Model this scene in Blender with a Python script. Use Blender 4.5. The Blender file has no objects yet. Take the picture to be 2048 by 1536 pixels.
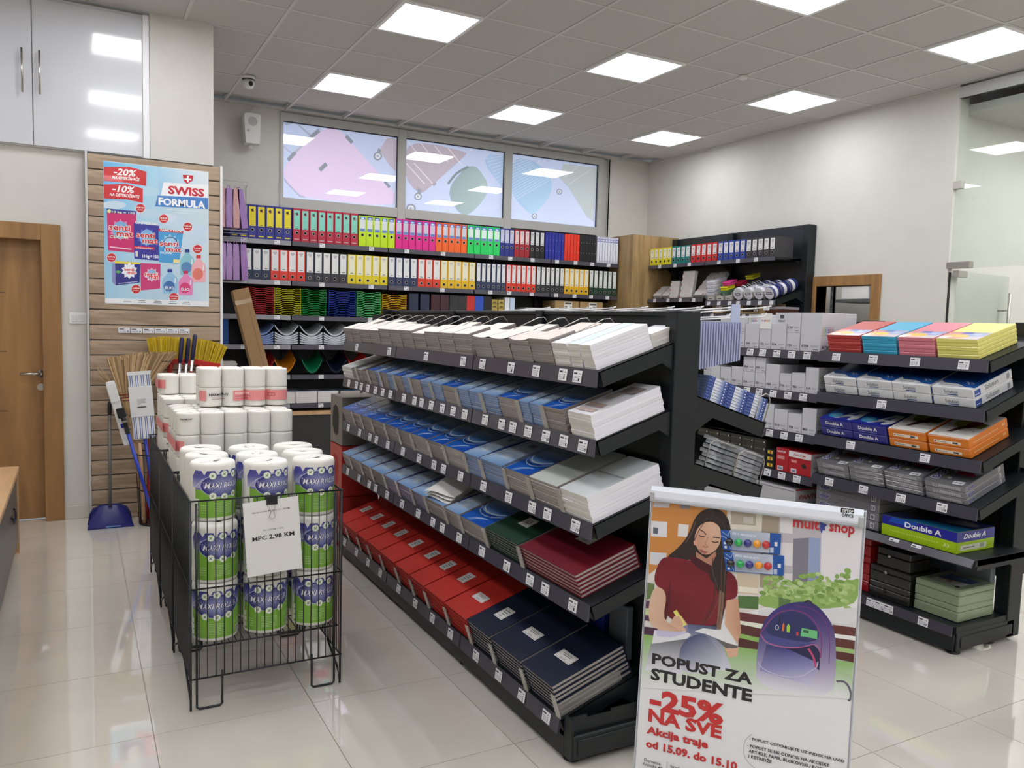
import bpy, bmesh, math, random
from mathutils import Matrix, Vector
random.seed(7)
D = bpy.data
SC = bpy.context.scene
COL = SC.collection
R = math.radians

# ---------------------------------------------------------------- camera, world, exposure
CAM_Z = 1.48
def make_camera():
    f, yaw, pitch, roll = 1606.23, 0.497851, -0.077688, 0.026991
    cy, sy, cp, sp = math.cos(yaw), math.sin(yaw), math.cos(pitch), math.sin(pitch)
    fw = Vector((sy*cp, cy*cp, sp)); r = Vector((cy, -sy, 0)); u = r.cross(fw)
    cr, sr = math.cos(roll), math.sin(roll)
    r2 = cr*r + sr*u; u2 = -sr*r + cr*u
    m = Matrix((r2, u2, -fw)).transposed().to_4x4()
    m.translation = Vector((0, 0, CAM_Z))
    cd = D.cameras.new('camera'); co = D.objects.new('camera', cd); COL.objects.link(co)
    co.matrix_world = m
    cd.sensor_width = 36; cd.lens = 36*f/2048; cd.clip_start = .05
    SC.camera = co
make_camera()
w = D.worlds.new('world'); SC.world = w; w.use_nodes = True
w.node_tree.nodes['Background'].inputs[0].default_value = (.75, .86, 1, 1)
w.node_tree.nodes['Background'].inputs[1].default_value = .6
SC.view_settings.view_transform = 'Standard'; SC.view_settings.look = 'None'
SC.view_settings.gamma = 1; SC.view_settings.use_curve_mapping = False
SC.view_settings.exposure = EXPOSURE = 0.08
PANEL_GLOW = 15.0      # luminance of the LED ceiling panels
FILM_GLOW = .48        # daylight coming through the printed window film

# ---------------------------------------------------------------- colours and materials
def lin(h, a=1.0):
    if isinstance(h, (tuple, list)): return tuple(h)
    o = []
    for i in (0, 2, 4):
        c = int(h[i:i+2], 16)/255
        o.append(c/12.92 if c <= .04045 else ((c+.055)/1.055)**2.4)
    return (*o, a)
MATS = {}
def mat(name, col='808080', rough=.5, metal=0, spec=.5, coat=0, var=0, scale=20, bump=0, stretch=None, col2=None, trans=0, emit=None, glow=1, sheen=0):
    if name in MATS: return MATS[name]
    m = D.materials.new(name); m.use_nodes = True; n = m.node_tree; b = n.nodes['Principled BSDF']
    b.inputs['Base Color'].default_value = lin(col); b.inputs['Roughness'].default_value = rough
    b.inputs['Metallic'].default_value = metal; b.inputs['Specular IOR Level'].default_value = spec
    if coat: b.inputs['Coat Weight'].default_value = coat; b.inputs['Coat Roughness'].default_value = .05
    if trans: b.inputs['Transmission Weight'].default_value = trans
    if emit: b.inputs['Emission Color'].default_value = lin(emit); b.inputs['Emission Strength'].default_value = glow
    if var or bump or col2:
        tc = n.nodes.new('ShaderNodeTexCoord'); mp = n.nodes.new('ShaderNodeMapping'); nz = n.nodes.new('ShaderNodeTexNoise')
        n.links.new(tc.outputs['Object'], mp.inputs[0]); n.links.new(mp.outputs[0], nz.inputs['Vector'])
        nz.inputs['Scale'].default_value = scale; nz.inputs['Detail'].default_value = 5
        if stretch: mp.inputs['Scale'].default_value = stretch
        rp = n.nodes.new('ShaderNodeValToRGB'); c = lin(col)
        rp.color_ramp.elements[0].position = .3; rp.color_ramp.elements[1].position = .7
        rp.color_ramp.elements[0].color = (*[x*(1-var) for x in c[:3]], 1)
        rp.color_ramp.elements[1].color = lin(col2) if col2 else (*[min(1, x*(1+var)) for x in c[:3]], 1)
        n.links.new(nz.outputs[0], rp.inputs[0]); n.links.new(rp.outputs[0], b.inputs['Base Color'])
        if bump:
            bp = n.nodes.new('ShaderNodeBump'); bp.inputs['Strength'].default_value = bump; bp.inputs['Distance'].default_value = .002
            n.links.new(nz.outputs[0], bp.inputs['Height']); n.links.new(bp.outputs[0], b.inputs['Normal'])
    MATS[name] = m
    return m
def mat_print(name, rough=.45, coat=0, emit=0):
    m = D.materials.new(name); m.use_nodes = True; n = m.node_tree; b = n.nodes['Principled BSDF']
    a = n.nodes.new('ShaderNodeAttribute'); a.attribute_name = 'Col'
    b.inputs['Roughness'].default_value = rough; b.inputs['Coat Weight'].default_value = coat
    n.links.new(a.outputs['Color'], b.inputs['Base Color'])
    if emit:
        n.links.new(a.outputs['Color'], b.inputs['Emission Color']); b.inputs['Emission Strength'].default_value = emit
    MATS[name] = m
    return m
def mat_clear(name, tint='ffffff', ior=1.45, rough=0.0, base=0.0, body=None, bodyfac=0):
    """thin clear sheet: see-through, with a mirror reflection that grows at grazing angles"""
    m = D.materials.new(name); m.use_nodes = True; n = m.node_tree; n.nodes.remove(n.nodes['Principled BSDF'])
    out = n.nodes['Material Output']
    t = n.nodes.new('ShaderNodeBsdfTransparent'); t.inputs[0].default_value = lin(tint)
    g = n.nodes.new('ShaderNodeBsdfGlossy'); g.inputs['Roughness'].default_value = rough
    f = n.nodes.new('ShaderNodeFresnel'); f.inputs[0].default_value = ior
    mx = n.nodes.new('ShaderNodeMixShader'); src = t.outputs[0]
    ge = n.nodes.new('ShaderNodeNewGeometry'); iv = n.nodes.new('ShaderNodeMath'); iv.operation = 'SUBTRACT'; iv.inputs[0].default_value = 1
    n.links.new(ge.outputs['Backfacing'], iv.inputs[1])
    ml = n.nodes.new('ShaderNodeMath'); ml.operation = 'MULTIPLY'; n.links.new(iv.outputs[0], ml.inputs[1])
    if body:
        d = n.nodes.new('ShaderNodeBsdfDiffuse'); d.inputs[0].default_value = lin(body)
        m2 = n.nodes.new('ShaderNodeMixShader'); m2.inputs[0].default_value = bodyfac
        n.links.new(t.outputs[0], m2.inputs[1]); n.links.new(d.outputs[0], m2.inputs[2]); src = m2.outputs[0]
    if base:
        ad = n.nodes.new('ShaderNodeMath'); ad.operation = 'ADD'; ad.inputs[1].default_value = base; ad.use_clamp = True
        n.links.new(f.outputs[0], ad.inputs[0]); n.links.new(ad.outputs[0], ml.inputs[0])
    else: n.links.new(f.outputs[0], ml.inputs[0])
    n.links.new(ml.outputs[0], mx.inputs[0])
    n.links.new(src, mx.inputs[1]); n.links.new(g.outputs[0], mx.inputs[2]); n.links.new(mx.outputs[0], out.inputs[0])
    MATS[name] = m
    return m
def mat_wood(name, c1, c2, rough=.45, axis='z', scale=3.0, ring=9.0):
    """straight-grained wood; axis = the direction the grain runs"""
    m = D.materials.new(name); m.use_nodes = True; n = m.node_tree; b = n.nodes['Principled BSDF']
    tc = n.nodes.new('ShaderNodeTexCoord'); mp = n.nodes.new('ShaderNodeMapping'); nz = n.nodes.new('ShaderNodeTexNoise'); wv = n.nodes.new('ShaderNodeTexNoise')
    s = {'x': (.12, 1, 1), 'y': (1, .12, 1), 'z': (1, 1, .12)}[axis]
    mp.inputs['Scale'].default_value = s
    n.links.new(tc.outputs['Object'], mp.inputs[0])
    for t, sc_, dt in ((nz, scale*6, 6), (wv, scale*ring, 3)):
        n.links.new(mp.outputs[0], t.inputs['Vector']); t.inputs['Scale'].default_value = sc_; t.inputs['Detail'].default_value = dt; t.inputs['Distortion'].default_value = .8
    ad = n.nodes.new('ShaderNodeMix'); ad.data_type = 'FLOAT'; ad.inputs[0].default_value = .45
    n.links.new(nz.outputs[0], ad.inputs[2]); n.links.new(wv.outputs[0], ad.inputs[3])
    rp = n.nodes.new('ShaderNodeValToRGB'); rp.color_ramp.elements[0].position = .34; rp.color_ramp.elements[1].position = .64
    rp.color_ramp.elements[0].color = lin(c1); rp.color_ramp.elements[1].color = lin(c2)
    n.links.new(ad.outputs[0], rp.inputs[0]); n.links.new(rp.outputs[0], b.inputs['Base Color'])
    b.inputs['Roughness'].default_value = rough
    MATS[name] = m
    return m
def mat_peg(name, col='23272b'):
    """painted perforated steel: rows of small dark holes every 25 mm"""
    m = D.materials.new(name); m.use_nodes = True; n = m.node_tree; b = n.nodes['Principled BSDF']
    tc = n.nodes.new('ShaderNodeTexCoord'); mp = n.nodes.new('ShaderNodeMapping'); mp.inputs['Scale'].default_value = (0, 40, 40)
    fr = n.nodes.new('ShaderNodeVectorMath'); fr.operation = 'FRACTION'; sb = n.nodes.new('ShaderNodeVectorMath'); sb.operation = 'SUBTRACT'
    sb.inputs[1].default_value = (0, .5, .5); ln = n.nodes.new('ShaderNodeVectorMath'); ln.operation = 'LENGTH'
    ct = n.nodes.new('ShaderNodeMath'); ct.operation = 'LESS_THAN'; ct.inputs[1].default_value = .2
    mx = n.nodes.new('ShaderNodeMix'); mx.data_type = 'RGBA'; mx.inputs[6].default_value = lin(col); mx.inputs[7].default_value = (.002, .002, .002, 1)
    for a, bb in ((tc.outputs['Object'], mp.inputs[0]), (mp.outputs[0], fr.inputs[0]), (fr.outputs[0], sb.inputs[0]), (sb.outputs[0], ln.inputs[0]), (ln.outputs['Value'], ct.inputs[0]), (ct.outputs[0], mx.inputs[0]), (mx.outputs[2], b.inputs['Base Color'])): n.links.new(a, bb)
    b.inputs['Roughness'].default_value = .5
    MATS[name] = m
    return m

WALL = mat('wall paint', 'd0cec7', .75, var=.02, scale=6)
WHITE = mat('white lacquer', 'e9e9ea', .45)
GLOSSW = mat('glossy white lacquer', 'cfd1d6', .12, coat=.6)
CEIL = mat('mineral ceiling tile', 'bcb9b6', .9, var=.04, scale=160)
TBAR = mat('ceiling rail enamel', 'c9c6c3', .5)
GROUT = mat('floor grout', 'a39a8c', .8)
TILE = mat('polished porcelain tile', 'd9d3c8', .05, spec=.9, coat=1, var=.025, scale=5)
TILE.node_tree.nodes['Principled BSDF'].inputs['Coat IOR'].default_value = 1.75
TILE.node_tree.nodes['Principled BSDF'].inputs['Coat Roughness'].default_value = .025
SKIRT = mat('porcelain skirting', 'c9c3b8', .2)
STEEL = mat('anthracite steel', '10161a', .45, var=.06, scale=14)
STEELD = mat('dark steel shelf', '0f1215', .5)
PEG = mat_peg('perforated anthracite steel', '0f1418')
RAIL = mat('grey plastic price rail', '45434d', .28)
CHROME = mat('brushed steel', 'b9b6b0', .3, metal=1)
BLACK = mat('black plastic', '121214', .4)
BLACKW = mat('black powder coated wire', '14171a', .4)
PAPERW = mat('white paper', 'e8e6e3', .8)
PAPERG = mat('grey recycled paper edges', 'a79e98', .85, var=.1, scale=60)
PAPERL = mat('off white paper edges', 'd6d2cc', .85, var=.05, scale=60)
PRINT = mat_print('coloured print', .5)
PRINTG = mat_print('glossy coloured print', .28, .25)
FILM = mat_print('printed window film in daylight', .6, 0, FILM_GLOW)
GLASS = mat_clear('clear pane', 'fbfdfc', 1.5, 0, .02)
GLASSG = mat_clear('greenish toughened pane', 'f7faf8', 1.5, 0, .015)
ACRYL = mat_clear('clear acrylic', 'f4f4f4', 1.45, .05, .02, 'c9c4bd', .3)
FROST = mat_clear('frosted divider strip', 'f4f4f4', 1.45, .1, .02, 'd2ccc4', .55)
WRAP = mat_clear('clear wrapping film', 'fdfdfd', 1.4, .12, .0)
OAKS = mat_wood('light oak slat veneer', '8c7761', 'c2ac94', .45, 'x', 2.4)
OAKD = mat_wood('oak door veneer', '84603a', 'a37a4a', .4, 'z', 1.6)
OAKC = mat_wood('oak cabinet veneer', '8a7049', 'b39668', .45, 'z', 1.8)
OAKT = mat_wood('pale oak worktop', 'b58f66', 'd0ab80', .4, 'y', 2)
CARD = mat('brown cardboard', '9a7a55', .8, var=.06, scale=8)

# ---------------------------------------------------------------- mesh builder
class MB:
    def __init__(s): s.v = []; s.f = []; s.m = []; s.s = []; s.M = None
    def add(s, vs, fs, m=0, smooth=False):
        o = len(s.v)
        for p in vs:
            p = Vector(p)
            s.v.append(tuple(s.M @ p if s.M else p))
        for f in fs: s.f.append([i+o for i in f]); s.m.append(m); s.s.append(smooth)
        return s
    def convex(s, vs, fs, m=0, smooth=False):
        c = sum((Vector(v) for v in vs), Vector())/len(vs); out = []
        for f in fs:
            a, b, d = (Vector(vs[i]) for i in f[:3]); n = (b-a).cross(d-a)
            fc = sum((Vector(vs[i]) for i in f), Vector())/len(f)
            out.append(f if n.dot(fc-c) > 0 else f[::-1])
        return s.add(vs, out, m, smooth)
    def box(s, x0, y0, z0, x1, y1, z1, m=0, c=0, ms=None):
        if c <= 0:
            vs = [(x, y, z) for x in (x0, x1) for y in (y0, y1) for z in (z0, z1)]
            fs = [(0, 1, 3, 2), (4, 6, 7, 5), (0, 4, 5, 1), (2, 3, 7, 6), (0, 2, 6, 4), (1, 5, 7, 3)]   # -x +x -y +y -z +z
            s.add(vs, fs, m)
            if ms: s.m[-6:] = ms
            return s
        vs = []; ix = {}
        for sx in (0, 1):
            for sy in (0, 1):
                for sz in (0, 1):
                    X, Y, Z = (x0, x1)[sx], (y0, y1)[sy], (z0, z1)[sz]
                    ax, ay, az = X+(c if not sx else -c), Y+(c if not sy else -c), Z+(c if not sz else -c)
                    for k, p in enumerate(((X, ay, az), (ax, Y, az), (ax, ay, Z))): ix[(sx, sy, sz, k)] = len(vs); vs.append(p)
        fs = []
        for k in range(3):
            for v in (0, 1):
                o = [a for a in range(3) if a != k]; q = []
                for a, b in ((0, 0), (1, 0), (1, 1), (0, 1)):
                    t = [0, 0, 0]; t[k] = v; t[o[0]] = a; t[o[1]] = b; q.append(ix[(*t, k)])
                fs.append(q)
        for k in range(3):
            o = [a for a in range(3) if a != k]
            for a in (0, 1):
                for b in (0, 1):
                    q = []
                    for v in (0, 1):
                        t = [0, 0, 0]; t[k] = v; t[o[0]] = a; t[o[1]] = b
                        q.append((ix[(*t, o[0])], ix[(*t, o[1])]))
                    fs.append([q[0][0], q[0][1], q[1][1], q[1][0]])
        for sx in (0, 1):
            for sy in (0, 1):
                for sz in (0, 1): fs.append([ix[(sx, sy, sz, k)] for k in range(3)])
        s.convex(vs, fs, m)
        if ms:
            for j, q in enumerate((0, 1, 2, 3, 4, 5)): s.m[-26+j] = ms[q]
        return s
    def tube(s, pts, r, n=6, m=0, closed=False, r2=None):
        pts = [Vector(p) for p in pts]; L = len(pts); vs = []; fs = []
        up = Vector((0, 0, 1)); prev = None
        for i, p in enumerate(pts):
            a = pts[i-1] if (i or closed) else p; b = pts[(i+1) % L] if (i < L-1 or closed) else p
            t = (b-a).normalized()
            if prev is None:
                h = up if abs(t.z) < .9 else Vector((1, 0, 0)); u = t.cross(h).normalized()
            else:
                u = (prev - t*prev.dot(t)).normalized()
            prev = u; v = t.cross(u)
            rr = r if r2 is None else r+(r2-r)*i/max(1, L-1)
            for k in range(n):
                ang = 2*math.pi*k/n; vs.append(tuple(p+u*math.cos(ang)*rr+v*math.sin(ang)*rr))
        for i in range(L if closed else L-1):
            j = (i+1) % L
            for k in range(n): fs.append((i*n+k, i*n+(k+1) % n, j*n+(k+1) % n, j*n+k))
        s.add(vs, fs, m, True)
        if not closed:
            o = len(s.v)-len(vs)
            s.f.append([o+k for k in range(n)][::-1]); s.f.append([o+(L-1)*n+k for k in range(n)]); s.m += [m, m]; s.s += [False, False]
        return s
    def lathe(s, prof, n=16, m=0, c=(0, 0, 0), axis='z', smooth=True, cap=True):
        vs = []; fs = []; L = len(prof)
        def put(r, z, a):
            x, y = r*math.cos(a), r*math.sin(a)
            p = {'z': (x, y, z), 'x': (z, x, y), 'y': (y, z, x)}[axis]
            return (p[0]+c[0], p[1]+c[1], p[2]+c[2])
        for r, z in prof:
            for k in range(n): vs.append(put(r, z, 2*math.pi*k/n))
        for i in range(L-1):
            for k in range(n): fs.append((i*n+k, i*n+(k+1) % n, (i+1)*n+(k+1) % n, (i+1)*n+k))
        s.add(vs, fs, m, smooth)
        if cap:
            o = len(s.v)-len(vs)
            if prof[0][0] > 1e-6: s.f.append([o+k for k in range(n)][::-1]); s.m.append(m); s.s.append(False)
            if prof[-1][0] > 1e-6: s.f.append([o+(L-1)*n+k for k in range(n)]); s.m.append(m); s.s.append(False)
        return s
    def prism(s, poly, a, b, axis='y', m=0):
        """extrude a 2-D outline along an axis (outline in the two other axes, in x,y,z order)"""
        n = len(poly); vs = []
        for h in (a, b):
            for p, q in poly: vs.append({'x': (h, p, q), 'y': (p, h, q), 'z': (p, q, h)}[axis])
        fs = [list(range(n)), list(range(2*n-1, n-1, -1))]+[(i, n+i, n+(i+1) % n, (i+1) % n) for i in range(n)]
        vol = 0
        for f in fs:
            for k in range(1, len(f)-1): vol += Vector(vs[f[0]]).dot(Vector(vs[f[k]]).cross(Vector(vs[f[k+1]])))
        if vol < 0: fs = [list(f)[::-1] for f in fs]
        return s.add(vs, fs, m)
    def grid(s, fn, nu, nv, m=0, smooth=True):
        vs = [fn(i/nu, j/nv) for j in range(nv+1) for i in range(nu+1)]
        fs = [(j*(nu+1)+i, j*(nu+1)+i+1, (j+1)*(nu+1)+i+1, (j+1)*(nu+1)+i) for j in range(nv) for i in range(nu)]
        return s.add(vs, fs, m, smooth)
    def mesh(s, name, mats):
        me = D.meshes.new(name); me.from_pydata(s.v, [], s.f)
        for q in (mats if isinstance(mats, (list, tuple)) else [mats]): me.materials.append(q)
        me.polygons.foreach_set('material_index', s.m); me.polygons.foreach_set('use_smooth', s.s)
        me.update()
        return me

# ---------------------------------------------------------------- objects
def link(o): COL.objects.link(o); return o
def ident(o, label=None, cat=None, group=None, kind=None):
    if label: o['label'] = label
    if cat: o['category'] = cat
    if group: o['group'] = group
    if kind: o['kind'] = kind
    return o
def thing(name, label, cat, loc=(0, 0, 0), rot=(0, 0, 0), group=None):
    o = link(D.objects.new(name, None)); o.location = loc; o.rotation_euler = rot; o.empty_display_size = .05
    return ident(o, label, cat, group)
def part(name, geo, mats=None, parent=None, loc=(0, 0, 0), rot=(0, 0, 0), label=None, kind=None, world=False):
    me = geo.mesh(name, mats) if isinstance(geo, MB) else geo
    o = link(D.objects.new(name, me)); o.location = loc; o.rotation_euler = rot
    if parent is not None:
        o.parent = parent
        if world: o.matrix_parent_inverse = (Matrix.LocRotScale(parent.location, parent.rotation_euler, None)).inverted()
    return ident(o, label, None, None, kind)
def single(name, geo, mats, label, cat, loc=(0, 0, 0), rot=(0, 0, 0), group=None):
    return ident(part(name, geo, mats, None, loc, rot), label, cat, group)
def struct(name, geo, mats, loc=(0, 0, 0), parent=None):
    o = part(name, geo, mats, parent, loc)
    if parent is None: o['kind'] = 'structure'
    return o
def dup(root, loc, rot=None, label=None, group=None):
    r = link(root.copy()); r.location = loc
    if rot is not None: r.rotation_euler = rot
    if label: r['label'] = label
    if group: r['group'] = group
    for ch in root.children:
        c = link(ch.copy()); c.parent = r
        for g in ch.children:
            d = link(g.copy()); d.parent = c
    return r
NUM = 'one two three four five six seven eight nine ten eleven twelve thirteen fourteen fifteen sixteen seventeen eighteen nineteen twenty'.split()
ORD = 'first second third fourth fifth sixth seventh eighth ninth tenth eleventh twelfth thirteenth fourteenth fifteenth sixteenth seventeenth eighteenth nineteenth twentieth'.split()
ORD += ['twenty-'+o for o in ORD[:9]]
def nth(k): return ORD[k]
def of_row(k, n):
    """k-th of n from the left, in words"""
    if k == 0: return 'leftmost'
    if k == n-1: return 'rightmost'
    return ORD[k]+' from left'
def level(k, n): return 'topmost' if k == n-1 else 'lowest' if k == 0 else ORD[k]+' from bottom'

# ---------------------------------------------------------------- flat print: coloured outlines and lettering in one mesh
TXT = {}
def glyphs(text, style):
    key = (text, style)
    if key in TXT: return TXT[key]
    cu = D.curves.new('t', 'FONT'); cu.body = text; cu.size = 1; cu.resolution_u = 2; cu.fill_mode = 'FRONT'
    cu.offset = .042 if 'X' in style else .026 if 'B' in style else .006
    if 'I' in style: cu.shear = .25
    o = link(D.objects.new('t', cu)); dg = bpy.context.evaluated_depsgraph_get(); dg.update()
    me = o.evaluated_get(dg).to_mesh()
    vs = [(v.co.x, v.co.y) for v in me.vertices]; fs = [list(p.vertices) for p in me.polygons]
    o.evaluated_get(dg).to_mesh_clear(); D.objects.remove(o); D.curves.remove(cu)
    if not vs: vs = [(0, 0), (0, .01), (.01, 0)]
    x0 = min(v[0] for v in vs); x1 = max(v[0] for v in vs)
    TXT[key] = (vs, fs, x0, max(1e-4, x1-x0))
    return TXT[key]
def chaikin(p, closed, it=2):
    for _ in range(it):
        q = []; n = len(p)
        for i in range(n if closed else n-1):
            a, b = p[i], p[(i+1) % n]
            q.append(tuple(.75*x+.25*y for x, y in zip(a, b))); q.append(tuple(.25*x+.75*y for x, y in zip(a, b)))
        p = q if closed else [p[0]]+q+[p[-1]]
    return p
class Art:
    def __init__(s, eps=2e-5): s.v = []; s.f = []; s.c = []; s.k = 0; s.eps = eps
    def _put(s, pts, faces, cols):
        o = len(s.v); s.k += 1
        s.v += [(p[0], p[1], s.k*s.eps) for p in pts]; s.c += cols
        s.f += [[i+o for i in f] for f in faces]
        return s
    def poly(s, pts, col):
        cols = [lin(c) for c in col] if isinstance(col, list) else [lin(col)]*len(pts)
        n = len(pts); ar = sum(pts[i][0]*pts[(i+1) % n][1]-pts[(i+1) % n][0]*pts[i][1] for i in range(n))
        if ar < 0: pts = pts[::-1]; cols = cols[::-1]
        if n > 4:
            from mathutils.geometry import tessellate_polygon
            fs = [list(t) for t in tessellate_polygon([[Vector((p[0], p[1], 0)) for p in pts]])]
            fx = []
            for t in fs:
                a, b, c = (pts[i] for i in t)
                fx.append(t if (b[0]-a[0])*(c[1]-a[1])-(b[1]-a[1])*(c[0]-a[0]) > 0 else t[::-1])
            return s._put(pts, fx, cols)
        return s._put(pts, [list(range(n))], cols)
    def rect(s, x0, y0, x1, y1, col, top=None):
        return s.poly([(x0, y0), (x1, y0), (x1, y1), (x0, y1)], [col, col, top, top] if top else col)
    def ell(s, x, y, rx, ry, col, n=18, inner=None):
        ps = [(x+rx*math.cos(2*math.pi*i/n), y+ry*math.sin(2*math.pi*i/n)) for i in range(n)]
        if inner: return s._put(ps+[(x, y)], [[i, (i+1) % n, n] for i in range(n)], [lin(col)]*n+[lin(inner)])
        return s.poly(ps, col)
    def line(s, pts, wd, col):
        L = len(pts); a = []; b = []
        for i, (x, y) in enumerate(pts):
            p = pts[max(0, i-1)]; q = pts[min(L-1, i+1)]; dx, dy = q[0]-p[0], q[1]-p[1]; l = math.hypot(dx, dy) or 1
            nx, ny = -dy/l*wd/2, dx/l*wd/2; a.append((x+nx, y+ny)); b.append((x-nx, y-ny))
        return s._put(a+b, [[L+i, L+i+1, i+1, i] for i in range(L-1)], [lin(col)]*(2*L))
    def text(s, t, x, y, wd, h, col, style=''):
        vs, fs, x0, tw = glyphs(t, style); of = .042 if 'X' in style else .026 if 'B' in style else .006; sx = wd/tw; sy = h/(.685+2*of); y += of*sy
        return s._put([((v[0]-x0)*sx+x, v[1]*sy+y) for v in vs], fs, [lin(col)]*len(vs))
    def textc(s, t, x, y, h, col, style='', maxw=None, ratio=1.0):
        vs, fs, x0, tw = glyphs(t, style); wd = tw*h/.72*ratio
        if maxw and wd > maxw: wd = maxw
        return s.text(t, x-wd/2, y, wd, h, col, style)
    def data(s, ops, k=.001, smooth=False):
        for o in ops:
            if o[0] == 'T': s.text(o[2], o[3]*k, o[4]*k, o[5]*k, o[6]*k, o[1], o[7])
            else:
                q = o[-1]; pts = [(q[i]*k, q[i+1]*k) for i in range(0, len(q), 2)]
                if smooth and len(pts) > 6 and o[0] == 'P': pts = chaikin(pts, True)
                if smooth and len(pts) > 2 and o[0] == 'L': pts = chaikin(pts, False)
                if smooth and len(pts) > 5 and o[0] == 'G':
                    cl = [lin(c) for c in o[1]]; both = chaikin([(*p, *c) for p, c in zip(pts, cl)], True); s.poly([b[:2] for b in both], [b[2:] for b in both]); continue
                if o[0] == 'L': s.line(pts, o[2]*k, o[1])
                else: s.poly(pts, list(o[1]) if o[0] == 'G' else o[1])
        return s
    def mesh(s, name, M=None, matl=None, warp=None, cut=0):
        vs, fs, cs = s.v, s.f, s.c
        if warp and cut:
            bm = bmesh.new(); lay = bm.verts.layers.float_color.new('c')
            bv = []
            for p, c in zip(vs, cs): q = bm.verts.new(p); q[lay] = c; bv.append(q)
            for f in fs:
                try: bm.faces.new([bv[i] for i in f])
                except ValueError: pass
            x0 = min(v[0] for v in vs); x1 = max(v[0] for v in vs); x = x0+cut
            while x < x1:
                bmesh.ops.bisect_plane(bm, geom=bm.verts[:]+bm.edges[:]+bm.faces[:], plane_co=(x, 0, 0), plane_no=(1, 0, 0)); x += cut
            bm.verts.index_update()
            vs = [tuple(v.co) for v in bm.verts]; cs = [tuple(v[lay]) for v in bm.verts]; fs = [[v.index for v in f.verts] for f in bm.faces]
            bm.free()
        if warp: vs = [warp(*p) for p in vs]
        if M: vs = [tuple(M @ Vector(p)) for p in vs]
        me = D.meshes.new(name); me.from_pydata(vs, [], fs)
        at = me.color_attributes.new('Col', 'FLOAT_COLOR', 'POINT')
        at.data.foreach_set('color', [x for c in cs for x in c])
        me.materials.append(matl or PRINT); me.update()
        return me
def frame(o, u, v, n=None):
    u, v = Vector(u), Vector(v); n = Vector(n) if n else u.cross(v)
    m = Matrix((u, v, n)).transposed().to_4x4(); m.translation = Vector(o)
    return m
def F_NEG_Y(x, y, z): return frame((x, y, z), (1, 0, 0), (0, 0, 1))      # faces -Y, u to +X
def F_NEG_X(x, y, z): return frame((x, y, z), (0, -1, 0), (0, 0, 1))     # faces -X, u to -Y
def F_UP(x, y, z): return frame((x, y, z), (0, -1, 0), (1, 0, 0))        # faces up, reads from -X
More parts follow.
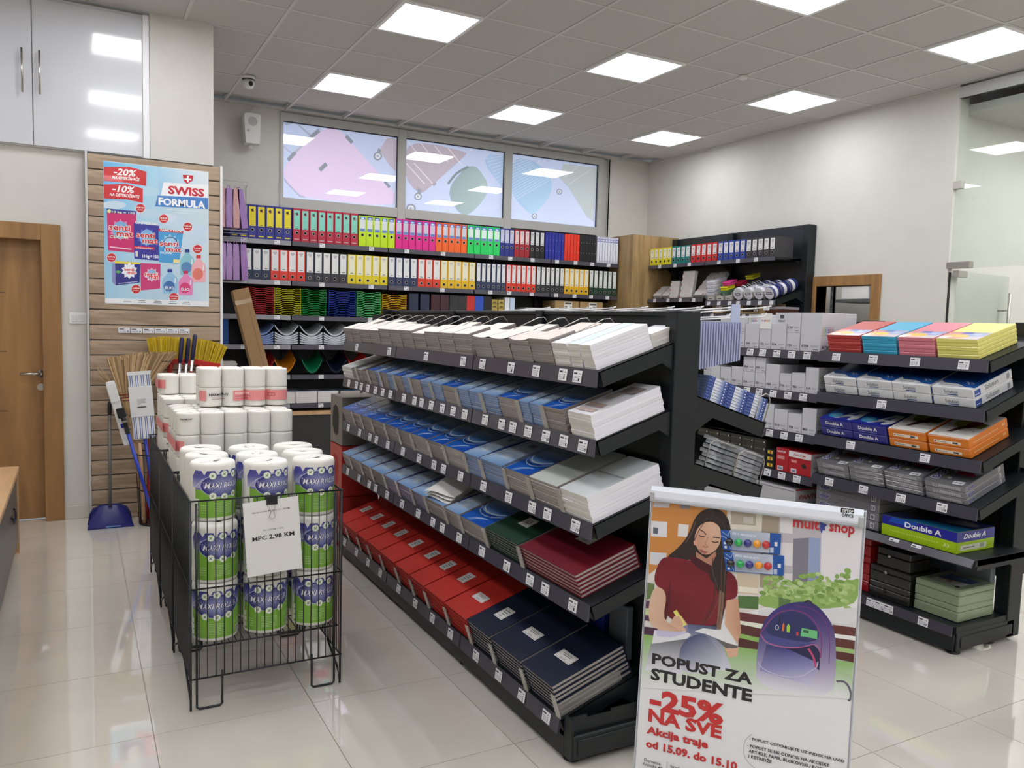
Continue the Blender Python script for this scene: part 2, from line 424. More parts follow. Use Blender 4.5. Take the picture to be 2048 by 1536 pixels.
FLIP=[
('P','f2f2f4',[-16,-4,603,14,631,-689,-10,-858]),
('P','e6e0da',[-2,-45,604,-25,605,-192,336,-323,-4,-476]),
('P','d08b48',[0,-47,230,-38,227,-108,63,-214,4,-274,-4,-247]),
('P','e2e2e8',[0,-107,50,-104,52,-151,2,-155]),
('P','5b6070',[7,-126,23,-126,23,-145,8,-145]),
('P','e6e2e0',[85,-105,117,-104,115,-142,85,-143]),
('P','dadbe2',[3,-204,55,-200,53,-238,3,-242]),
('P','c9c6cc',[4,-49,54,-46,52,-60,3,-63]),
('P','8b8694',[86,-45,116,-44,116,-56,87,-58]),
('P','e4ddd0',[226,-37,330,-37,332,-95,239,-104]),
('P','b8ac9c',[239,-46,313,-43,314,-80,244,-85]),
('P','cfc8c0',[277,-58,305,-56,306,-76,278,-77]),
('P','ab9e8c',[330,-37,378,-37,385,-259,335,-258]),
('P','c2bdc4',[379,-41,493,-40,501,-227,384,-259]),
('P','e9e6e8',[381,-44,416,-43,417,-89,383,-90]),
('P','e6e3e6',[380,-119,420,-117,422,-182,382,-183]),
('P','e4e0e2',[382,-208,424,-204,425,-250,384,-268]),
('P','85828e',[421,-103,464,-94,467,-229,427,-246]),
('P','9aa8cc',[462,-93,493,-92,499,-220,467,-230]),
('P','ebe8ec',[493,-40,603,-31,606,-189,501,-227]),
('P','d8c8b0',[267,-226,333,-226,333,-280,271,-287]),
('P','f0ead8',[273,-265,332,-262,331,-277,274,-281]),
('P','96b866',[333,-276,417,-253,449,-232,527,-215,545,-202,577,-200,606,-183,609,-272,336,-324]),
('P','b4cf86',[427,-250,466,-233,514,-228,546,-212,590,-205,594,-231,516,-255,451,-260]),
('P','567a45',[276,-292,335,-285,336,-323,279,-329]),
('P','5f7f4a',[391,-274,425,-268,423,-300,392,-305]),
('P','6c8350',[1,-299,23,-300,22,-343,-1,-353]),
('P','e4e4e6',[336,-323,609,-271,609,-319,337,-342]),
('P','c8d49a',[-3,-380,24,-378,22,-398,-3,-399]),
('P','6b3338',[279,-340,366,-338,366,-362,281,-365]),
('P','6b3a36',[540,-329,607,-326,607,-350,541,-353]),
('P','e8eeda',[281,-365,366,-362,360,-377,282,-379]),
('P','f4f4f2',[541,-353,607,-350,607,-362,542,-365]),
('P','5d302f',[283,-375,360,-377,355,-405,285,-402]),
('P','643630',[542,-364,608,-362,608,-387,544,-388]),
('P','94c066',[285,-402,355,-405,352,-418,286,-415]),
('P','a8c67e',[544,-388,608,-387,608,-399,544,-402]),
('P','552b2b',[286,-415,352,-418,347,-442,286,-444]),
('P','5d312c',[544,-401,608,-399,609,-423,546,-422]),
('P','5a3a55',[-1,-355,25,-354,22,-377,0,-379]),
('P','5a3a55',[-1,-401,26,-399,25,-417,0,-417]),
('P','523048',[0,-437,43,-434,37,-460,-1,-461]),
('G',['8cba62','94c070','f2f2f4','f2f2f4'],[-1,-461,610,-423,612,-524,-2,-627]),
('P','302423',[179,-44,154,-55,134,-80,122,-123,107,-155,84,-184,50,-216,94,-224,138,-202,183,-217,186,-261,210,-287,192,-356,164,-409,232,-404,240,-318,243,-252,235,-231,241,-216,247,-171,244,-99,231,-64,209,-46]),
('G',['e2b79c','d8a88c','c8937a','d0a085','dcae94','e6bfa6'],[185,-81,146,-101,133,-151,167,-196,214,-161,218,-102]),
('P','b8826c',[144,-181,177,-198,202,-172,214,-209,184,-228,146,-209]),
('G',['7d1c2c','721626','851f2e','6f1624','6a1522','7e1c2c','801f2e','7d1c2c','6b1424','82202e'],[59,-207,32,-226,16,-301,66,-317,56,-407,231,-402,244,-312,279,-298,267,-226,183,-214]),
('P','4a1420',[119,-190,153,-200,183,-214,227,-225,222,-248,177,-241,132,-218]),
('P','5a1420',[66,-316,73,-272,76,-347,68,-401,56,-407]),
('P','302423',[215,-114,243,-99,248,-171,239,-231,241,-318,233,-400,219,-403,227,-320,208,-269,184,-251,200,-193,216,-161]),
('P','8a6a58',[222,-285,237,-293,233,-400,220,-403]),
('L','4a3630',2,[174,-71,147,-119,129,-174]),
('L','463430',2,[196,-68,222,-87,236,-129,236,-187]),
('L','5c463c',2,[223,-160,222,-233,231,-312,225,-390]),
('L','6e5246',2,[236,-187,234,-268,236,-337]),
('L','54403a',3,[196,-193,195,-230,216,-278]),
('L','4a2a28',3,[208,-269,208,-324,180,-395,168,-408]),
('L','6b4a40',2,[223,-270,219,-325,194,-381]),
('L','4a352f',2,[182,-81,191,-47]),
('L','5a443c',4,[138,-91,126,-133,109,-162]),
('L','3a2420',3,[151,-114,162,-117,172,-126]),
('L','3a2420',3,[192,-131,213,-130]),
('L','2a1a18',3,[149,-131,160,-134,167,-132]),
('L','2a1a18',3,[190,-144,201,-146,210,-142]),
('L','b98068',2,[178,-133,169,-157,180,-162]),
('P','a85e58',[153,-174,162,-173,168,-176,181,-177,171,-184,160,-181]),
('L','7a3a38',1,[154,-175,168,-177,181,-178]),
('P','dca08a',[135,-151,142,-146,150,-152,147,-164,137,-162]),
('L','8a5a48',2,[164,-161,173,-165,180,-161]),
('L','c49078',2,[154,-139,164,-139]),
('G',['e3bfa4','d9b094','e0b89c','cfa084','d8a98e','e6c4aa','e3bfa4'],[19,-302,66,-316,56,-399,80,-416,138,-429,32,-443,6,-401]),
('P','e0b59c',[80,-414,90,-389,112,-382,135,-407,139,-425,108,-427]),
('G',['dcae92','d2a084','cc987c','d8aa8e','e0b498'],[244,-312,277,-300,292,-395,284,-435,243,-383]),
('P','e2b498',[245,-448,288,-442,286,-469,262,-480]),
('G',['5a6488','4a5478','e0e2ec','d8dae6'],[133,-404,217,-395,274,-515,116,-549]),
('G',['8a8e98','5c5f68','e4e4ec','e8e8ee'],[25,-483,135,-444,128,-561,10,-571]),
('P','e9e9ef',[32,-441,138,-429,146,-435,132,-449,27,-485]),
('P','cfcbe8',[32,-441,138,-429,83,-455,45,-458]),
('P','f0f0f2',[155,-422,181,-407,232,-404,288,-440,255,-437,189,-423]),
('P','6a6664',[215,-429,255,-437,288,-440,284,-446,253,-454,227,-437]),
('G',['4a5276','46507a','5c6488','dcdeea','e6e6ee','7a80a0'],[121,-462,160,-428,197,-423,267,-516,132,-560,111,-512]),
('L','e9e072',13,[92,-371,125,-411]),
('L','f2ec9a',6,[96,-381,122,-410]),
('P','8a8ab4',[120,-413,131,-406,140,-429]),
('P','dcae94',[83,-402,105,-383,121,-406,118,-414,99,-414]),
('G',['443c86','3a3270','3e3678','3a3068','4a3c78','6a5a90','a89cc0','f0eff4','f0eff4','9a94c0','3c3a7a','3a3878'],[390,-306,431,-284,478,-275,505,-288,538,-324,550,-363,557,-454,549,-539,347,-549,339,-480,344,-393,358,-344]),
('L','2a2648',5,[462,-279,475,-271,485,-285]),
('P','2f3568',[359,-390,369,-356,391,-324,427,-309,464,-313,495,-336,511,-374,476,-393,426,-394]),
('L','8a3c78',3,[347,-390,369,-349,393,-321,430,-306,467,-309,498,-332,515,-373,514,-429]),
('L','7a3c80',2,[440,-293,486,-292,520,-317,536,-366,537,-438]),
('P','4c5090',[352,-390,426,-394,479,-390,506,-387,460,-409,410,-418,366,-413]),
('P','252650',[384,-424,427,-417,492,-394,512,-409,513,-464,489,-448]),
('G',['33356e','45458a','8a88c0','d4d2e8','9894c4'],[366,-419,427,-421,510,-444,493,-513,351,-499]),
('L','c06a98',3,[347,-393,362,-414,410,-419,460,-410,501,-388,513,-415]),
('L','c84a78',6,[480,-408,496,-429,504,-459]),
('L','cfcde4',2,[343,-473,358,-492,405,-503,464,-494,490,-470,506,-457,508,-439]),
('L','cfd2e6',2,[387,-365,390,-357,396,-360,396,-370,389,-372,387,-365]),
('L','1c2044',4,[398,-333,397,-354]),
('P','e87a3a',[406,-356,409,-347,412,-355,411,-372,406,-372]),
('P','a8d84a',[418,-357,422,-348,427,-355,427,-373,419,-373]),
('P','d84a3a',[445,-368,451,-367,451,-377,445,-378]),
('P','74c886',[459,-353,501,-354,502,-377,457,-377]),
('P','3a5a50',[464,-358,478,-358,478,-365,463,-365]),
('L','4a4a58',6,[559,-485,581,-481,597,-502,598,-526,592,-531]),
('G',['a8c896','b0cc9c','f2f2f4','f2f2f4'],[556,-450,610,-460,611,-530,557,-522]),
('L','6a6878',6,[559,-485,581,-479,596,-498,600,-523,594,-531]),
('T','221f24','POPUST ZA',31,-545,302,33,'X'),
('T','221f24','STUDENTE',30,-595,305,37,'X'),
('T','d22f2f','-25%',32,-684,225,64,'X'),
('T','d22f2f','NA SVE',31,-724,224,40,'X'),
('T','cc2c2c','Akcija traje',28,-762,190,24,'X'),
('T','cc2c2c','od 15.09. do 15.10.',29,-804,284,24,'X'),
('T','2a2a2e','Derventa',27,-849,52,10,''),
('T','2a2a2e','Kninska 48',23,-862,62,10,''),
('L','55555a',1,[99,-832,99,-859]),
('T','2a2a2e','Istočno N. Sarajevo',110,-847,115,9,''),
('L','8a8a90',1,[342,-687,326,-703,319,-729,323,-754,336,-773,358,-784]),
('T','2a2a2e','- POPUST OSTVARUJETE UZ INDEX NA UVID',335,-705,258,8,'B'),
('T','2a2a2e','- POPUST SE NE ODNOSI NA AKCIJSKE',330,-727,225,9,'B'),
('T','2a2a2e','ARTIKLE, PAPIR, BLOKOVSKU ROBU, TONERE',335,-742,267,9,'B'),
('T','2a2a2e','I KETRIDŽE',336,-757,65,9,'B'),
('T','cc2f3a','mult',417,-69,72,30,'B'),
('T','cc2f3a','shop',515,-68,66,30,'B'),
('P','37459e',[485,-39,493,-47,511,-51,502,-57,506,-70,498,-64,496,-81,490,-63,491,-49]),
('P','37459e',[504,-39,504,-41,503,-42,502,-44,500,-44,499,-44,497,-43,496,-42,496,-40,496,-39,497,-37,498,-36,500,-36,501,-36,502,-37,503,-38])]
FLIPBAR=[
('P','1c1c20',[543,4,577,5,577,-8,543,-9]),
('T','f2f2f4','TIPTOP',546,-8,29,9,'B'),
('T','1c1c20','OFFICE',546,-20,30,9,'B')]
WALLPOSTER=[
('G',['5aaee0','a8d4ea','cfdfe6','d0e2ee','b8d8ea','a4d0e8'],[179,2505,513,2502,861,2499,858,1529,513,1529,179,1532]),
('G',['a8d2ea','e4ebee','d4e4ee','9ccce8'],[520,2501,859,2497,857,2312,532,2310]),
('P','b8d8ec',[526,2331,521,2318,508,2306,488,2297,465,2293,442,2293,422,2298,409,2307,405,2319,409,2332,422,2344,442,2353,465,2358,488,2358,508,2352,521,2343]),
('P','c8dcea',[318,2217,312,2206,295,2195,269,2187,239,2182,210,2181,185,2185,168,2193,162,2203,168,2215,185,2225,210,2234,240,2239,270,2239,295,2236,312,2228]),
('P','bcd8ea',[545,2180,539,2167,521,2154,494,2145,463,2140,433,2140,407,2145,389,2154,383,2166,390,2179,407,2191,433,2200,464,2205,495,2206,521,2201,539,2192]),
('P','c6dcec',[725,2136,718,2121,700,2108,673,2097,641,2092,609,2092,582,2098,565,2109,558,2122,565,2137,583,2150,609,2160,641,2166,673,2166,700,2160,718,2150]),
('P','cadeee',[867,2087,859,2072,837,2058,805,2048,767,2042,729,2042,697,2048,676,2058,669,2072,676,2087,697,2100,729,2111,767,2117,805,2117,838,2112,859,2101]),
('P','c8dcec',[852,2011,845,1993,825,1977,795,1965,759,1959,724,1960,695,1968,675,1981,668,1998,675,2015,695,2031,725,2043,760,2049,795,2048,825,2041,845,2028]),
('P','cfe0ee',[648,2159,643,2147,630,2137,610,2129,586,2125,562,2125,542,2130,529,2138,524,2149,529,2160,543,2171,562,2179,586,2183,610,2183,630,2178,643,2170]),
('P','ce2a30',[181,2463,340,2483,449,2461,446,2361,339,2371,180,2369]),
('P','ce2a30',[180,2345,319,2364,425,2341,424,2242,318,2257,181,2251]),
('T','fafafa','-20%',241,2418,145,46,'BI'),
('T','fafafa','NA OMEKŠIVAČE',232,2390,173,21,'BI'),
('T','fafafa','-10%',231,2302,144,47,'BI'),
('T','fafafa','NA DETERDŽENTE',214,2272,189,21,'BI'),
('P','c8283a',[686,2466,758,2468,754,2432,715,2403,692,2425]),
('P','fafafa',[697,2442,744,2443,744,2433,697,2431]),
('P','fafafa',[715,2462,727,2463,726,2416,715,2416]),
('P','f2f2f4',[560,2399,859,2413,857,2318,540,2305]),
('T','c8283a','SWISS',589,2321,243,59,'X'),
('P','4a86cc',[521,2303,857,2318,857,2237,501,2225]),
('T','fafafa','FORMULA',525,2238,314,52,'X'),
('L','dfeaf2',5,[579,2212,817,2215]),
('L','dfeaf2',4,[628,2194,774,2194]),
('P','cc2a6e',[196,2184,382,2181,374,1891,201,1897]),
('P','3a3f98',[196,2184,382,2181,381,2157,196,2155]),
('T','e8f0c8','10 kg = 150',227,2158,146,14,'B'),
('P','e4ee9a',[222,2167,221,2162,219,2158,215,2155,211,2154,206,2154,202,2157,200,2161,199,2165,200,2170,203,2175,206,2178,211,2179,215,2179,219,2176,222,2172]),
('P','e08ab0',[330,2046,346,2024,320,2013,320,1984,295,1991,279,1967,264,1989,239,1978,240,2007,215,2014,231,2038,216,2060,241,2071,241,2100,265,2092,281,2117,296,2095,321,2106,321,2077,346,2071]),
('P','7ab0d8',[333,2046,329,2022,317,2002,300,1987,280,1981,260,1984,243,1996,232,2015,228,2038,232,2062,244,2082,261,2097,281,2103,301,2100,318,2088,329,2069]),
('T','f4f0f0','senti',204,2039,135,41,'B'),
('T','f4f0f0','mat',251,1997,105,41,'B'),
('T','f4f0f0','senti',209,2039,135,42,'B'),
('T','f4f0f0','mat',256,1997,105,42,'B'),
('T','f4f0f0','senti',207,2042,134,42,'B'),
('T','f4f0f0','mat',254,2000,105,42,'B'),
('T','f4f0f0','senti',207,2036,134,42,'B'),
('T','f4f0f0','mat',254,1994,105,42,'B'),
('T','d02830','senti',207,2039,134,42,'B'),
('T','d02830','mat',254,1997,105,42,'B'),
('T','d8e8d0','COLOR',211,1983,118,20,'BI'),
('L','f0d8e4',8,[211,1922,348,1913]),
('P','36369a',[364,2099,529,2091,524,1844,366,1849]),
('T','f0f0f4','UNIVERSAL',375,2093,150,19,'B'),
('P','5a6ac0',[492,2007,507,1987,483,1977,483,1950,459,1957,445,1934,431,1955,408,1945,408,1972,385,1978,400,2000,385,2021,409,2030,409,2057,432,2050,446,2073,460,2052,484,2063,483,2036,507,2030]),
('P','86b8e4',[496,2008,493,1986,482,1968,467,1955,449,1949,431,1952,415,1963,405,1980,402,2001,406,2022,416,2040,431,2053,449,2059,467,2056,483,2045,493,2028]),
('T','f4f0f0','senti',377,2000,120,38,'B'),
('T','f4f0f0','mat',416,1962,99,38,'B'),
('T','f4f0f0','senti',382,2001,120,37,'B'),
('T','f4f0f0','mat',421,1962,99,38,'B'),
('T','f4f0f0','senti',379,2003,121,38,'B'),
('T','f4f0f0','mat',418,1965,100,38,'B'),
('T','f4f0f0','senti',379,1998,121,37,'B'),
('T','f4f0f0','mat',418,1959,100,38,'B'),
('T','d02830','senti',379,2000,121,38,'B'),
('T','d02830','mat',418,1962,100,38,'B'),
('P','cc3038',[365,1940,496,1938,496,1918,365,1920]),
('T','f4f4f4','whitecolor',373,1922,113,14,''),
('T','fafafa','10 kg = 150',418,1860,104,23,'B'),
('P','e4e4d0',[373,1904,389,1904,389,1865,374,1866]),
('P','4aa0d8',[524,2072,689,2065,659,1830,526,1835]),
('P','cc3038',[524,2072,689,2066,688,2050,524,2052]),
('T','f4f4f4','FAMILY PACK',537,2056,143,15,'B'),
('P','9ccbe8',[646,1974,661,1953,637,1943,637,1916,613,1923,598,1900,584,1922,560,1911,560,1938,536,1945,552,1967,537,1988,561,1998,561,2025,584,2018,599,2041,614,2020,638,2030,637,2003,661,1997]),
('P','2a4a90',[652,1971,648,1950,637,1932,621,1919,602,1914,583,1917,567,1927,556,1944,553,1964,556,1984,567,2002,583,2015,602,2020,621,2018,638,2007,648,1991]),
('P','a8d4ee',[642,1974,638,1956,629,1941,616,1931,600,1926,584,1929,571,1937,562,1951,559,1968,562,1985,571,2000,584,2011,600,2015,616,2013,630,2004,639,1990]),
('T','f4f0f0','senti',526,1952,125,36,'B'),
('T','f4f0f0','mat',568,1913,104,36,'B'),
('T','f4f0f0','senti',531,1953,126,35,'B'),
('T','f4f0f0','mat',574,1914,104,35,'B'),
('T','f4f0f0','senti',529,1956,125,35,'B'),
('T','f4f0f0','mat',571,1916,104,36,'B'),
('T','f4f0f0','senti',529,1950,125,35,'B'),
('T','f4f0f0','mat',571,1910,104,36,'B'),
('T','d02830','senti',529,1953,125,35,'B'),
('T','d02830','mat',571,1913,104,36,'B'),
('T','e8f2f8','Oxi power',533,1896,82,18,'BI'),
('P','f4e0a0',[622,1861,664,1860,662,1835,620,1837]),
('P','2e3186',[243,1811,405,1811,399,1683,245,1656]),
('P','f0d838',[242,1825,394,1825,406,1812,243,1809]),
('P','8f96c8',[224,1810,244,1808,246,1657,224,1679]),
('P','eef0f8',[372,1766,384,1748,364,1741,364,1718,345,1725,333,1706,321,1723,302,1715,302,1738,283,1743,295,1762,283,1779,303,1787,303,1809,322,1803,334,1822,346,1804,365,1813,365,1790,384,1785]),
('T','f4f0f0','senti',299,1761,64,21,'B'),
('T','f4f0f0','mat',321,1741,52,22,'B'),
('T','f4f0f0','senti',304,1761,64,22,'B'),
('T','f4f0f0','mat',326,1742,53,21,'B'),
('T','f4f0f0','senti',302,1764,63,21,'B'),
('T','f4f0f0','mat',323,1744,53,22,'B'),
('T','f4f0f0','senti',302,1758,63,22,'B'),
('T','f4f0f0','mat',323,1739,53,21,'B'),
('T','d02830','senti',302,1761,63,21,'B'),
('T','d02830','mat',323,1741,53,22,'B'),
('L','c8d0ec',4,[263,1670,386,1690]),
('P','58b060',[281,1752,280,1748,276,1745,271,1742,264,1741,258,1742,252,1744,249,1747,247,1751,249,1754,252,1758,258,1760,264,1762,271,1761,276,1759,280,1756]),
('P','cf3c78',[405,1822,536,1822,531,1647,406,1628]),
('P','f0c0d4',[512,1744,523,1728,505,1722,505,1702,488,1707,477,1690,467,1706,449,1699,450,1719,432,1724,443,1740,433,1756,450,1762,450,1782,467,1777,478,1794,488,1778,506,1785,505,1765,523,1760]),
('P','8fb8e0',[510,1744,508,1729,500,1717,490,1709,477,1705,465,1707,454,1715,447,1726,445,1740,448,1755,455,1767,465,1775,478,1779,490,1777,501,1769,508,1758]),
('T','f4f0f0','senti',425,1731,88,30,'B'),
('T','f4f0f0','mat',458,1713,64,30,'B'),
('T','f4f0f0','senti',431,1731,88,31,'B'),
('T','f4f0f0','mat',463,1713,64,30,'B'),
('T','f4f0f0','senti',428,1734,88,30,'B'),
('T','f4f0f0','mat',460,1716,64,30,'B'),
('T','f4f0f0','senti',428,1728,88,31,'B'),
('T','f4f0f0','mat',460,1710,64,30,'B'),
('T','d02830','senti',428,1731,88,31,'B'),
('T','d02830','mat',460,1713,64,30,'B'),
('P','8cc8d4',[702,1918,725,1920,733,1901,758,1875,763,1847,760,1758,752,1752,673,1748,665,1754,664,1841,672,1870,694,1895]),
('P','2f3f90',[699,1937,728,1939,730,1916,697,1914]),
('P','e8eef4',[743,1872,751,1869,751,1837,741,1831]),
('P','5a8ab8',[744,1808,741,1792,733,1778,721,1769,708,1765,694,1768,683,1776,675,1789,673,1804,675,1820,683,1834,695,1844,708,1848,722,1845,733,1837,741,1824]),
('P','eeb0b8',[779,1881,803,1882,811,1863,836,1835,841,1806,839,1713,831,1707,751,1703,743,1709,741,1801,749,1830,771,1857]),
('P','cc3038',[776,1900,806,1902,808,1879,774,1877]),
('P','e8eef4',[821,1833,829,1829,829,1796,819,1789]),
('P','e07a6a',[822,1766,819,1749,811,1735,799,1725,786,1721,772,1723,760,1732,753,1746,750,1762,753,1779,761,1793,772,1803,786,1807,800,1804,811,1796,819,1782]),
('P','94c2e2',[585,1771,610,1772,618,1755,644,1730,649,1704,647,1621,638,1616,555,1612,547,1617,545,1699,554,1726,577,1750]),
('P','2a3f98',[582,1788,613,1790,615,1769,580,1767]),
('P','e8eef4',[629,1728,637,1725,637,1695,626,1689]),
('P','3f6fb0',[629,1668,626,1653,618,1640,606,1631,592,1628,577,1630,565,1638,557,1650,554,1665,557,1680,566,1692,578,1701,592,1705,606,1703,618,1695,626,1683]),
('T','f4f4f8','ELIO',564,1644,59,21,'B'),
('P','e88ac0',[692,1764,715,1765,723,1748,748,1723,753,1697,751,1615,743,1609,664,1606,656,1611,654,1693,662,1719,684,1743]),
('P','c82850',[689,1781,718,1783,720,1762,687,1760]),
('P','e8eef4',[733,1721,741,1718,741,1688,731,1682]),
('P','d83a7a',[734,1662,731,1647,723,1634,712,1625,698,1622,684,1624,673,1632,665,1644,663,1658,666,1673,673,1686,685,1695,698,1698,712,1696,723,1688,731,1676]),
('T','f4f4f8','ELIO',672,1638,56,21,'B'),
('P','f2e4e4',[439,2207,437,2194,430,2182,419,2174,407,2171,395,2172,384,2178,377,2189,375,2201,378,2214,385,2225,395,2234,407,2237,420,2236,430,2230,437,2219]),
('P','cc2c34',[436,2207,433,2195,427,2185,418,2177,407,2174,396,2176,387,2181,381,2190,378,2201,381,2213,387,2223,396,2230,407,2234,418,2232,428,2227,434,2218]),
('T','fafafa','33,80 KM',384,2203,46,10,'B'),
('L','f4d8d8',4,[390,2192,424,2194]),
('P','f2e4e4',[591,2146,589,2132,582,2121,571,2113,558,2109,546,2111,535,2117,528,2127,526,2140,528,2153,535,2165,546,2173,559,2177,571,2175,582,2169,589,2158]),
('P','cc2c34',[588,2145,586,2134,579,2123,570,2116,558,2113,547,2114,538,2120,531,2129,529,2140,531,2152,538,2162,547,2170,559,2173,570,2172,579,2166,586,2157]),
('T','fafafa','20,90 KM',535,2142,47,11,'B'),
('L','f4d8d8',4,[541,2131,576,2133]),
('P','f2e4e4',[751,2101,749,2087,741,2076,730,2067,718,2064,705,2065,694,2072,686,2083,684,2095,687,2109,694,2120,705,2129,718,2132,731,2131,742,2124,749,2114]),
('P','cc2c34',[748,2101,746,2089,739,2078,729,2071,718,2068,706,2069,696,2075,690,2084,687,2096,690,2108,696,2118,706,2125,718,2129,729,2127,739,2121,746,2112]),
('T','fafafa','17,80 KM',694,2098,48,10,'B'),
('L','f4d8d8',5,[699,2086,736,2088]),
('P','f2e4e4',[819,1946,816,1933,808,1921,797,1913,784,1909,771,1911,760,1918,753,1928,750,1941,753,1955,760,1967,771,1975,784,1978,797,1977,809,1970,816,1959]),
('P','cc2c34',[815,1946,813,1934,806,1923,796,1916,784,1913,772,1915,763,1921,756,1930,754,1942,756,1954,763,1964,773,1971,784,1975,796,1973,806,1967,813,1957]),
('T','fafafa','7,10 KM',760,1944,48,10,'B'),
('L','f4d8d8',4,[766,1932,803,1933]),
('P','f2e4e4',[253,1850,250,1837,243,1826,233,1818,221,1815,209,1816,199,1823,193,1833,191,1846,193,1859,200,1870,210,1878,222,1881,234,1879,244,1872,251,1862]),
('P','cc2c34',[250,1849,247,1838,241,1828,232,1821,221,1818,211,1820,202,1826,196,1835,194,1846,196,1857,202,1867,211,1874,222,1877,233,1876,242,1870,248,1861]),
('T','fafafa','10,70 KM',200,1848,44,10,'B'),
('L','f4d8d8',4,[205,1837,238,1837]),
('P','f2e4e4',[406,1638,404,1625,397,1614,386,1606,374,1603,362,1605,351,1612,345,1623,342,1635,345,1648,352,1659,362,1667,375,1670,387,1668,397,1661,404,1651]),
('P','cc2c34',[403,1638,401,1626,394,1616,385,1609,374,1607,363,1608,354,1615,348,1624,346,1635,348,1647,354,1657,364,1664,375,1667,386,1665,395,1659,401,1649]),
('T','fafafa','6,20 KM',352,1637,45,10,'B'),
('L','f4d8d8',4,[357,1626,392,1626]),
('P','f2e4e4',[656,1590,653,1577,646,1565,635,1558,622,1555,609,1557,598,1564,591,1575,589,1588,591,1601,599,1612,610,1620,622,1623,635,1621,646,1614,653,1603]),
('P','cc2c34',[652,1590,650,1578,643,1568,634,1561,622,1558,611,1560,601,1566,595,1576,592,1588,595,1600,601,1610,611,1617,622,1620,634,1618,644,1611,650,1602]),
('T','fafafa','4,70 KM',599,1590,47,10,'B'),
('L','f4d8d8',4,[604,1578,640,1578]),
('P','eceff3',[178,1567,859,1567,858,1529,179,1532]),
('L','55585e',3,[299,1556,340,1556]),
('L','55585e',4,[293,1545,345,1545]),
('L','55585e',4,[392,1556,433,1556]),
('L','55585e',4,[386,1545,439,1544]),
('L','55585e',4,[493,1556,536,1556]),
('L','55585e',4,[488,1544,541,1544]),
('L','55585e',4,[593,1556,636,1556]),
('L','55585e',4,[587,1544,642,1544]),
('L','55585e',4,[684,1555,727,1555]),
('L','55585e',4,[678,1544,733,1543])]
FILMA=[
('L','aab2c4',19,[1908,3435,2018,3478]),
('L','aab2c4',23,[2039,3460,2188,3349]),
('L','b4bccc',19,[1895,3215,1992,3144]),
('P','b0b4c8',[1893,2953,1911,2859,2065,2713,2136,2714,2023,2787,1924,2901]),
('P','dccae8',[2345,3457,2462,3463,2559,3395,3070,2907,3111,2837,3104,2703,2108,2709,2023,2773,1908,2886,1896,2954,1937,3069,2274,3409]),
('L','8e96a4',36,[1944,3076,2020,3168]),
('L','8e96a4',37,[2160,3324,2266,3422]),
('L','b9b4c4',20,[2020,3168,2160,3324]),
('L','8a94a0',39,[2554,3403,2623,3338]),
('L','8a929e',41,[2274,3012,2346,3088]),
('L','8a92a0',31,[2991,2972,3050,2912]),
('P','bcb2c2',[3007,3439,3123,3445,3123,3090,3051,3140,2931,3294]),
('L','8d96a4',34,[2931,3316,2909,3255]),
('P','8d96a4',[2959,3239,2955,3221,2945,3205,2929,3193,2910,3187,2891,3188,2875,3196,2864,3210,2860,3227,2863,3246,2874,3262,2890,3274,2908,3280,2927,3279,2944,3270,2955,3257]),
('P','d8dee8',[2941,3237,2939,3225,2932,3215,2922,3207,2910,3203,2897,3204,2887,3209,2880,3218,2877,3229,2879,3241,2886,3252,2896,3260,2909,3263,2921,3263,2932,3257,2939,3248]),
('P','a4acb8',[2924,3235,2923,3230,2920,3225,2915,3221,2909,3219,2904,3220,2899,3222,2896,3226,2894,3232,2895,3237,2899,3242,2903,3246,2909,3247,2915,3247,2919,3244,2923,3240])]
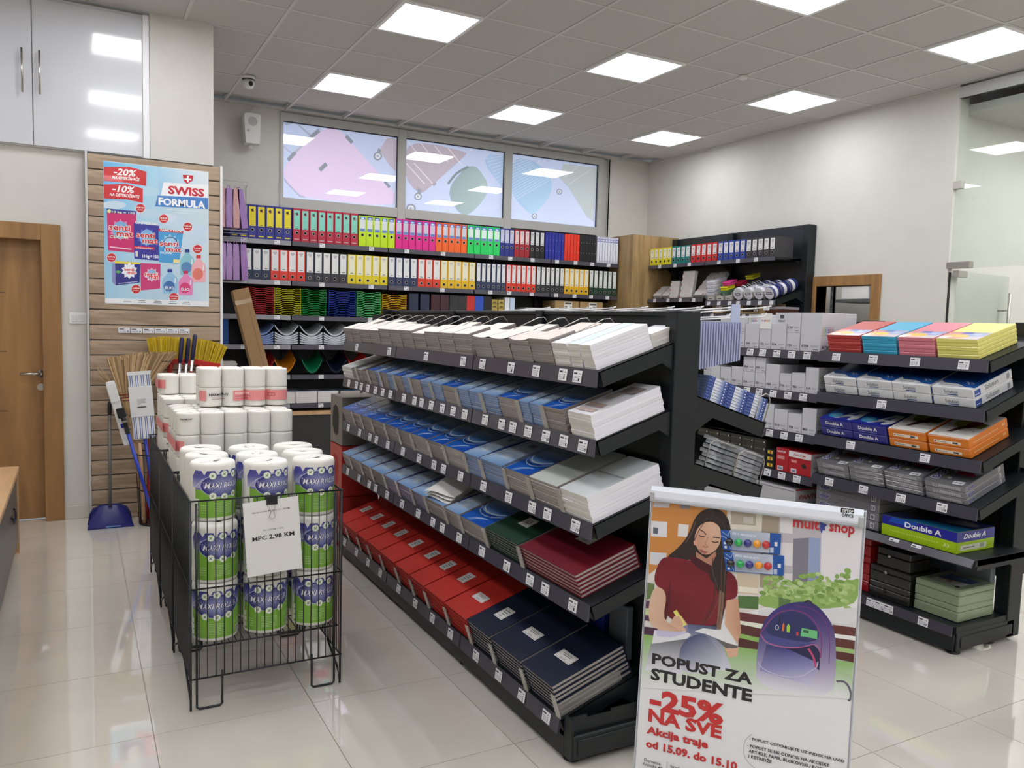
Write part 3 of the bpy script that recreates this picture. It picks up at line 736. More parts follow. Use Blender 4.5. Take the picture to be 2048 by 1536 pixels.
FILMB=[
('P','b8aebc',[3221,3462,3976,3412,3963,3367,3497,2935,3424,2880,3317,2932,3219,3063]),
('L','e6dce6',9,[3244,3443,3408,3278]),
('L','e6dce6',10,[3405,3437,3573,3271]),
('L','e6dce6',9,[3570,3431,3740,3263]),
('L','e6dce6',10,[3737,3425,3911,3255]),
('L','e6dce6',10,[3232,3198,3463,2992]),
('L','e6dce6',10,[3328,3209,3562,3003]),
('L','a8a4b0',49,[3366,2937,3432,2899]),
('L','a8a4b0',33,[3562,2987,3595,3021]),
('L','8d96a4',33,[3399,2926,3387,2864]),
('P','8d96a4',[3430,2850,3427,2834,3417,2819,3402,2809,3385,2804,3367,2806,3352,2813,3342,2826,3339,2842,3342,2858,3351,2873,3366,2883,3383,2888,3401,2887,3416,2879,3426,2866]),
('P','d8dee8',[3414,2849,3412,2838,3405,2829,3396,2822,3385,2819,3373,2820,3364,2825,3357,2833,3354,2843,3357,2854,3363,2863,3372,2870,3384,2873,3395,2872,3405,2867,3411,2859]),
('P','a4acb8',[3398,2847,3397,2842,3394,2838,3390,2835,3384,2833,3379,2834,3375,2836,3372,2840,3370,2845,3371,2850,3374,2854,3379,2857,3384,2859,3389,2858,3394,2856,3397,2852]),
('P','8d96a4',[3361,2712,3357,2691,3344,2672,3325,2659,3303,2653,3281,2655,3262,2665,3249,2681,3244,2701,3248,2722,3260,2741,3279,2754,3301,2760,3324,2758,3343,2748,3356,2732]),
('P','d8dee8',[3340,2710,3337,2696,3329,2684,3317,2675,3303,2671,3288,2673,3276,2679,3268,2690,3264,2703,3267,2717,3275,2729,3287,2737,3302,2741,3316,2740,3329,2734,3337,2723]),
('P','a4acb8',[3320,2708,3318,2702,3315,2696,3309,2692,3302,2690,3296,2691,3290,2694,3286,2699,3285,2705,3286,2711,3290,2717,3295,2721,3302,2723,3309,2722,3314,2719,3318,2714]),
('G',['97a8ae','8fa2a8','9fb4b6','aebfc0','a4b8ba','9ab0b4','93a6ac'],[3946,3224,4049,3264,4138,3233,4304,3017,4046,2698,3890,2690,3721,2943]),
('L','7e8c94',27,[3746,3022,3845,3155,3998,3245]),
('P','a8c2e2',[4269,3423,4449,3417,4432,3065,4248,3245,4201,3341]),
('L','c4d8ee',7,[4218,3358,4440,3416]),
('L','c4d8ee',7,[4240,3323,4441,3394]),
('L','c4d8ee',7,[4262,3288,4442,3356]),
('L','c4d8ee',7,[4285,3254,4443,3319]),
('L','c4d8ee',7,[4307,3218,4444,3281]),
('L','c4d8ee',7,[4330,3183,4445,3243]),
('L','c4d8ee',7,[4352,3148,4446,3205]),
('L','c4d8ee',7,[4375,3113,4448,3168]),
('L','c4d8ee',7,[4398,3077,4449,3130])]
FILMC=[
('G',['a4bcdc','9cbcdc','a4c8e6','b0d2ec','a8cae8','a0c0e0'],[4553,3429,4923,3416,5195,3138,4907,2779,4831,2770,4544,2997]),
('L','c2d6ec',8,[4554,3382,4734,3448]),
('L','c2d6ec',8,[4555,3347,4760,3432]),
('L','c2d6ec',8,[4556,3313,4787,3416]),
('L','c2d6ec',8,[4557,3278,4814,3400]),
('L','c2d6ec',7,[4559,3243,4841,3384]),
('L','c2d6ec',7,[4560,3208,4868,3368]),
('L','c2d6ec',7,[4561,3174,4895,3351]),
('L','c2d6ec',7,[4562,3139,4922,3335]),
('L','c2d6ec',7,[4563,3104,4949,3319]),
('L','c2d6ec',7,[4564,3069,4977,3302]),
('L','c2d6ec',7,[4565,3034,5004,3286]),
('L','c2d6ec',7,[4566,2999,5031,3270]),
('L','c2d6ec',7,[4567,2964,5059,3253]),
('L','c2d6ec',8,[4568,2929,5087,3236]),
('L','c2d6ec',8,[4569,2894,5114,3220]),
('P','b4bfc2',[5275,3424,5775,3432,5754,2761,5657,2807,5365,3147,5229,3248]),
('L','c8d0d2',10,[5297,3256,5510,3428]),
('L','c8d0d2',9,[5360,3180,5714,3418]),
('P','8d96a4',[5278,3086,5275,3072,5266,3059,5253,3050,5236,3045,5220,3047,5205,3053,5196,3064,5192,3077,5195,3091,5203,3104,5217,3113,5233,3118,5250,3116,5264,3110,5274,3099]),
('P','d8dee8',[5263,3084,5261,3075,5255,3067,5246,3061,5236,3058,5225,3059,5216,3063,5209,3070,5207,3079,5209,3088,5214,3096,5223,3102,5234,3105,5245,3104,5254,3100,5260,3093]),
('P','a4acb8',[5248,3083,5247,3079,5244,3075,5240,3072,5235,3071,5230,3071,5226,3073,5223,3076,5222,3080,5223,3084,5225,3088,5229,3091,5234,3092,5239,3092,5244,3090,5247,3087]),
('P','8d96a4',[4936,2759,4933,2745,4925,2733,4911,2724,4895,2720,4879,2721,4866,2728,4856,2739,4852,2752,4855,2766,4864,2778,4877,2787,4893,2791,4909,2790,4923,2783,4932,2773]),
('P','d8dee8',[4921,2758,4920,2749,4914,2741,4905,2735,4895,2732,4885,2733,4876,2738,4869,2745,4867,2753,4869,2762,4874,2770,4883,2776,4893,2779,4904,2778,4913,2774,4919,2767]),
('P','a4acb8',[4907,2757,4906,2752,4903,2749,4899,2746,4895,2745,4890,2745,4886,2747,4883,2750,4882,2754,4882,2759,4885,2762,4889,2765,4894,2766,4899,2766,4903,2764,4906,2761])]
# ---------------------------------------------------------------- the room
XL, XR, YF, YB, ZC = -3.6, 6.57, -3.2, 8.52, 3.568
DOORY = 6.40                       # wall with the oak door
GX, GY = 3.7115, 7.5533            # ceiling grid origin (600 mm module)

def floor():
    f = struct('floor', MB().box(XL-.1, YF-.1, -.1, 9.4, YB+.1, -.004), GROUT)
    tx, ty = .5575, .597
    me = MB().box(-tx/2+.0015, -ty/2+.0015, -.009, tx/2-.0015, ty/2-.0015, 0).mesh('floor_tile', TILE)
    for i in range(-8, 17):
        for j in range(-5, 15):
            x, y = .22+tx*(i+.5), 2.368-ty*4+ty*(j+.5)
            if x-tx/2 < XL-.3 or y-ty/2 < YF-.3 or x > 8.4 or y > YB: continue
            if y < -1.2 and x < -.5: continue
            if x > XR+.2 and y > 6.4: continue
            part('floor_tile', me, None, f, (x, y, 0))
floor()

LIT = set()
for i in range(-3, 2):
    for j in range(0, 6): LIT.add((3*i, -3*j))
def ceiling():
    c = struct('ceiling', MB().box(XL-.1, YF-.1, ZC+.05, 9.4, YB+.1, ZC+.12), CEIL)
    me = MB().box(.012, -.588, ZC+.001, .588, -.012, ZC+.014, 0, .002).mesh('ceiling_tile', CEIL)
    for i in range(-7, 5):
        for j in range(-17, 2):
            x, y = GX+.6*i, GY+.6*j
            if (i, j) in LIT: continue
            if x < .3 and y > 6.9 or x < -1.4 or x > XR-.55+.6 or y-.6 > YB or y < -1.2: continue
            if x+.6 > XR or y > YB:                      # cut tiles along the walls
                m2 = MB().box(.012, -.588, ZC+.001, min(.588, XR-.006-x), min(-.012, YB-.006-y), ZC+.014)
                part('ceiling_tile', m2, CEIL, c, (x, y, 0)); continue
            part('ceiling_tile', me, None, c, (x, y, 0))
    for i in range(-11, 6):
        x = GX+.6*i
        if XL < x < XR: part('ceiling_rail', MB().box(x-.012, YF, ZC-.003, x+.012, YB, ZC+.03), TBAR, c)
    for j in range(-17, 3):
        y = GY+.6*j
        if YF < y < YB: part('ceiling_rail', MB().box(XL, y-.012, ZC-.0026, XR, y+.012, ZC+.03), TBAR, c)
    part('edge_angle', MB().box(XR-.025, YF, ZC-.006, XR, YB, ZC+.02).box(XL, YB-.025, ZC-.006, XR, YB, ZC+.02), TBAR, c)
ceiling()

GLOW = mat('panel diffuser glow', 'ffffff', .5, emit='fafbff', glow=PANEL_GLOW)
def lamps():
    fr = MB()
    for a in ((-.296, -.296, -.27, .296), (.27, -.296, .296, .296), (-.27, -.296, .27, -.27), (-.27, .27, .27, .296)):
        fr.box(a[0], a[1], -.012, a[2], a[3], .02)
    fm = fr.mesh('frame', WHITE); dm = MB().box(-.27, -.27, -.008, .27, .27, .015).mesh('diffuser', GLOW)
    names = {(0, 0): 'above the middle window pane', (0, -3): 'in the middle of the ceiling', (-6//2, 0): 'nearest the wall camera',
             (-3, -3): 'cut by the top edge left of centre', (3, 0): 'nearest the back right corner', (3, -3): 'second from back along right wall',
             (3, -6): 'nearest the glass partition', (0, -6): 'cut by the top edge right of centre'}
    for i, j in sorted(LIT):
        x, y = GX+.6*i+.3, GY+.6*j-.3
        if x < XL or y < YF or (x < .9 and y > 6.2): continue
        lab = names.get((i, j)) or 'out of frame, row %s from back, column %s from left' % (NUM[-j//3], NUM[i//3+3])
        t = thing('ceiling_light', 'square white LED ceiling panel '+lab, 'ceiling light', (x, y, ZC-.002), group='square LED panels in the tiled ceiling')
        part('frame', fm, None, t); part('diffuser', dm, None, t)
lamps()

def walls():
    t = .14
    struct('wall_back', MB().box(.9, YB, 0, 1.856, YB+t, ZC).box(1.856, YB, 3.556, 5.94, YB+t, ZC).box(5.94, YB, 0, XR, YB+t, ZC).box(1.856, YB, 0, 5.94, YB+t, 1.6), WALL)
    # right wall: hatch into the store room at y 5.07..5.71, glass partition nearer than y 4.33
    w = MB()
    w.box(XR, 5.71, 0, XR+t, YB, ZC).box(XR, 5.07, 1.913, XR+t, 5.71, ZC).box(XR, 4.33, 0, XR+t, 5.07, ZC).box(XR, YF, 0, XR+t, 1.6, ZC)
    struct('wall_right', w, WALL)
    struct('wall_left', MB().box(XL-t, YF, 0, XL, DOORY, ZC), WALL)
    struct('wall_front', MB().box(XL, YF-t, 0, XR, YF, ZC), WALL)
    # wall of the oak door and its return behind the slatted panel
    struct('wall_door', MB().box(-.10, DOORY, 0, .90, DOORY+t, ZC).box(XL, DOORY, 2.055, -.10, DOORY+t, ZC).box(XL, DOORY, 0, -1.14, DOORY+t, 2.055).box(.76, DOORY+t, 0, .90, YB, ZC), WALL)
    struct('baseboard_left', MB().box(-.098, DOORY-.009, 0, .066, DOORY, .095, 0, .002), SKIRT)
    struct('baseboard_right', MB().box(XR-.009, 4.36, 0, XR, 4.97, .09, 0, .002), SKIRT)
walls()

def oak_door():
    d = struct('door_1', MB().box(-1.02, DOORY+.075, .008, -.195, DOORY+.115, 1.945), OAKD)
    f = MB()
    f.box(-.205, DOORY-.02, 0, -.088, DOORY+.0, 2.056, 0, .003).box(-1.14, DOORY-.02, 0, -1.02, DOORY, 2.056, 0, .003).box(-1.02, DOORY-.02, 1.945, -.205, DOORY, 2.056, 0, .003)
    f.box(-.205, DOORY, 0, -.19, DOORY+.12, 1.96).box(-1.035, DOORY, 0, -1.02, DOORY+.12, 1.96).box(-1.02, DOORY, 1.945, -.19, DOORY+.12, 1.96)
    part('door_frame', f, OAKD, d)
    for z in (.36, .77, 1.18, 1.58):
        part('panel_groove', MB().box(-1.0, DOORY+.0745, z, -.42, DOORY+.0752, z+.006), mat('oak groove', '5d4124', .6), d)
    h = MB().lathe([(.026, 0), (.026, .008), (.009, .01), (.009, .05)], 14, axis='y', c=(-.222, 0, 1.03))
    for i in range(len(h.v)): v = h.v[i]; h.v[i] = (v[0], DOORY+.075-v[1], v[2])
    h.f = [f[::-1] for f in h.f]
    h.tube([(-.222, DOORY+.03, 1.03), (-.25, DOORY+.024, 1.03), (-.345, DOORY+.024, 1.03)], .009, 8)
    part('door_handle', h, CHROME, d)
    k = MB().lathe([(.025, -.008), (.025, 0)], 14, axis='y', c=(-.222, DOORY+.075, .935)).box(-.226, DOORY+.064, .925, -.218, DOORY+.068, .945)
    part('lock_plate', k, CHROME, d)
oak_door()

def window():
    y = YB-.02
    ALU = mat('grey window frame', 'b6b7b3', .35)
    f = MB()
    x0, x1, z0, z1 = 1.856, 5.94, 1.62, 3.546
    xs = ((1.887, 3.124), (3.219, 4.448), (4.549, 5.774))
    f.box(x0, y, z0, xs[0][0], y+.08, z1).box(xs[2][1], y, z0, x1-.09, y+.08, z1).box(x1-.09, y+.05, z0, x1, y+.12, z1)
    f.box(xs[0][1], y-.004, z0+.001, xs[1][0], y+.079, z1-.001, 0, .006).box(xs[1][1], y-.004, z0+.001, xs[2][0], y+.079, z1-.001, 0, .006)
    for a, b in xs: f.box(a, y+.001, 3.462, b, y+.08, z1-.002).box(a, y+.001, 2.59, b, y+.08, 2.69).box(a, y+.001, z0, b, y+.08, z0+.06)
    w = struct('window_1', f, ALU)
    gk = mat('black window gasket', '1c1c20', .5)
    for (a, b), ops in zip(xs, (FILMA, FILMB, FILMC)):
        part('gasket', MB().box(a, y+.022, 3.452, b, y+.03, 3.462).box(b-.008, y+.022, 2.69, b, y+.03, 3.462), gk, w)
        art = Art(1e-4).poly([(a, 2.69), (b, 2.69), (b, 3.462), (a, 3.462)], ['c6d2f0', 'c8d2ee', 'c0ccec', 'c0ceee'])
        tmp = Art(); tmp.data(ops, smooth=True)
        # keep the suitcases inside their own pane
        tmp.v = [(min(max(p[0], a), b), min(max(p[1], 2.69), 3.462), p[2]) for p in tmp.v]
        for i in range(len(tmp.v)): pass
        o = len(art.v); art.v += [(p[0], p[1], p[2]*5+1e-4) for p in tmp.v]; art.c += tmp.c; art.f += [[q+o for q in ff] for ff in tmp.f]
        part('window_film', art.mesh('window_film', F_NEG_Y(0, y+.05, 0), FILM), None, w)
        part('pane', MB().add([(a, y+.035, 2.69), (b, y+.035, 2.69), (b, y+.035, 3.462), (a, y+.035, 3.462)], [(0, 1, 2, 3)]), mat_clear('window glazing', 'ffffff', 1.5, .0, .06) if 'window glazing' not in MATS else MATS['window glazing'], w)
        part('window_film', Art().rect(a, z0+.06, b, 2.59, 'e4e0ee').mesh('window_film', F_NEG_Y(0, y+.05, 0), FILM), None, w)
        part('gasket', MB().box(a, y+.02, 2.575, b, y+.03, 2.59), gk, w)
    struct('trim_1', MB().box(x1-.002, y+.04, 2.0, x1+.02, YB, 3.546), WALL)
window()

def store_hatch():
    f = MB(); x = XR-.02; d = XR+.15
    f.box(x, 4.97, 0, d, 5.07, 2.012, 0, .004).box(x, 5.71, 0, d, 5.81, 2.012, 0, .004).box(x, 5.07, 1.913, d, 5.71, 2.012, 0, .004)
    struct('door_2', f, OAKD)
    # the store room seen through the opening
    struct('wall_store', MB().box(8.3, 4.5, 0, 8.4, 6.4, 2.8).box(XR+.14, 6.4, 0, 8.4, 6.5, 2.8).box(XR+.14, 4.4, 0, 8.4, 4.5, 2.8).box(XR+.14, 4.4, 2.8, 8.4, 6.5, 2.9), WALL)
    g = mat('galvanised grey rack steel', '6d7174', .45, metal=.5)
    t = thing('storage_rack', 'grey slotted metal storage rack seen through oak framed hatch', 'rack', (7.4, 5.55, 0))
    for yy in (5.12, 5.55, 6.05):
        m = MB().box(7.2, yy-.02, 0, 7.23, yy+.02, 2.4).box(7.2, yy-.02, 0, 7.24, yy-.016, 2.4)
        for k in range(24): m.box(7.197, yy-.006, .1+k*.095, 7.2005, yy+.006, .135+k*.095, 1)
        part('upright', m, [g, BLACK], t, world=True)
    for z in (1.48, 1.78, 2.1): part('shelf', MB().box(7.235, 5.1, z, 7.7, 6.07, z+.03), g, t, world=True)
    single('storage_box', MB().box(-.15, -.17, 0, .15, .17, .18, 0, .006).box(-.155, -.175, .13, .155, .175, .19, 0, .004), WHITE, 'white lidded box on storage rack behind hatch', 'box', (7.40, 5.80, 1.811))
    single('storage_carton', MB().box(-.14, -.16, 0, .14, .16, .24, 0, .006), mat('grey carton', '57555a', .7), 'dark grey carton on storage rack behind hatch', 'box', (7.4, 5.335, 1.511))
    tt = thing('ceiling_light', 'added square LED panel brightening the store room behind the hatch', 'ceiling light', (7.0, 5.45, 2.79)); part('frame', D.meshes['frame'], None, tt); part('diffuser', D.meshes['diffuser'], None, tt)  # unseen panel added to brighten the store room
store_hatch()

def glass_front():
    z = 3.466
    t = struct('trim_2', MB().box(XR-.01, 1.6, z, XR+.06, 4.33, 3.545).box(XR-.006, 1.6, z-.012, XR+.03, 4.33, z), mat('pale grey header profile', 'c4c6c4', .4))
    p = MB().box(XR+.02, 1.6, 2.03, XR+.03, 4.325, z-.012).box(XR+.02, 1.6, 0.01, XR+.03, 3.30, 2.02)
    part('pane', p, GLASSG, t)
    part('black_seal', MB().box(XR+.015, 4.32, .02, XR+.035, 4.335, 2.0).box(XR, 1.6, z-.014, XR+.04, 4.33, z-.006), BLACK, t)
    part('clamp', MB().box(XR-.005, 4.26, 2.70, XR+.055, 4.335, 2.765, 0, .003), CHROME, t)
    part('clamp', MB().box(XR-.005, 4.14, 2.03, XR+.055, 4.345, 2.085, 0, .003), CHROME, t)
    d = struct('door_3', MB().box(0, -.005, .01, .93, .005, 2.01), GLASSG, (XR+.04, 4.27, 0))
    d.rotation_euler = (0, 0, R(6))
    part('door_hinge', MB().box(-.02, -.025, 1.96, .13, .025, 2.015, 0, .003), CHROME, d)
    for s in (-1, 1):
        m = MB().tube([(.85, s*.055, 1.2), (.85, s*.055, 1.86)], .013, 10).tube([(.85, 0, 1.70), (.85, s*.055, 1.70)], .008, 8).tube([(.85, 0, 1.3), (.85, s*.055, 1.3)], .008, 8)
        part('door_handle', m, CHROME, d)
    # white lobby behind the glass
    struct('wall_lobby', MB().box(9.1, 1.4, 0, 9.2, 4.6, ZC).box(XR+.14, 4.42, 0, 9.2, 4.56, ZC).box(XR+.14, 1.3, 0, 9.2, 1.4, ZC), WALL)
    part('ceiling_tile', MB().box(XR+.14, 1.4, 3.36, 9.1, 4.42, 3.42), CEIL, D.objects['ceiling'])
    for x, y, nm in ((7.4, 3.4, 'far'), (8.4, 3.4, 'far outer'), (7.4, 2.0, 'near'), (8.4, 2.0, 'near outer')):  # panels added to make the lobby as bright as the walls
        tt = thing('ceiling_light', nm+' added LED panel brightening the lobby behind the glass partition', 'ceiling light', (x, y, 3.355))
        part('frame', D.meshes['frame'], None, tt); part('diffuser', D.meshes['diffuser'], None, tt)
glass_front()

def wall_cupboards():
    t = thing('wall_cupboard', 'tall glossy white wall cupboard with bar handles above the oak door', 'cupboard', (-.3, 6.36, 2.56))
    y = 6.375
    part('carcass', MB().box(-1.5, y, 2.565, .9, DOORY-.001, 3.55), WHITE, t, world=True)
    for x0, x1, hx in ((-.895, -.238, -.292), (-.232, .43, -.192)):
        d = part('door', MB().box(x0, y-.02, 2.57, x1, y-.001, 3.528, 0, .002), GLOSSW, t, world=True)
        h = MB().tube([(hx, y-.052, 2.90), (hx, y-.052, 3.185)], .0065, 10)
        for z in (2.95, 3.135): h.tube([(hx, y-.02, z), (hx, y-.052, z)], .005, 8)
        part('handle', h, CHROME, d)
    part('filler_panel', MB().box(.435, y-.018, 2.565, .475, y, 3.55), WHITE, t, world=True)
    part('side_panel', MB().box(.479, y-.018, 2.565, .905, y, 3.566), WALL, t, world=True)
wall_cupboards()

def slat_panel():
    t = thing('slat_wall_panel', 'light oak slatted display panel with metal edge strips on the left wall', 'panel', (.5, 6.35, 0))
    part('backing', MB().box(.078, 6.315, 0, .945, DOORY-.002, 2.55), mat('grey groove backing', '77746e', .5), t, world=True)  # plain grey board behind the slats, visible in the grooves
    n, p = 24, 2.55/24
    rr = random.Random(3)
    for k in range(n):
        o = part('slat', MB().box(-.43, -.02, .004, .43, 0, p-.004, 0, .002), OAKS, t, (0, 0, 0))
        o.location = (.0105, -.033, k*p)
    e = mat('aluminium edge strip', 'c3c3c2', .35, metal=.3)
    part('edge_strip', MB().box(.066, 6.292, 0, .08, 6.39, 2.56), e, t, world=True)
    part('edge_strip', MB().box(.941, 6.288, 0, .958, 6.39, 2.555), WHITE, t, world=True)
    single('poster', MB().box(-.2625, 0, -.355, .2625, .0012, .355), PAPERW, 'colourful detergent sale poster with red discount banners on slatted panel', 'poster', (.451, 6.2935, 1.982))
    a = Art(1e-5).data(WALLPOSTER)
    ps = D.objects['poster']
    xs = [v[0] for v in a.v[:6]]; zs = [v[1] for v in a.v[:6]]
    x0, x1, z0, z1 = min(xs), max(xs), min(zs), max(zs)
    a.v = [(min(max(v[0], x0), x1), min(max(v[1], z0), z1), v[2]) for v in a.v]
    ps.location = ((x0+x1)/2, 6.2955, (z0+z1)/2)
    me = MB().box(-(x1-x0)/2-.001, -.0008, -(z1-z0)/2-.001, (x1-x0)/2+.001, .0008, (z1-z0)/2+.001).mesh('poster', PAPERW); ps.data = me
    part('printed_face', a.mesh('printed_face', F_NEG_Y(0, 6.2945, 0), PRINTG), None, ps, world=True)
    # six small price cards in the groove
    for k in range(6):
        a = Art(3e-5); a.rect(-.036, -.018, .036, .018, 'e6e6ea'); a.rect(-.03, .004, .0, .011, '55555c')
        for q in range(3): a.rect(-.03, -.012+q*.005, .012, -.0098+q*.005, 'a4a4ac')
        a.text(str((3, 4, 5, 12, 9, 6)[k]), .018, -.013, .01, .012, '222226', 'B')
        c = single('price_card', MB().box(-.037, 0, -.019, .037, .002, .019), WHITE, '%s of six white price cards in slatted panel groove' % of_row(k, 6), 'price card', (.296+k*.079, 6.291, 1.345), group='price cards on the slatted panel')
        part('printed_face', a.mesh('printed_face', F_NEG_Y(0, -.0005, 0)), None, c)
slat_panel()

def wall_bits():
    s = thing('light_switch', 'white double light switch plate beside slatted panel', 'switch', (.012, DOORY, 1.42))
    part('plate', MB().box(-.055, -.009, -.04, .055, 0, .04, 0, .004), WHITE, s)
    for x in (-.022, .022): part('rocker', MB().box(x-.018, -.013, -.024, x+.018, -.009, .024, 0, .002), mat('switch rocker', 'd6d6d8', .3), s)
    g = mat('white speaker plastic', 'dcdcd8', .5)
    s = thing('wall_speaker', 'white wall speaker with round grille left of window', 'speaker', (1.545, YB, 3.31))
    part('cabinet', MB().prism([(-.06, -.15), (.075, -.15), (.085, .12), (.07, .14), (-.05, .14), (-.075, .12)], -.19, -.06, 'y'), g, s)
    part('bracket', MB().box(-.03, -.06, -.05, .03, 0, .05), g, s)
    part('grille', MB().lathe([(.045, -.004), (.042, 0)], 20, axis='y', c=(.005, -.19, .06)), mat('speaker grille mesh', 'b4b5b2', .6), s)
    part('tweeter', MB().lathe([(.014, -.003), (.014, 0)], 12, axis='y', c=(-.035, -.19, -.03)), mat('speaker grille mesh'), s)
    part('knob', MB().lathe([(.022, -.19), (.022, -.15)], 12, c=(0, -.1, 0)), g, s)
    part('cable', MB().tube([(-.01, -.08, .14), (0, -.06, .18), (.03, -.03, .21), (.045, -.01, .25)], .003, 6), g, s)
    s = thing('security_camera', 'small white dome security camera under ceiling tiles', 'camera', (1.36, 7.5, ZC-.003))
    part('mount', MB().lathe([(.055, -.03), (.058, 0)], 20), g, s)
    part('collar', MB().lathe([(.056, -.036), (.056, -.03)], 20), BLACK, s)
    part('housing', MB().lathe([(.012, -.11), (.036, -.1), (.048, -.075), (.05, -.036)], 20), g, s)
    part('lens', MB().lathe([(.0, -.022), (.016, -.02), (.022, 0), (.022, .03)], 14, axis='y', c=(.012, -.04, -.07)), BLACK, s)
    s = single('ceiling_sensor', MB().lathe([(.02, -.03), (.035, -.022), (.04, 0)], 14), g, 'small white detector on ceiling between light panels', 'sensor', (4.9, 5.14, ZC-.004))
wall_bits()

def oak_column():
    t = thing('corner_cupboard', 'tall oak veneered corner cupboard between the two shelving walls', 'cupboard', (6.17, 8.18, 0))
    part('side_panel', MB().box(5.862, 7.862, .01, 5.88, YB-.03, 2.54, 0, .001), OAKC, t, world=True)
    part('front_panel', MB().box(5.862, 7.85, .01, XR-.012, 7.861, 2.54, 0, .001), OAKC, t, world=True)
    part('top_panel', MB().box(5.862, 7.85, 2.541, XR-.012, YB-.03, 2.556), OAKC, t, world=True)
oak_column()
# ---------------------------------------------------------------- price tags shared by all shelving
TAGS = []
def make_tags():
    for num in ('7', '2', '17', '10', '1', '3', '22', '18'):
        a = Art(2e-5); a.rect(-.026, -.02, .026, .02, 'e9e9ec')
        a.rect(-.022, .007, -.002, .013, '3a3a40'); a.rect(.006, .008, .02, .011, '8c8c94')
        for q in range(4): a.rect(-.022, -.015+q*.0048, .004, -.0132+q*.0048, 'a0a0a8')
        a.rect(.008, -.002, .014, .002, '7c7c84')
        a.text(num, .006, -.016, .008*len(num), .011, '1c1c20', 'B')
        TAGS.append(a.mesh('price_tag', frame((0, 0, 0), (0, -1, 0), (0, 0, 1))))
make_tags()
def tag(parent, loc, k=0, rot=(0, 0, 0)):
    return part('price_tag', TAGS[k % len(TAGS)], None, parent, loc, rot)

# ---------------------------------------------------------------- lever arch files
RINGM = MB()
for i in range(16): pass
RINGM.lathe([(.0125, 0), (.016, -.0015), (.0165, 0)], 16, axis='y', cap=False).lathe([(.0125, -.0003), (.0, -.0003)], 16, 1, axis='y', cap=False)
RINGM.f = RINGM.f; RING = RINGM.mesh('finger_ring', [CHROME, mat('dark finger hole', '060606', .9)])
FILES = {}
def file_proto(key, w, h, body, label, d=.285):
    """spine label = (colour, z0, z1, kind)"""
    m = mat('file board '+body, body, .4)
    b = MB().box(-w/2+.0018, 0, 0, w/2-.0018, .003, h, 0, .0012).box(-w/2+.001, .003, 0, -w/2+.004, d, h).box(w/2-.004, .003, 0, w/2-.001, d, h).box(-w/2+.005, .03, .004, w/2-.005, d-.01, h-.02, 1)
    parts = [('cover', b.mesh('cover', [m, PAPERL]), (0, 0, 0))]
    if label:
        c, z0, z1, kind = label
        a = Art(3e-5); x = w/2-.011 if w > .06 else w/2-.007
        if kind == 'dots':
            for zz in (h*.33, h*.72): a.ell(0, zz, .004, .004, 'd0d0d4', 10); a.ell(0, zz, .0022, .0022, '1a1a1e', 8)
        else: a.rect(-x, z0, x, z1, c)
        if kind == 'frame':          # coloured label with a dark emblem at the top
            a.rect(-x*.45, z1-.042, x*.35, z1-.024, '2c2a34'); a.rect(-x*.3, z1-.05, x*.5, z1-.042, 'b03a48'); a.rect(-x*.1, z1-.022, x*.4, z1-.018, '6a6a70')
            for q in range(4): a.rect(-x*.8, z0+.03+q*.017, x*.8, z0+.031+q*.017, '8a8a60' if c < 'a' else 'b8a020')
            a.rect(-x*.5, z0+.006, x*.5, z0+.011, '33333a'); a.rect(-x*.8, .018, x*.8, .028, c if c > 'e' else 'b8a8a8')
        elif kind == 'neon':
            a.rect(-x, z1-.03, x, z1, '3a64b8'); a.ell(0, z1-.018, x*.7, .009, 'c8dcf0'); a.rect(-x, z0, x, z0+.03, '7a98cc'); a.text('AZ', -x*.6, z0+.008, x*1.2, .014, '2a4a9a', 'B')
        elif kind == 'plain':
            ink = '8c2a2a' if body[:2] > 'c0' and body[2:4] < '60' else '4a4a52'
            if body[:2] > 'c0' and body[2:4] > '90': ink = 'c8b860'
            a.rect(-x*.55, z1-.036, x*.55, z1-.014, 'c4c4c8'); a.line([(-x*.5, z1-.02), (-x*.25, z1-.033), (0, z1-.022), (x*.25, z1-.033), (x*.5, z1-.02)], .003, ink); a.rect(-x*.3, z1-.044, x*.3, z1-.04, ink)
            a.rect(-x*.45, z0+.012, x*.45, z0+.018, '44444a')
        elif kind == 'clear':
            a.rect(-x, z1-.05, x, z1-.01, '5a6ab0'); a.rect(-x*.6, z1-.04, x*.6, z1-.02, 'e8e8f4')
        parts.append(('spine_label', a.mesh('spine_label', F_NEG_Y(0, -.0004, 0)), (0, 0, 0)))
    FILES[key] = (parts, w, h, d)
def put_file(key, x, y, z, rz, label, group, ringz=None):
    parts, w, h, d = FILES[key]
    t = thing('lever_arch_file', label, 'file', (x, y, z), (0, 0, rz), group)
    for n, me, loc in parts: part(n, me, None, t, loc)
    if ringz: part('finger_ring', RING, None, t, (0, -.0008, ringz))
    return t
def file_run(key, x0, x1, n, y, z, words, where, ring=None, along='x', skip=0):
    """n files side by side filling x0..x1"""
    p = (x1-x0)/n
    for k in range(n):
        c = x0+p*(k+.5)
        lab = '%s of %s %s, %s' % (of_row(k, n).replace('from left', 'from left'), NUM[n-1], words, where)
        if along == 'x': put_file(key, c, y, z, 0, lab, words+', '+where, ring)
        else: put_file(key, y, c, z, -math.pi/2, lab, words+', '+where, ring)

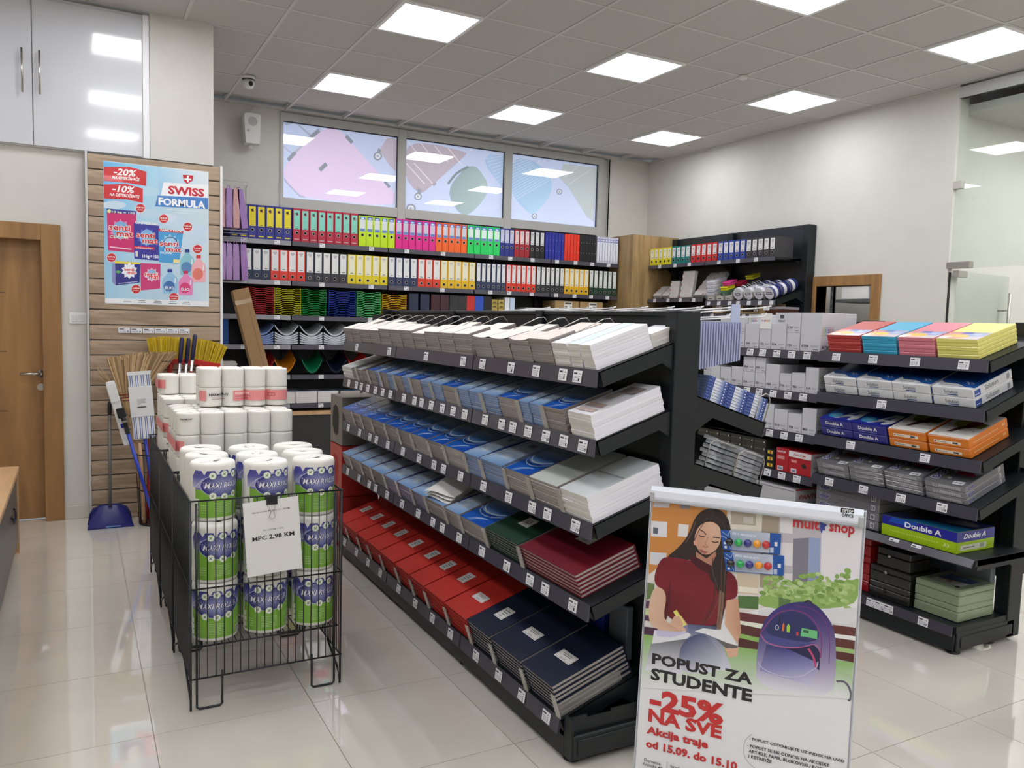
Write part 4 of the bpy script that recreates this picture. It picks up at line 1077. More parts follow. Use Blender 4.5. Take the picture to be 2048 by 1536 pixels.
# ---------------------------------------------------------------- back wall shelving
SY, SB = 8.10, 8.49
BAYS = [.97, 1.882, 2.886, 3.89, 4.875, 5.837]
LEV = [(2.213, 'top'), (1.822, 'second'), (1.480, 'third'), (1.187, 'fourth'), (.888, 'fifth'), (.597, 'lowest')]
def back_shelving():
    t = thing('wall_shelving', 'dark steel shelving full of files along the back wall below the window', 'shelving', (3.4, 8.3, 0))
    part('back_panel', MB().box(.97, SB-.02, .5, 5.845, SB, 2.32), PEG if False else STEELD, t, world=True)
    pk = mat_peg2()
    for k in range(5):
        x0, x1 = BAYS[k], BAYS[k+1]
        part('perforated_panel', MB().box(x0+.02, SB-.026, .5, x1-.02, SB-.021, 2.3), pk, t, world=True)
    for x in BAYS: part('upright', MB().box(x-.02, SB-.07, 0, x+.02, SB-.026, 2.32), STEEL, t, world=True)
    LR = mat('pale grey price rail', '8a8990', .25)
    for z, nm in LEV:
        for k in range(5):
            x0, x1 = BAYS[k]+.006, BAYS[k+1]-.006
            if k == 4 and z < 1.6: continue
            s = part('shelf', MB().box(x0, SY+.004, z-.03, x1, SB-.07, z-.002).box(x0, SB-.2, z-.08, x0+.004, SB-.03, z-.002).box(x1-.004, SB-.2, z-.08, x1, SB-.03, z-.002), STEELD, t, world=True)
            part('price_rail', MB().prism([(SY-.004, z-.045), (SY+.003, z-.047), (SY+.003, z), (SY-.0, z)], x0, x1, 'x'), LR if k < 1 else RAIL, s)
            rr = random.Random(int(z*100)+k)
            pos = {0: (.5, .85), 1: (.3, .82), 2: (.2, .62), 3: (.2, .45, .75), 4: (.08, .35, .6, .85)}[k]
            for q, u in enumerate(pos):
                part('price_tag', TAGS[rr.randrange(8)], None, s, (x0+(x1-x0)*u, SY-.0045, z-.0225), (0, 0, math.pi/2))
    part('plinth_strip', MB().box(.97, SY+.01, .478, 4.9, SB, .518), OAKT, t, world=True)
    part('plinth', MB().box(.97, SY+.03, 0, 4.9, SB, .478), mat('charcoal plinth board', '2b2b2b', .5), t, world=True)
def mat_peg2():
    m = mat_peg('perforated dark panel', '1d2023')
    for nd in m.node_tree.nodes:
        if nd.type == 'MAPPING': nd.inputs['Scale'].default_value = (40, 0, 40)
        if nd.type == 'VECT_MATH' and nd.operation == 'SUBTRACT': nd.inputs[1].default_value = (.5, 0, .5)
    return m
back_shelving()

def back_files():
    W = 'top back shelf'; h = .325
    file_proto('navy_yellow', .083, h, '2a2f86', ('e6d62a', .12, .305, 'frame'))
    file_proto('red_teal', .081, h, 'b3213c', ('7fd0bd', .12, .305, 'frame'))
    file_proto('lime', .077, .31, 'bfe010', ('d8dce0', .15, .3, 'neon')); file_proto('pink', .075, .31, 'e01a8a', ('c9c6d4', .15, .3, 'neon'))
    file_proto('orange', .073, .31, 'f2641e', ('c9ccd8', .15, .3, 'neon')); file_proto('green', .08, .31, '1fd060', ('dce8e4', .15, .3, 'neon'))
    file_proto('navy_small', .06, .31, '1f2a80', ('c4c8dc', .15, .295, 'plain')); file_proto('red_small', .066, .31, 'a0202c', ('d8c8c8', .15, .295, 'plain')); file_proto('black_small', .065, .31, '17171b', ('d0d0d2', .15, .295, 'plain'))
    for k, c in (('blue_thin', '222a96'), ('red_thin', 'e4341c'), ('black_thin', '1a1a1e')): file_proto(k, .0405, .31, c, ('thin', 0, 0, 'dots'))
    file_proto('clear_thin', .039, .315, 'c4c6d4', ('dfe0ea', .03, .3, 'clear'))
    y = SY+.012; z = 2.2135
    file_run('navy_yellow', 1.30, 1.886, 7, y, z, 'navy files with yellow spine labels', W, .085)
    file_run('red_teal', 1.893, 2.562, 8, y, z, 'red files with teal spine labels', W, .085)
    file_run('lime', 2.568, 2.962, 5, y, z, 'lime green files', W, .115)
    file_run('pink', 2.965, 3.424, 6, y, z, 'magenta pink files', W, .115)
    file_run('orange', 3.427, 3.798, 5, y, z, 'bright orange files', W, .115)
    file_run('green', 3.802, 4.205, 5, y, z, 'bright green files', W, .115)
    file_run('navy_small', 4.207, 4.388, 3, y, z, 'navy files with pale labels', W, .1)
    file_run('red_small', 4.391, 4.591, 3, y, z, 'dark red files with pale labels', W, .1)
    file_run('black_small', 4.594, 4.79, 3, y, z, 'black files with pale labels', W, .1)
    file_run('blue_thin', 4.80, 5.06, 6, y, z, 'thin plain blue files', W)
    file_run('red_thin', 5.062, 5.274, 5, y, z, 'thin plain red files', W)
    file_run('black_thin', 5.277, 5.515, 6, y, z, 'thin plain black files', W)
    file_run('clear_thin', 5.522, 5.836, 8, y, z, 'thin pale grey files', W)
    W = 'second back shelf'; z = 1.8225
    L = ('dfe0de', .092, .293, 'plain')
    for k, c, w in (('w_navy', '27344e', .086), ('w_red', 'd8382c', .086), ('w_black', '33333a', .086), ('w_yellow', 'dcc818', .086), ('w_navy2', '2b3658', .083), ('w_red2', 'd83c26', .088), ('w_amber', 'e2b61c', .084), ('n_navy', '2c3c5a', .062), ('n_red', 'd83a24', .064), ('n_black', '303236', .064), ('n_amber', 'e0ac14', .069), ('n_green', '24402e', .066)):
        file_proto(k, w, .298, c, L if c not in ('dcc818', 'e2b61c', 'e0ac14') else ('e4e0c8', .092, .293, 'plain'))
    r = .04
    file_run('w_navy', 1.34, 1.679, 4, y, z, 'white spined navy files, wide', W, r)
    file_run('w_red', 1.682, 2.022, 4, y, z, 'white spined red files, wide', W, r)
    file_run('w_black', 2.026, 2.452, 5, y, z, 'white spined black files, wide', W, r)
    file_run('w_yellow', 2.456, 2.887, 5, y, z, 'white spined lemon yellow files', W, r)
    file_run('w_navy2', 2.89, 3.22, 4, y, z, 'white spined navy files below mullion', W, r)
    file_run('w_red2', 3.223, 3.486, 3, y, z, 'white spined red files beside amber', W, r)
    file_run('w_amber', 3.489, 3.91, 5, y, z, 'white spined amber files, wide', W, r)
    file_run('n_navy', 3.918, 4.294, 6, y, z, 'narrow white spined navy files', W, r)
    file_run('n_red', 4.298, 4.686, 6, y, z, 'narrow white spined red files', W, r)
    file_run('n_black', 4.69, 5.073, 6, y, z, 'narrow white spined charcoal files', W, r)
    file_run('n_amber', 5.076, 5.42, 5, y, z, 'narrow white spined amber files', W, r)
    file_run('n_green', 5.424, 5.83, 6, y, z, 'narrow white spined dark green files', W, r)
    # third shelf, right part: plain box files
    W = 'third back shelf'; z = 1.4805
    for k, c in (('b_navy', '232a44'), ('b_wine', '3d1e26'), ('b_coal', '2c2d30'), ('b_red', 'c0302c'), ('b_blue', '2c50b4'), ('b_black', '1c1c1f')): file_proto(k, .105, .27, c, None)
    xs = (('b_navy', 3.12, 3.378, 2, 'dark navy box files'), ('b_wine', 3.382, 3.6, 2, 'dark wine box files'), ('b_coal', 3.604, 3.81, 2, 'charcoal box files'), ('b_red', 3.813, 3.912, 1, 'plain red box file'), ('b_blue', 3.915, 4.02, 1, 'plain blue box file'), ('b_black', 4.022, 4.12, 1, 'plain black box file'))
    for k, a, b, n, wd in xs:
        if n == 1: put_file(k, (a+b)/2, y, z, 0, wd+' standing on the third back shelf', wd)
        else: file_run(k, a, b, n, y, z, wd, W)
back_files()

def letter_trays():
    cols = (('b81a1c', 'red', 1.456, 1.714, 15), ('c8c21a', 'yellow', 1.722, 1.985, 15), ('12963c', 'green', 1.989, 2.241, 15), ('1c3aa0', 'blue', 2.266, 2.546, 15), ('5cc878', 'light green', 2.562, 2.82, 15), ('e2b01a', 'amber', 2.836, 3.106, 14))
    for c, nm, x0, x1, n in cols:
        w = x1-x0-.004; hh = .0178
        m = MB()
        # wavy front edge: high at the sides, dipped in the middle
        prof = [(-w/2, .012), (-w/2+.05, .012), (-w/2+.085, 0), (w/2-.085, 0), (w/2-.05, .012), (w/2, .012)]
        for (xa, za), (xb, zb) in zip(prof, prof[1:]):
            m.add([(xa, 0, za), (xb, 0, zb), (xb, .28, zb), (xa, .28, za), (xa, 0, za+.0045), (xb, 0, zb+.0045), (xb, .28, zb+.0045), (xa, .28, za+.0045)],
                  [(0, 3, 2, 1), (4, 5, 6, 7), (0, 1, 5, 4), (2, 3, 7, 6)])
        m.box(-w/2, .004, .0025, -w/2+.003, .28, hh+.0015).box(w/2-.003, .004, .0025, w/2, .28, hh+.0015)
        me = m.mesh('letter_tray', mat(nm+' polystyrene', c, .3))
        for k in range(n):
            single('letter_tray', me, None, '%s %s letter tray in the %s stack, third back shelf' % (level(k, n).replace(' from', ' from'), nm, nm), 'letter tray', ((x0+x1)/2, SY+.02, 1.481+k*hh), group=nm+' letter trays in one stack')
letter_trays()

def back_small():
    # third shelf, right end
    gold = mat('gold card', 'b09a4c', .45)
    for q, x in enumerate((4.163, 4.246)):
        for k in range(5):
            single('index_box', MB().box(-.036, 0, 0, .036, .2, .046, 0, .003).box(-.02, -.001, .008, .02, 0, .02, 1), [gold, mat('dark card', '3a3222', .6)], '%s gold card box in the %s of two gold stacks' % (level(k, 5), ('left', 'right')[q]), 'box', (x, SY+.02, 1.481+k*.049), group='small gold boxes on the third back shelf')
    for x, c, nm in ((4.322, 'dfe2e6', 'white'), (4.39, 'c2d4ea', 'pale blue')):
        put = MB().box(-.03, 0, 0, .03, .28, .27, 0, .002)
        single('magazine_file', put, mat(nm+' file card', c, .6), nm+' upright file beside gold boxes on third back shelf', 'file', (x, SY+.015, 1.481))
    a = Art().rect(-.17, .055, .17, .115, 'd8d4d2').rect(-.14, .075, .14, .09, 'a8a4a6')
    t = single('carton', MB().box(-.19, 0, 0, .19, .3, .165, 0, .004), mat('pale carton', 'c9c6c4', .7), 'pale grey carton lying on third back shelf under charcoal files', 'box', (4.765, SY+.02, 1.481))
    part('printed_face', a.mesh('printed_face', F_NEG_Y(0, -.0006, 0)), None, t)
    for q, x in enumerate((5.13, 5.48)):
        t = single('carton', MB().box(-.165, 0, 0, .165, .3, .26, 0, .004), mat('kraft carton', 'a88a5c', .75), '%s brown carton with white label, bottom right of back shelves' % ('left', 'right')[q], 'box', (x, SY+.02, 1.481))
        part('label_sticker', Art().rect(-.04, .16, .07, .25, 'dedcd6').rect(-.03, .22, .06, .24, '55524c').rect(-.03, .175, .0, .2, '6a6660').rect(.02, .175, .06, .2, '8a8680').mesh('label_sticker', F_NEG_Y(0, -.0006, 0)), None, t)
    # fourth shelf: packs of clear pockets, sagging in the middle
    def pocket(name, w, d, h, sag, m, loc, lab, cat, grp, lift=.0, th=.016):
        g = MB(); n = 12
        def top(u, v): return ((u-.5)*w, v*d, h+lift*v-sag*(1-(2*u-1)**2))
        g.grid(top, n, 4)
        fr = [top(u/n, 0) for u in range(n+1)]; lo = [(x, y, z-th) for x, y, z in fr]
        g.add(lo+fr, [(i, i+1, n+2+i, n+1+i) for i in range(n)])
        g.grid(lambda u, v: (lambda q: (q[0], q[1], q[2]-th))(top(1-u, v)), n, 4)
        for s in (0, 1):
            a, b = top(s, 0), top(s, 1); q = [a, b, (b[0], b[1], b[2]-th), (a[0], a[1], a[2]-th)]
            g.add(q, [(3, 2, 1, 0) if s else (0, 1, 2, 3)])
        return single(name, g, m, lab, cat, loc, group=grp)
    cl = [mat('bluish polypropylene', '7286b4', .25, var=.2, scale=30), mat('milky polypropylene', 'b9bfc6', .22, var=.22, scale=26, stretch=(1, 1, 8))]
    nm = ('leftmost', 'second', 'third', 'rightmost')
    for q, (x, c) in enumerate(((1.60, 0), (1.84, 1), (2.09, 1), (2.33, 1))):
        for k in range(5):
            pocket('pocket_pack', .225, .28, .018+.009*(k+1), .009*(k+1), cl[c], (x, SY+.02, 1.189+k*.0165), '%s curled pack of %s pockets, %s stack on fourth back shelf' % (level(k, 6), 'bluish' if not c else 'clear', nm[q]), 'plastic pockets', 'packs of clear pockets on the fourth back shelf')
        pocket('pocket_pack', .225, .28, .112, .09, cl[c], (x, SY+.02, 1.272), 'topmost deeply curled pack of %s pockets, %s stack on fourth back shelf' % ('bluish' if not c else 'clear', nm[q]), 'plastic pockets', 'packs of clear pockets on the fourth back shelf', .05)
    # fifth shelf: coloured folders curling up like troughs
    for q, (x, c, n) in enumerate(((1.62, '9a1e1e', 'dark red'), (1.83, 'c07a1c', 'orange'), (2.10, '0f6a44', 'green'), (2.35, '141a2c', 'dark navy'), (2.58, 'bc2a24', 'red'))):
        pocket('plastic_folder', .205, .27, .15, .125, mat(n+' folder plastic', c, .3), (x, SY+.02, .892), n+' plastic folders curling up on the fifth back shelf', 'folders', 'curled plastic folders on the fifth back shelf', .1)
    # lowest shelf: boxes with a blue rim
    for q, x in enumerate((1.62, 1.83, 2.045, 2.265, 2.50, 2.74)):
        grey = q > 3
        for k in range(6):
            o = single('form_pad', MB().box(-.105, 0, 0, .105, .3, .0195, 0, .002), PAPERG if grey else PAPERL, '%s pad of %s stack, lowest back shelf' % (level(k, 6), of_row(q, 6)), 'pad', (x, SY+.015, .598+k*.02), group='pads stacked on the lowest back shelf')
        tops = Art(4e-5).rect(-.105, 0, .105, .3, '8f959c' if not grey else '3f5a8a')
        tops.poly([(-.105, 0), (.105, 0), (.105, .05), (.03, .03), (-.02, .055), (-.07, .03), (-.105, .05)], '2f6cb8')
        if not grey: tops.poly([(-.05, .1), (.06, .09), (.07, .16), (.0, .19), (-.06, .17)], '1b1d22')
        else: tops.ell(.03, .15, .05, .06, '6a7a3a').ell(-.04, .2, .04, .04, 'a8a84a')
        part('cover', tops.mesh('cover', frame((0, 0, .0201), (1, 0, 0), (0, 1, 0))), None, o)
    # things left of the leaning carton
    single('blue_folder_block', MB().box(-.09, 0, 0, .09, .28, .25, 0, .004), mat('blue folder block', '1c4a8c', .4), 'blue upright folders behind the leaning cardboard tube box', 'folders', (1.2, SY+.02, 1.189))
    for k in range(7):
        single('envelope_bundle', MB().box(-.12, 0, 0, .12, .25, .018, 0, .003), PAPERL, '%s grey white bundle behind the leaning cardboard box' % level(k, 7), 'paper bundle', (1.24+.006*((k*7) % 3), SY+.02, .89+k*.019), group='paper bundles at the left end of the fifth back shelf')
    t = thing('long_carton', 'tall narrow brown carton leaning on shelves beside slatted panel', 'box', (1.73, 7.62, .0), (R(-6), R(-13), R(0)))
    part('carton_body', MB().box(-.075, -.06, 0, .075, .06, 1.76, 0, .004), CARD, t)
    part('tape_band', MB().box(-.0765, -.0612, 1.62, .0765, .0612, 1.66), mat('clear packing tape', 'a98d66', .15, coat=.5), t)
    part('flap_edge', MB().box(-.076, -.0611, .0, -.073, -.0605, 1.6).box(.03, -.0611, 0, .033, -.0605, 1.6), mat('carton crease', '6f5439', .8), t)
back_small()

def gift_bags():
    wire = mat('zinc wire', 'b8b8ba', .35, metal=.7)
    for z, cols, nm in ((2.285, ('c99aa4', 'a583bd', 'd0a0a0', '9c78b8'), 'upper'), (1.80, ('a88abf', 'ac8cc0', 'aa88bc', '9f78b6'), 'lower')):
        r = thing('bag_rack', '%s wire hanger rack of gift bags left of back shelves' % nm, 'rack', (1.2, 8.0, z))
        m = MB().tube([(-.25, .0, .405), (.24, .0, .405), (.24, .0, .44), (-.25, 0, .44)], .003, 6).tube([(-.25, -.04, -.02), (.2, -.04, -.02), (.24, -.02, -.01), (.26, .06, -.01)], .004, 6).tube([(.24, 0, .405), (.24, .07, .405), (.24, .07, 0)], .004, 6)
        part('frame', m, wire, r)
        for k, c in enumerate(cols):
            x = 1.205+k*.063+(.016 if k == 3 else 0)
            tilt = (0, 0, 0, -.13)[k] if nm == 'upper' else (.02, 0, -.01, -.05)[k]
            t = thing('gift_bag', '%s %s gift bag on the %s hanger left of files' % (of_row(k, 4), 'pink' if c in ('c99aa4', 'd0a0a0') else 'lilac', nm), 'gift bag', (x, 7.93, z+.0), (0, tilt, 0), 'gift bags hanging beside the back shelves')
            h = .36 if nm == 'upper' else .335
            part('bag', MB().prism([(-.027, 0), (.027, 0), (.03, h*.5), (.024, h), (-.024, h), (-.03, h*.5)], 0, .165, 'y'), mat('bag paper '+c, c, .3, var=.12, scale=40), t)
            part('ribbon_handle', MB().tube([(-.015, .03, h-.01), (-.008, .05, h+.025), (.008, .06, h+.03), (.015, .03, h-.01)], .0035, 6), mat('bag ribbon '+c, c, .5), t)
gift_bags()
# ---------------------------------------------------------------- long double-sided unit in the middle
TILT = R(18)
GXF = 1.457                                  # front edge of the shelves
GBAY = [(2.105, 3.008), (3.012, 3.928), (3.932, 4.86)]
GLEV = [(1.328, 'top', .33), (1.104, 'second', .33), (.832, 'third', .33), (.562, 'fourth', .33)]
ca, sa = math.cos(TILT), math.sin(TILT)
def on_shelf(x, y, z, level_z, xf=GXF):
    """point given in shelf coordinates (x into the shelf, z off its surface)"""
    z += .001
    return (xf+x*ca-z*sa, y, level_z+x*sa+z*ca)
def sloped_shelf(parent, xf, zf, y0, y1, depth, rail_mat, tags, dividers=(), flange=True, bracket=.05):
    L = y1-y0
    g = MB().box(0, 0, -.004, depth, L, 0).box(0, 0, -.05, .003, L, 0).box(depth-.004, 0, 0, depth, L, .018)
    for y in (0, L-.004):
        g.prism([(0, -.052), (depth*.72, -.052), (depth*.93, -.13), (depth, -.13), (depth, -.0005), (0, -.0005)], y, y+.004, 'y')
    s = part('shelf', g, STEEL, parent, (xf, y0, zf), (0, -TILT, 0), world=False)
    s.location = Vector(s.location)-parent.location
    # rail hangs vertically from the sloping lip
    m = MB(); m.M = Matrix.Rotation(TILT, 4, 'Y')
    m.prism([(-.012, -.05), (-.003, -.052), (.0, .004), (-.004, .006)], .003, L-.003, 'y')
    part('price_rail', m, rail_mat, s)
    for k, (u, n) in enumerate(tags):
        p = Matrix.Rotation(TILT, 4, 'Y') @ Vector((-.0105, L*u, -.0225))
        o = part('price_tag', TAGS[n % 8], None, s, p, (0, TILT+R(8), 0)); o.rotation_mode = 'XYZ'
    for y in dividers:
        if y0 < y < y1:
            d = MB().box(.0, y-y0-.001, .002, depth*.8, y-y0+.001, .05)
            if flange: d.box(-.003, y-y0-.013, .004, .001, y-y0+.013, .09, 1)
            part('divider', d, [ACRYL, FROST], s)
    return s
S1 = [4.833, 4.671, 4.514, 4.338, 4.167, 4.001, 3.84, 3.675, 3.517, 3.358, 3.192, 3.03]
S1N = [2.993, 2.837, 2.678, 2.521, 2.371, 2.267, 2.194, 2.122]
S2 = [(4.86, 4.66), (4.655, 4.56), (4.555, 4.465), (4.46, 4.345), (4.34, 4.22), (4.215, 4.145), (4.14, 4.04), (4.035, 3.922), (3.917, 3.815), (3.81, 3.70), (3.69, 3.562), (3.555, 3.435), (3.428, 3.306), (3.30, 3.148), (3.142, 3.026), (3.02, 2.905), (2.898, 2.76), (2.755, 2.595), (2.59, 2.51), (2.505, 2.418), (2.412, 2.276), (2.255, 2.11)]
S2C = 'wgrbnBaBaBaBBaBBBaBBaw'
S3 = [(4.83, 4.62), (4.61, 4.46), (4.45, 4.27), (4.26, 4.05), (4.04, 3.85), (3.84, 3.665), (3.655, 3.45), (3.44, 3.265), (3.255, 3.05), (3.04, 2.893), (2.885, 2.69), (2.68, 2.495), (2.49, 2.29), (2.283, 2.11)]
S3C = 'AAAAAALALBBAtw'
S4 = [(4.82, 4.665), (4.655, 4.45), (4.44, 4.265), (4.255, 4.05), (4.04, 3.855), (3.845, 3.65), (3.64, 3.475), (3.465, 3.25), (3.24, 3.085), (3.075, 2.848)]
S4C = 'BBBBBBBPBA'
S5 = [4.80, 4.60, 4.383, 4.20, 3.988, 3.756, 3.552, 3.365, 3.136, 2.906, 2.693, 2.444, 2.222]
def gondola():
    t = thing('shelf_unit', 'long black double sided shelf unit with sloped shelves of booklets', 'shelf unit', (1.8, 3.5, 0))
    part('base', MB().box(1.432, 2.20, .018, 1.436, 4.86, .085).box(1.436, 2.16, .06, 2.2, 4.86, .085).box(2.196, 2.2, .018, 2.2, 4.86, .085), STEEL, t, world=True)
    e = MB().box(1.44, 2.15, .02, 2.2, 2.17, .105, 0, .004).box(1.455, 2.146, .034, 2.18, 2.151, .09, 0, .002).box(1.433, 2.155, .02, 1.442, 2.2, .16)
    e.prism([(1.437, .1), (1.437, .165), (1.50, .165), (1.50, .155), (1.6, .155), (1.6, .165), (1.72, .165), (1.72, .1)], 2.165, 2.17, 'y')
    part('end_plate', e, STEEL, t, world=True)
    for y in GBAY[0][0]+.1, 3.05, 3.95, 4.75:
        part('foot', MB().lathe([(.03, 0), (.032, .006), (.012, .012), (.012, .03)], 14, c=(1.47, y, 0)), BLACK, t, world=True)
    for y in (2.125, 3.01, 3.93, 4.87):
        m = MB().box(1.755, y-.03, .02, 1.86, y+.03, 1.532, 0, .003)
        for k in range(28): m.box(1.7545, y-.006, .2+k*.046, 1.7552, y+.006, .225+k*.046, 1)
        part('post', m, [STEEL, BLACK], t, world=True)
    for y0, y1 in ((2.155, 2.98), (3.04, 3.9), (3.96, 4.84)):
        part('back_panel', MB().box(1.775, y0, .09, 1.845, y1, 1.512), PEG, t, world=True)
        part('top_cap', MB().box(1.765, y0, 1.512, 1.855, y1, 1.53, 0, .003), STEEL, t, world=True)
    part('end_panel', MB().box(1.72, 4.905, .02, 1.95, 4.93, 1.535).box(1.72, 4.93, 1.45, 1.9, 5.12, 1.5), STEELD, t, world=True)
    rr = random.Random(11)
    for li, (z, nm, dp) in enumerate(GLEV):
        for bi, (y0, y1) in enumerate(GBAY):
            if li == 0: us = ((.12, 4), (.22, 4), (.42, 1), (.63, 4), (.9, 7)) if bi == 0 else ((.1, 3), (.55, 2)) if bi == 1 else ((.1, 1), (.7, 2))
            else: us = [(u, rr.randrange(8)) for u in ((.07, .2, .33, .47, .6, .7, .86) if li == 1 else (.1, .3, .42, .62, .86))]
            dv = {0: S1N[1:5] if bi == 0 else S1[1:-1], 1: [a for a, b in S2[::2]], 2: [a+.003 for a, b in S3[1:]], 3: [a+.003 for a, b in S4[1:]]+[2.842, 2.55]}[li]
            s = sloped_shelf(t, GXF, z, y0, y1, .345, RAIL, us, dv, li > 0)
            if li == 0:
                for y in dv[::1]:
                    if y0 < y < y1:
                        q = y-y0
                        part('wire_divider', MB().tube([(.005, q, .0), (.0, q, .066), (.012, q, .078), (.24, q, .1), (.268, q, .094), (.28, q, .07), (.28, q, .0)], .0018, 6), CHROME, s)
    # bottom shelves rest on the base
    bt = [(u, k) for k, u in enumerate((.1, .32, .55, .8))]
    for y0, y1 in ((2.21, 3.008), (3.012, 3.928), (3.932, 4.86)):
        sloped_shelf(t, 1.425, .14, y0, y1, .34, RAIL, bt, [a for a in S5])
    # shelves, hooks on the far side
    for z in (1.262, 1.03):
        for y0, y1 in GBAY[:2]:
            L = y1-y0; dp = .345
            g = MB().box(0, 0, -.004, dp, L, 0).box(0, 0, -.05, .003, L, 0)
            for y in (0, L-.004): g.prism([(0, -.052), (dp*.72, -.052), (dp*.93, -.13), (dp, -.13), (dp, -.0005), (0, -.0005)], y, y+.004, 'y')
            s = part('shelf', g, STEEL, t, (2.195, y1, z-.125), (0, -TILT, math.pi))
            s.location = Vector(s.location)-t.location
            part('price_rail', MB().prism([(-.01, -.05), (-.003, -.052), (0, .004), (-.004, .006)], .003, L-.003, 'y'), RAIL, s)
            if z > 1.1 or y0 < 3:
                for xa, xb in (((.012, .145), (.15, .29)) if z < 1.1 else ((.0, .05),)):
                    q = L-.008
                    part('wire_divider', MB().tube([(xa, q, 0), (xa, q, .085), (xa+.015, q, .102), (xb-.02, q, .102), (xb, q, .085), (xb, q, 0)], .0022, 6), CHROME, s)
    hk = mat('white enamelled hook', 'e2e2e4', .35)
    for k, y in enumerate((2.14, 2.32, 2.5, 2.68, 2.86, 3.1, 3.3, 3.5, 3.7)):
        m = MB().tube([(1.86, y, 1.5), (1.9, y, 1.53), (2.2, y, 1.555), (2.23, y, 1.562)], .003, 6).tube([(1.86, y, 1.49), (1.9, y, 1.505), (2.2, y, 1.522), (2.21, y, 1.535)], .003, 6).box(2.205, y-.014, 1.545, 2.207, y+.014, 1.56)
        part('hook', m, hk, t, world=True)
gondola()

# -------- print on the covers, some with shelf shade painted in
def cover_swirl():
    a = Art(3e-5)
    a.poly([(-.5, 0), (.5, 0), (.5, .36), (-.5, .36)], ['1f5fc0', '1d4fb4', '2257b4', '2a62bc'])
    a.poly([(-.5, .36), (.5, .30), (.5, .6), (-.5, .6)], ['8fb4e0', '4a74b4', '6a86ac', '8ea4c0'])
    a.poly([(-.5, .6), (.5, .6), (.5, 1), (-.5, 1)], ['8ea0b6', '70849e', '66747f', '788690'])  # grey fade has the shade under the next shelf painted in
    a.ell(.02, .44, .36, .13, 'b8cfe8', 20, 'dde8f2')
    a.poly([(-.5, .36), (-.35, .31), (-.1, .28), (.2, .3), (.5, .38), (.5, .5), (.2, .62), (-.2, .62), (-.5, .55)], ['5c8ad0', '9cc0e8', 'c8dcf0', '9cc0e8', '4f7cc0', '5a7cae', '8ca0b8', 'a0b0c4', '8aa4cc'])
    for r, c, wd in ((.0, 'dfeaf6', .02), (.05, '2a50a8', .014), (.085, 'c4d8f0', .016)):
        a.line([(-.5+.0*r, .47-r), (-.38, .37-r), (-.2, .315-r), (.02, .30-r), (.25, .33-r), (.44, .40-r)], wd, c)
    for q in range(3): a.line([(-.25+q*.06, .02), (-.12+q*.05, .1), (.05+q*.05, .15), (.2+q*.04, .17)], .012, 'a8c6ec')
    a.rect(-.13, .62, .13, .74, '9aa6b2'); a.rect(-.115, .63, .115, .73, '747f8a'); a.rect(-.08, .69, .08, .71, 'b8c2cc')
    return a
def cover_beam():
    a = Art(3e-5)
    a.poly([(-.5, 0), (.5, 0), (.5, .35), (-.5, .35)], ['8fb2dc', '6c98d4', 'bcd2ea', 'd4e0ee'])
    a.poly([(-.5, .35), (.5, .35), (.5, 1), (-.5, 1)], ['d4dfea', 'a8bcd4', '70808e', '7a8894'])
    a.ell(.05, .24, .32, .1, 'a4c2e4', 16, 'e8eff6'); a.ell(-.2, .45, .22, .09, 'b4c4d6', 16, 'd4dde6')
    a.poly([(-.5, -0.0), (-.5, .08), (-.42, .3), (-.3, .6), (-.16, 1), (-.36, 1), (-.44, .6), (-.5, .4)], ['1c3f9c', '2349a8', '1f3f98', '1e3478', '1a2c60', '20305c', '1c3678', '1e409a'])
    a.line([(-.5, .02), (-.38, .3), (-.24, .65), (-.12, 1)], .025, 'e4ecf4'); a.line([(-.46, .02), (-.3, .3), (-.17, .65), (-.07, 1)], .02, '3a62b4')
    a.rect(.05, .55, .33, .66, '8e9aa6'); a.rect(.065, .56, .315, .65, '6d7884')
    return a
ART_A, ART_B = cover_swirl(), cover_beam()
def scaled(art, w, d, name, z=.0003):
    m = Matrix(((0, d, 0, 0), (-w, 0, 0, 0), (0, 0, 1, z), (0, 0, 0, 1)))
    return art.mesh(name, m, PRINTG)
BLUES = mat('blue striped booklet spines', '3a63ae', .5, var=.5, scale=3, stretch=(1, 1, 150), col2='a9c0e2')
GREYS = mat('ruled grey page edges', '7d7470', .85, var=.2, scale=3, stretch=(1, 1, 120), col2='b3aaa5')
PURPS = mat('mauve booklet spines', '6f6488', .6, var=.4, scale=3, stretch=(1, 1, 150), col2='a9a4c0')
CREAM = mat('pad cover paper', 'e4e0d8', .8)
PINKW = mat('pinkish pad cover paper', 'e0d3cb', .8)
MINT = mat('pale mint pad paper', 'd2e2e0', .8)
COOLW = mat('bright white pad paper', 'eceaf0', .75)
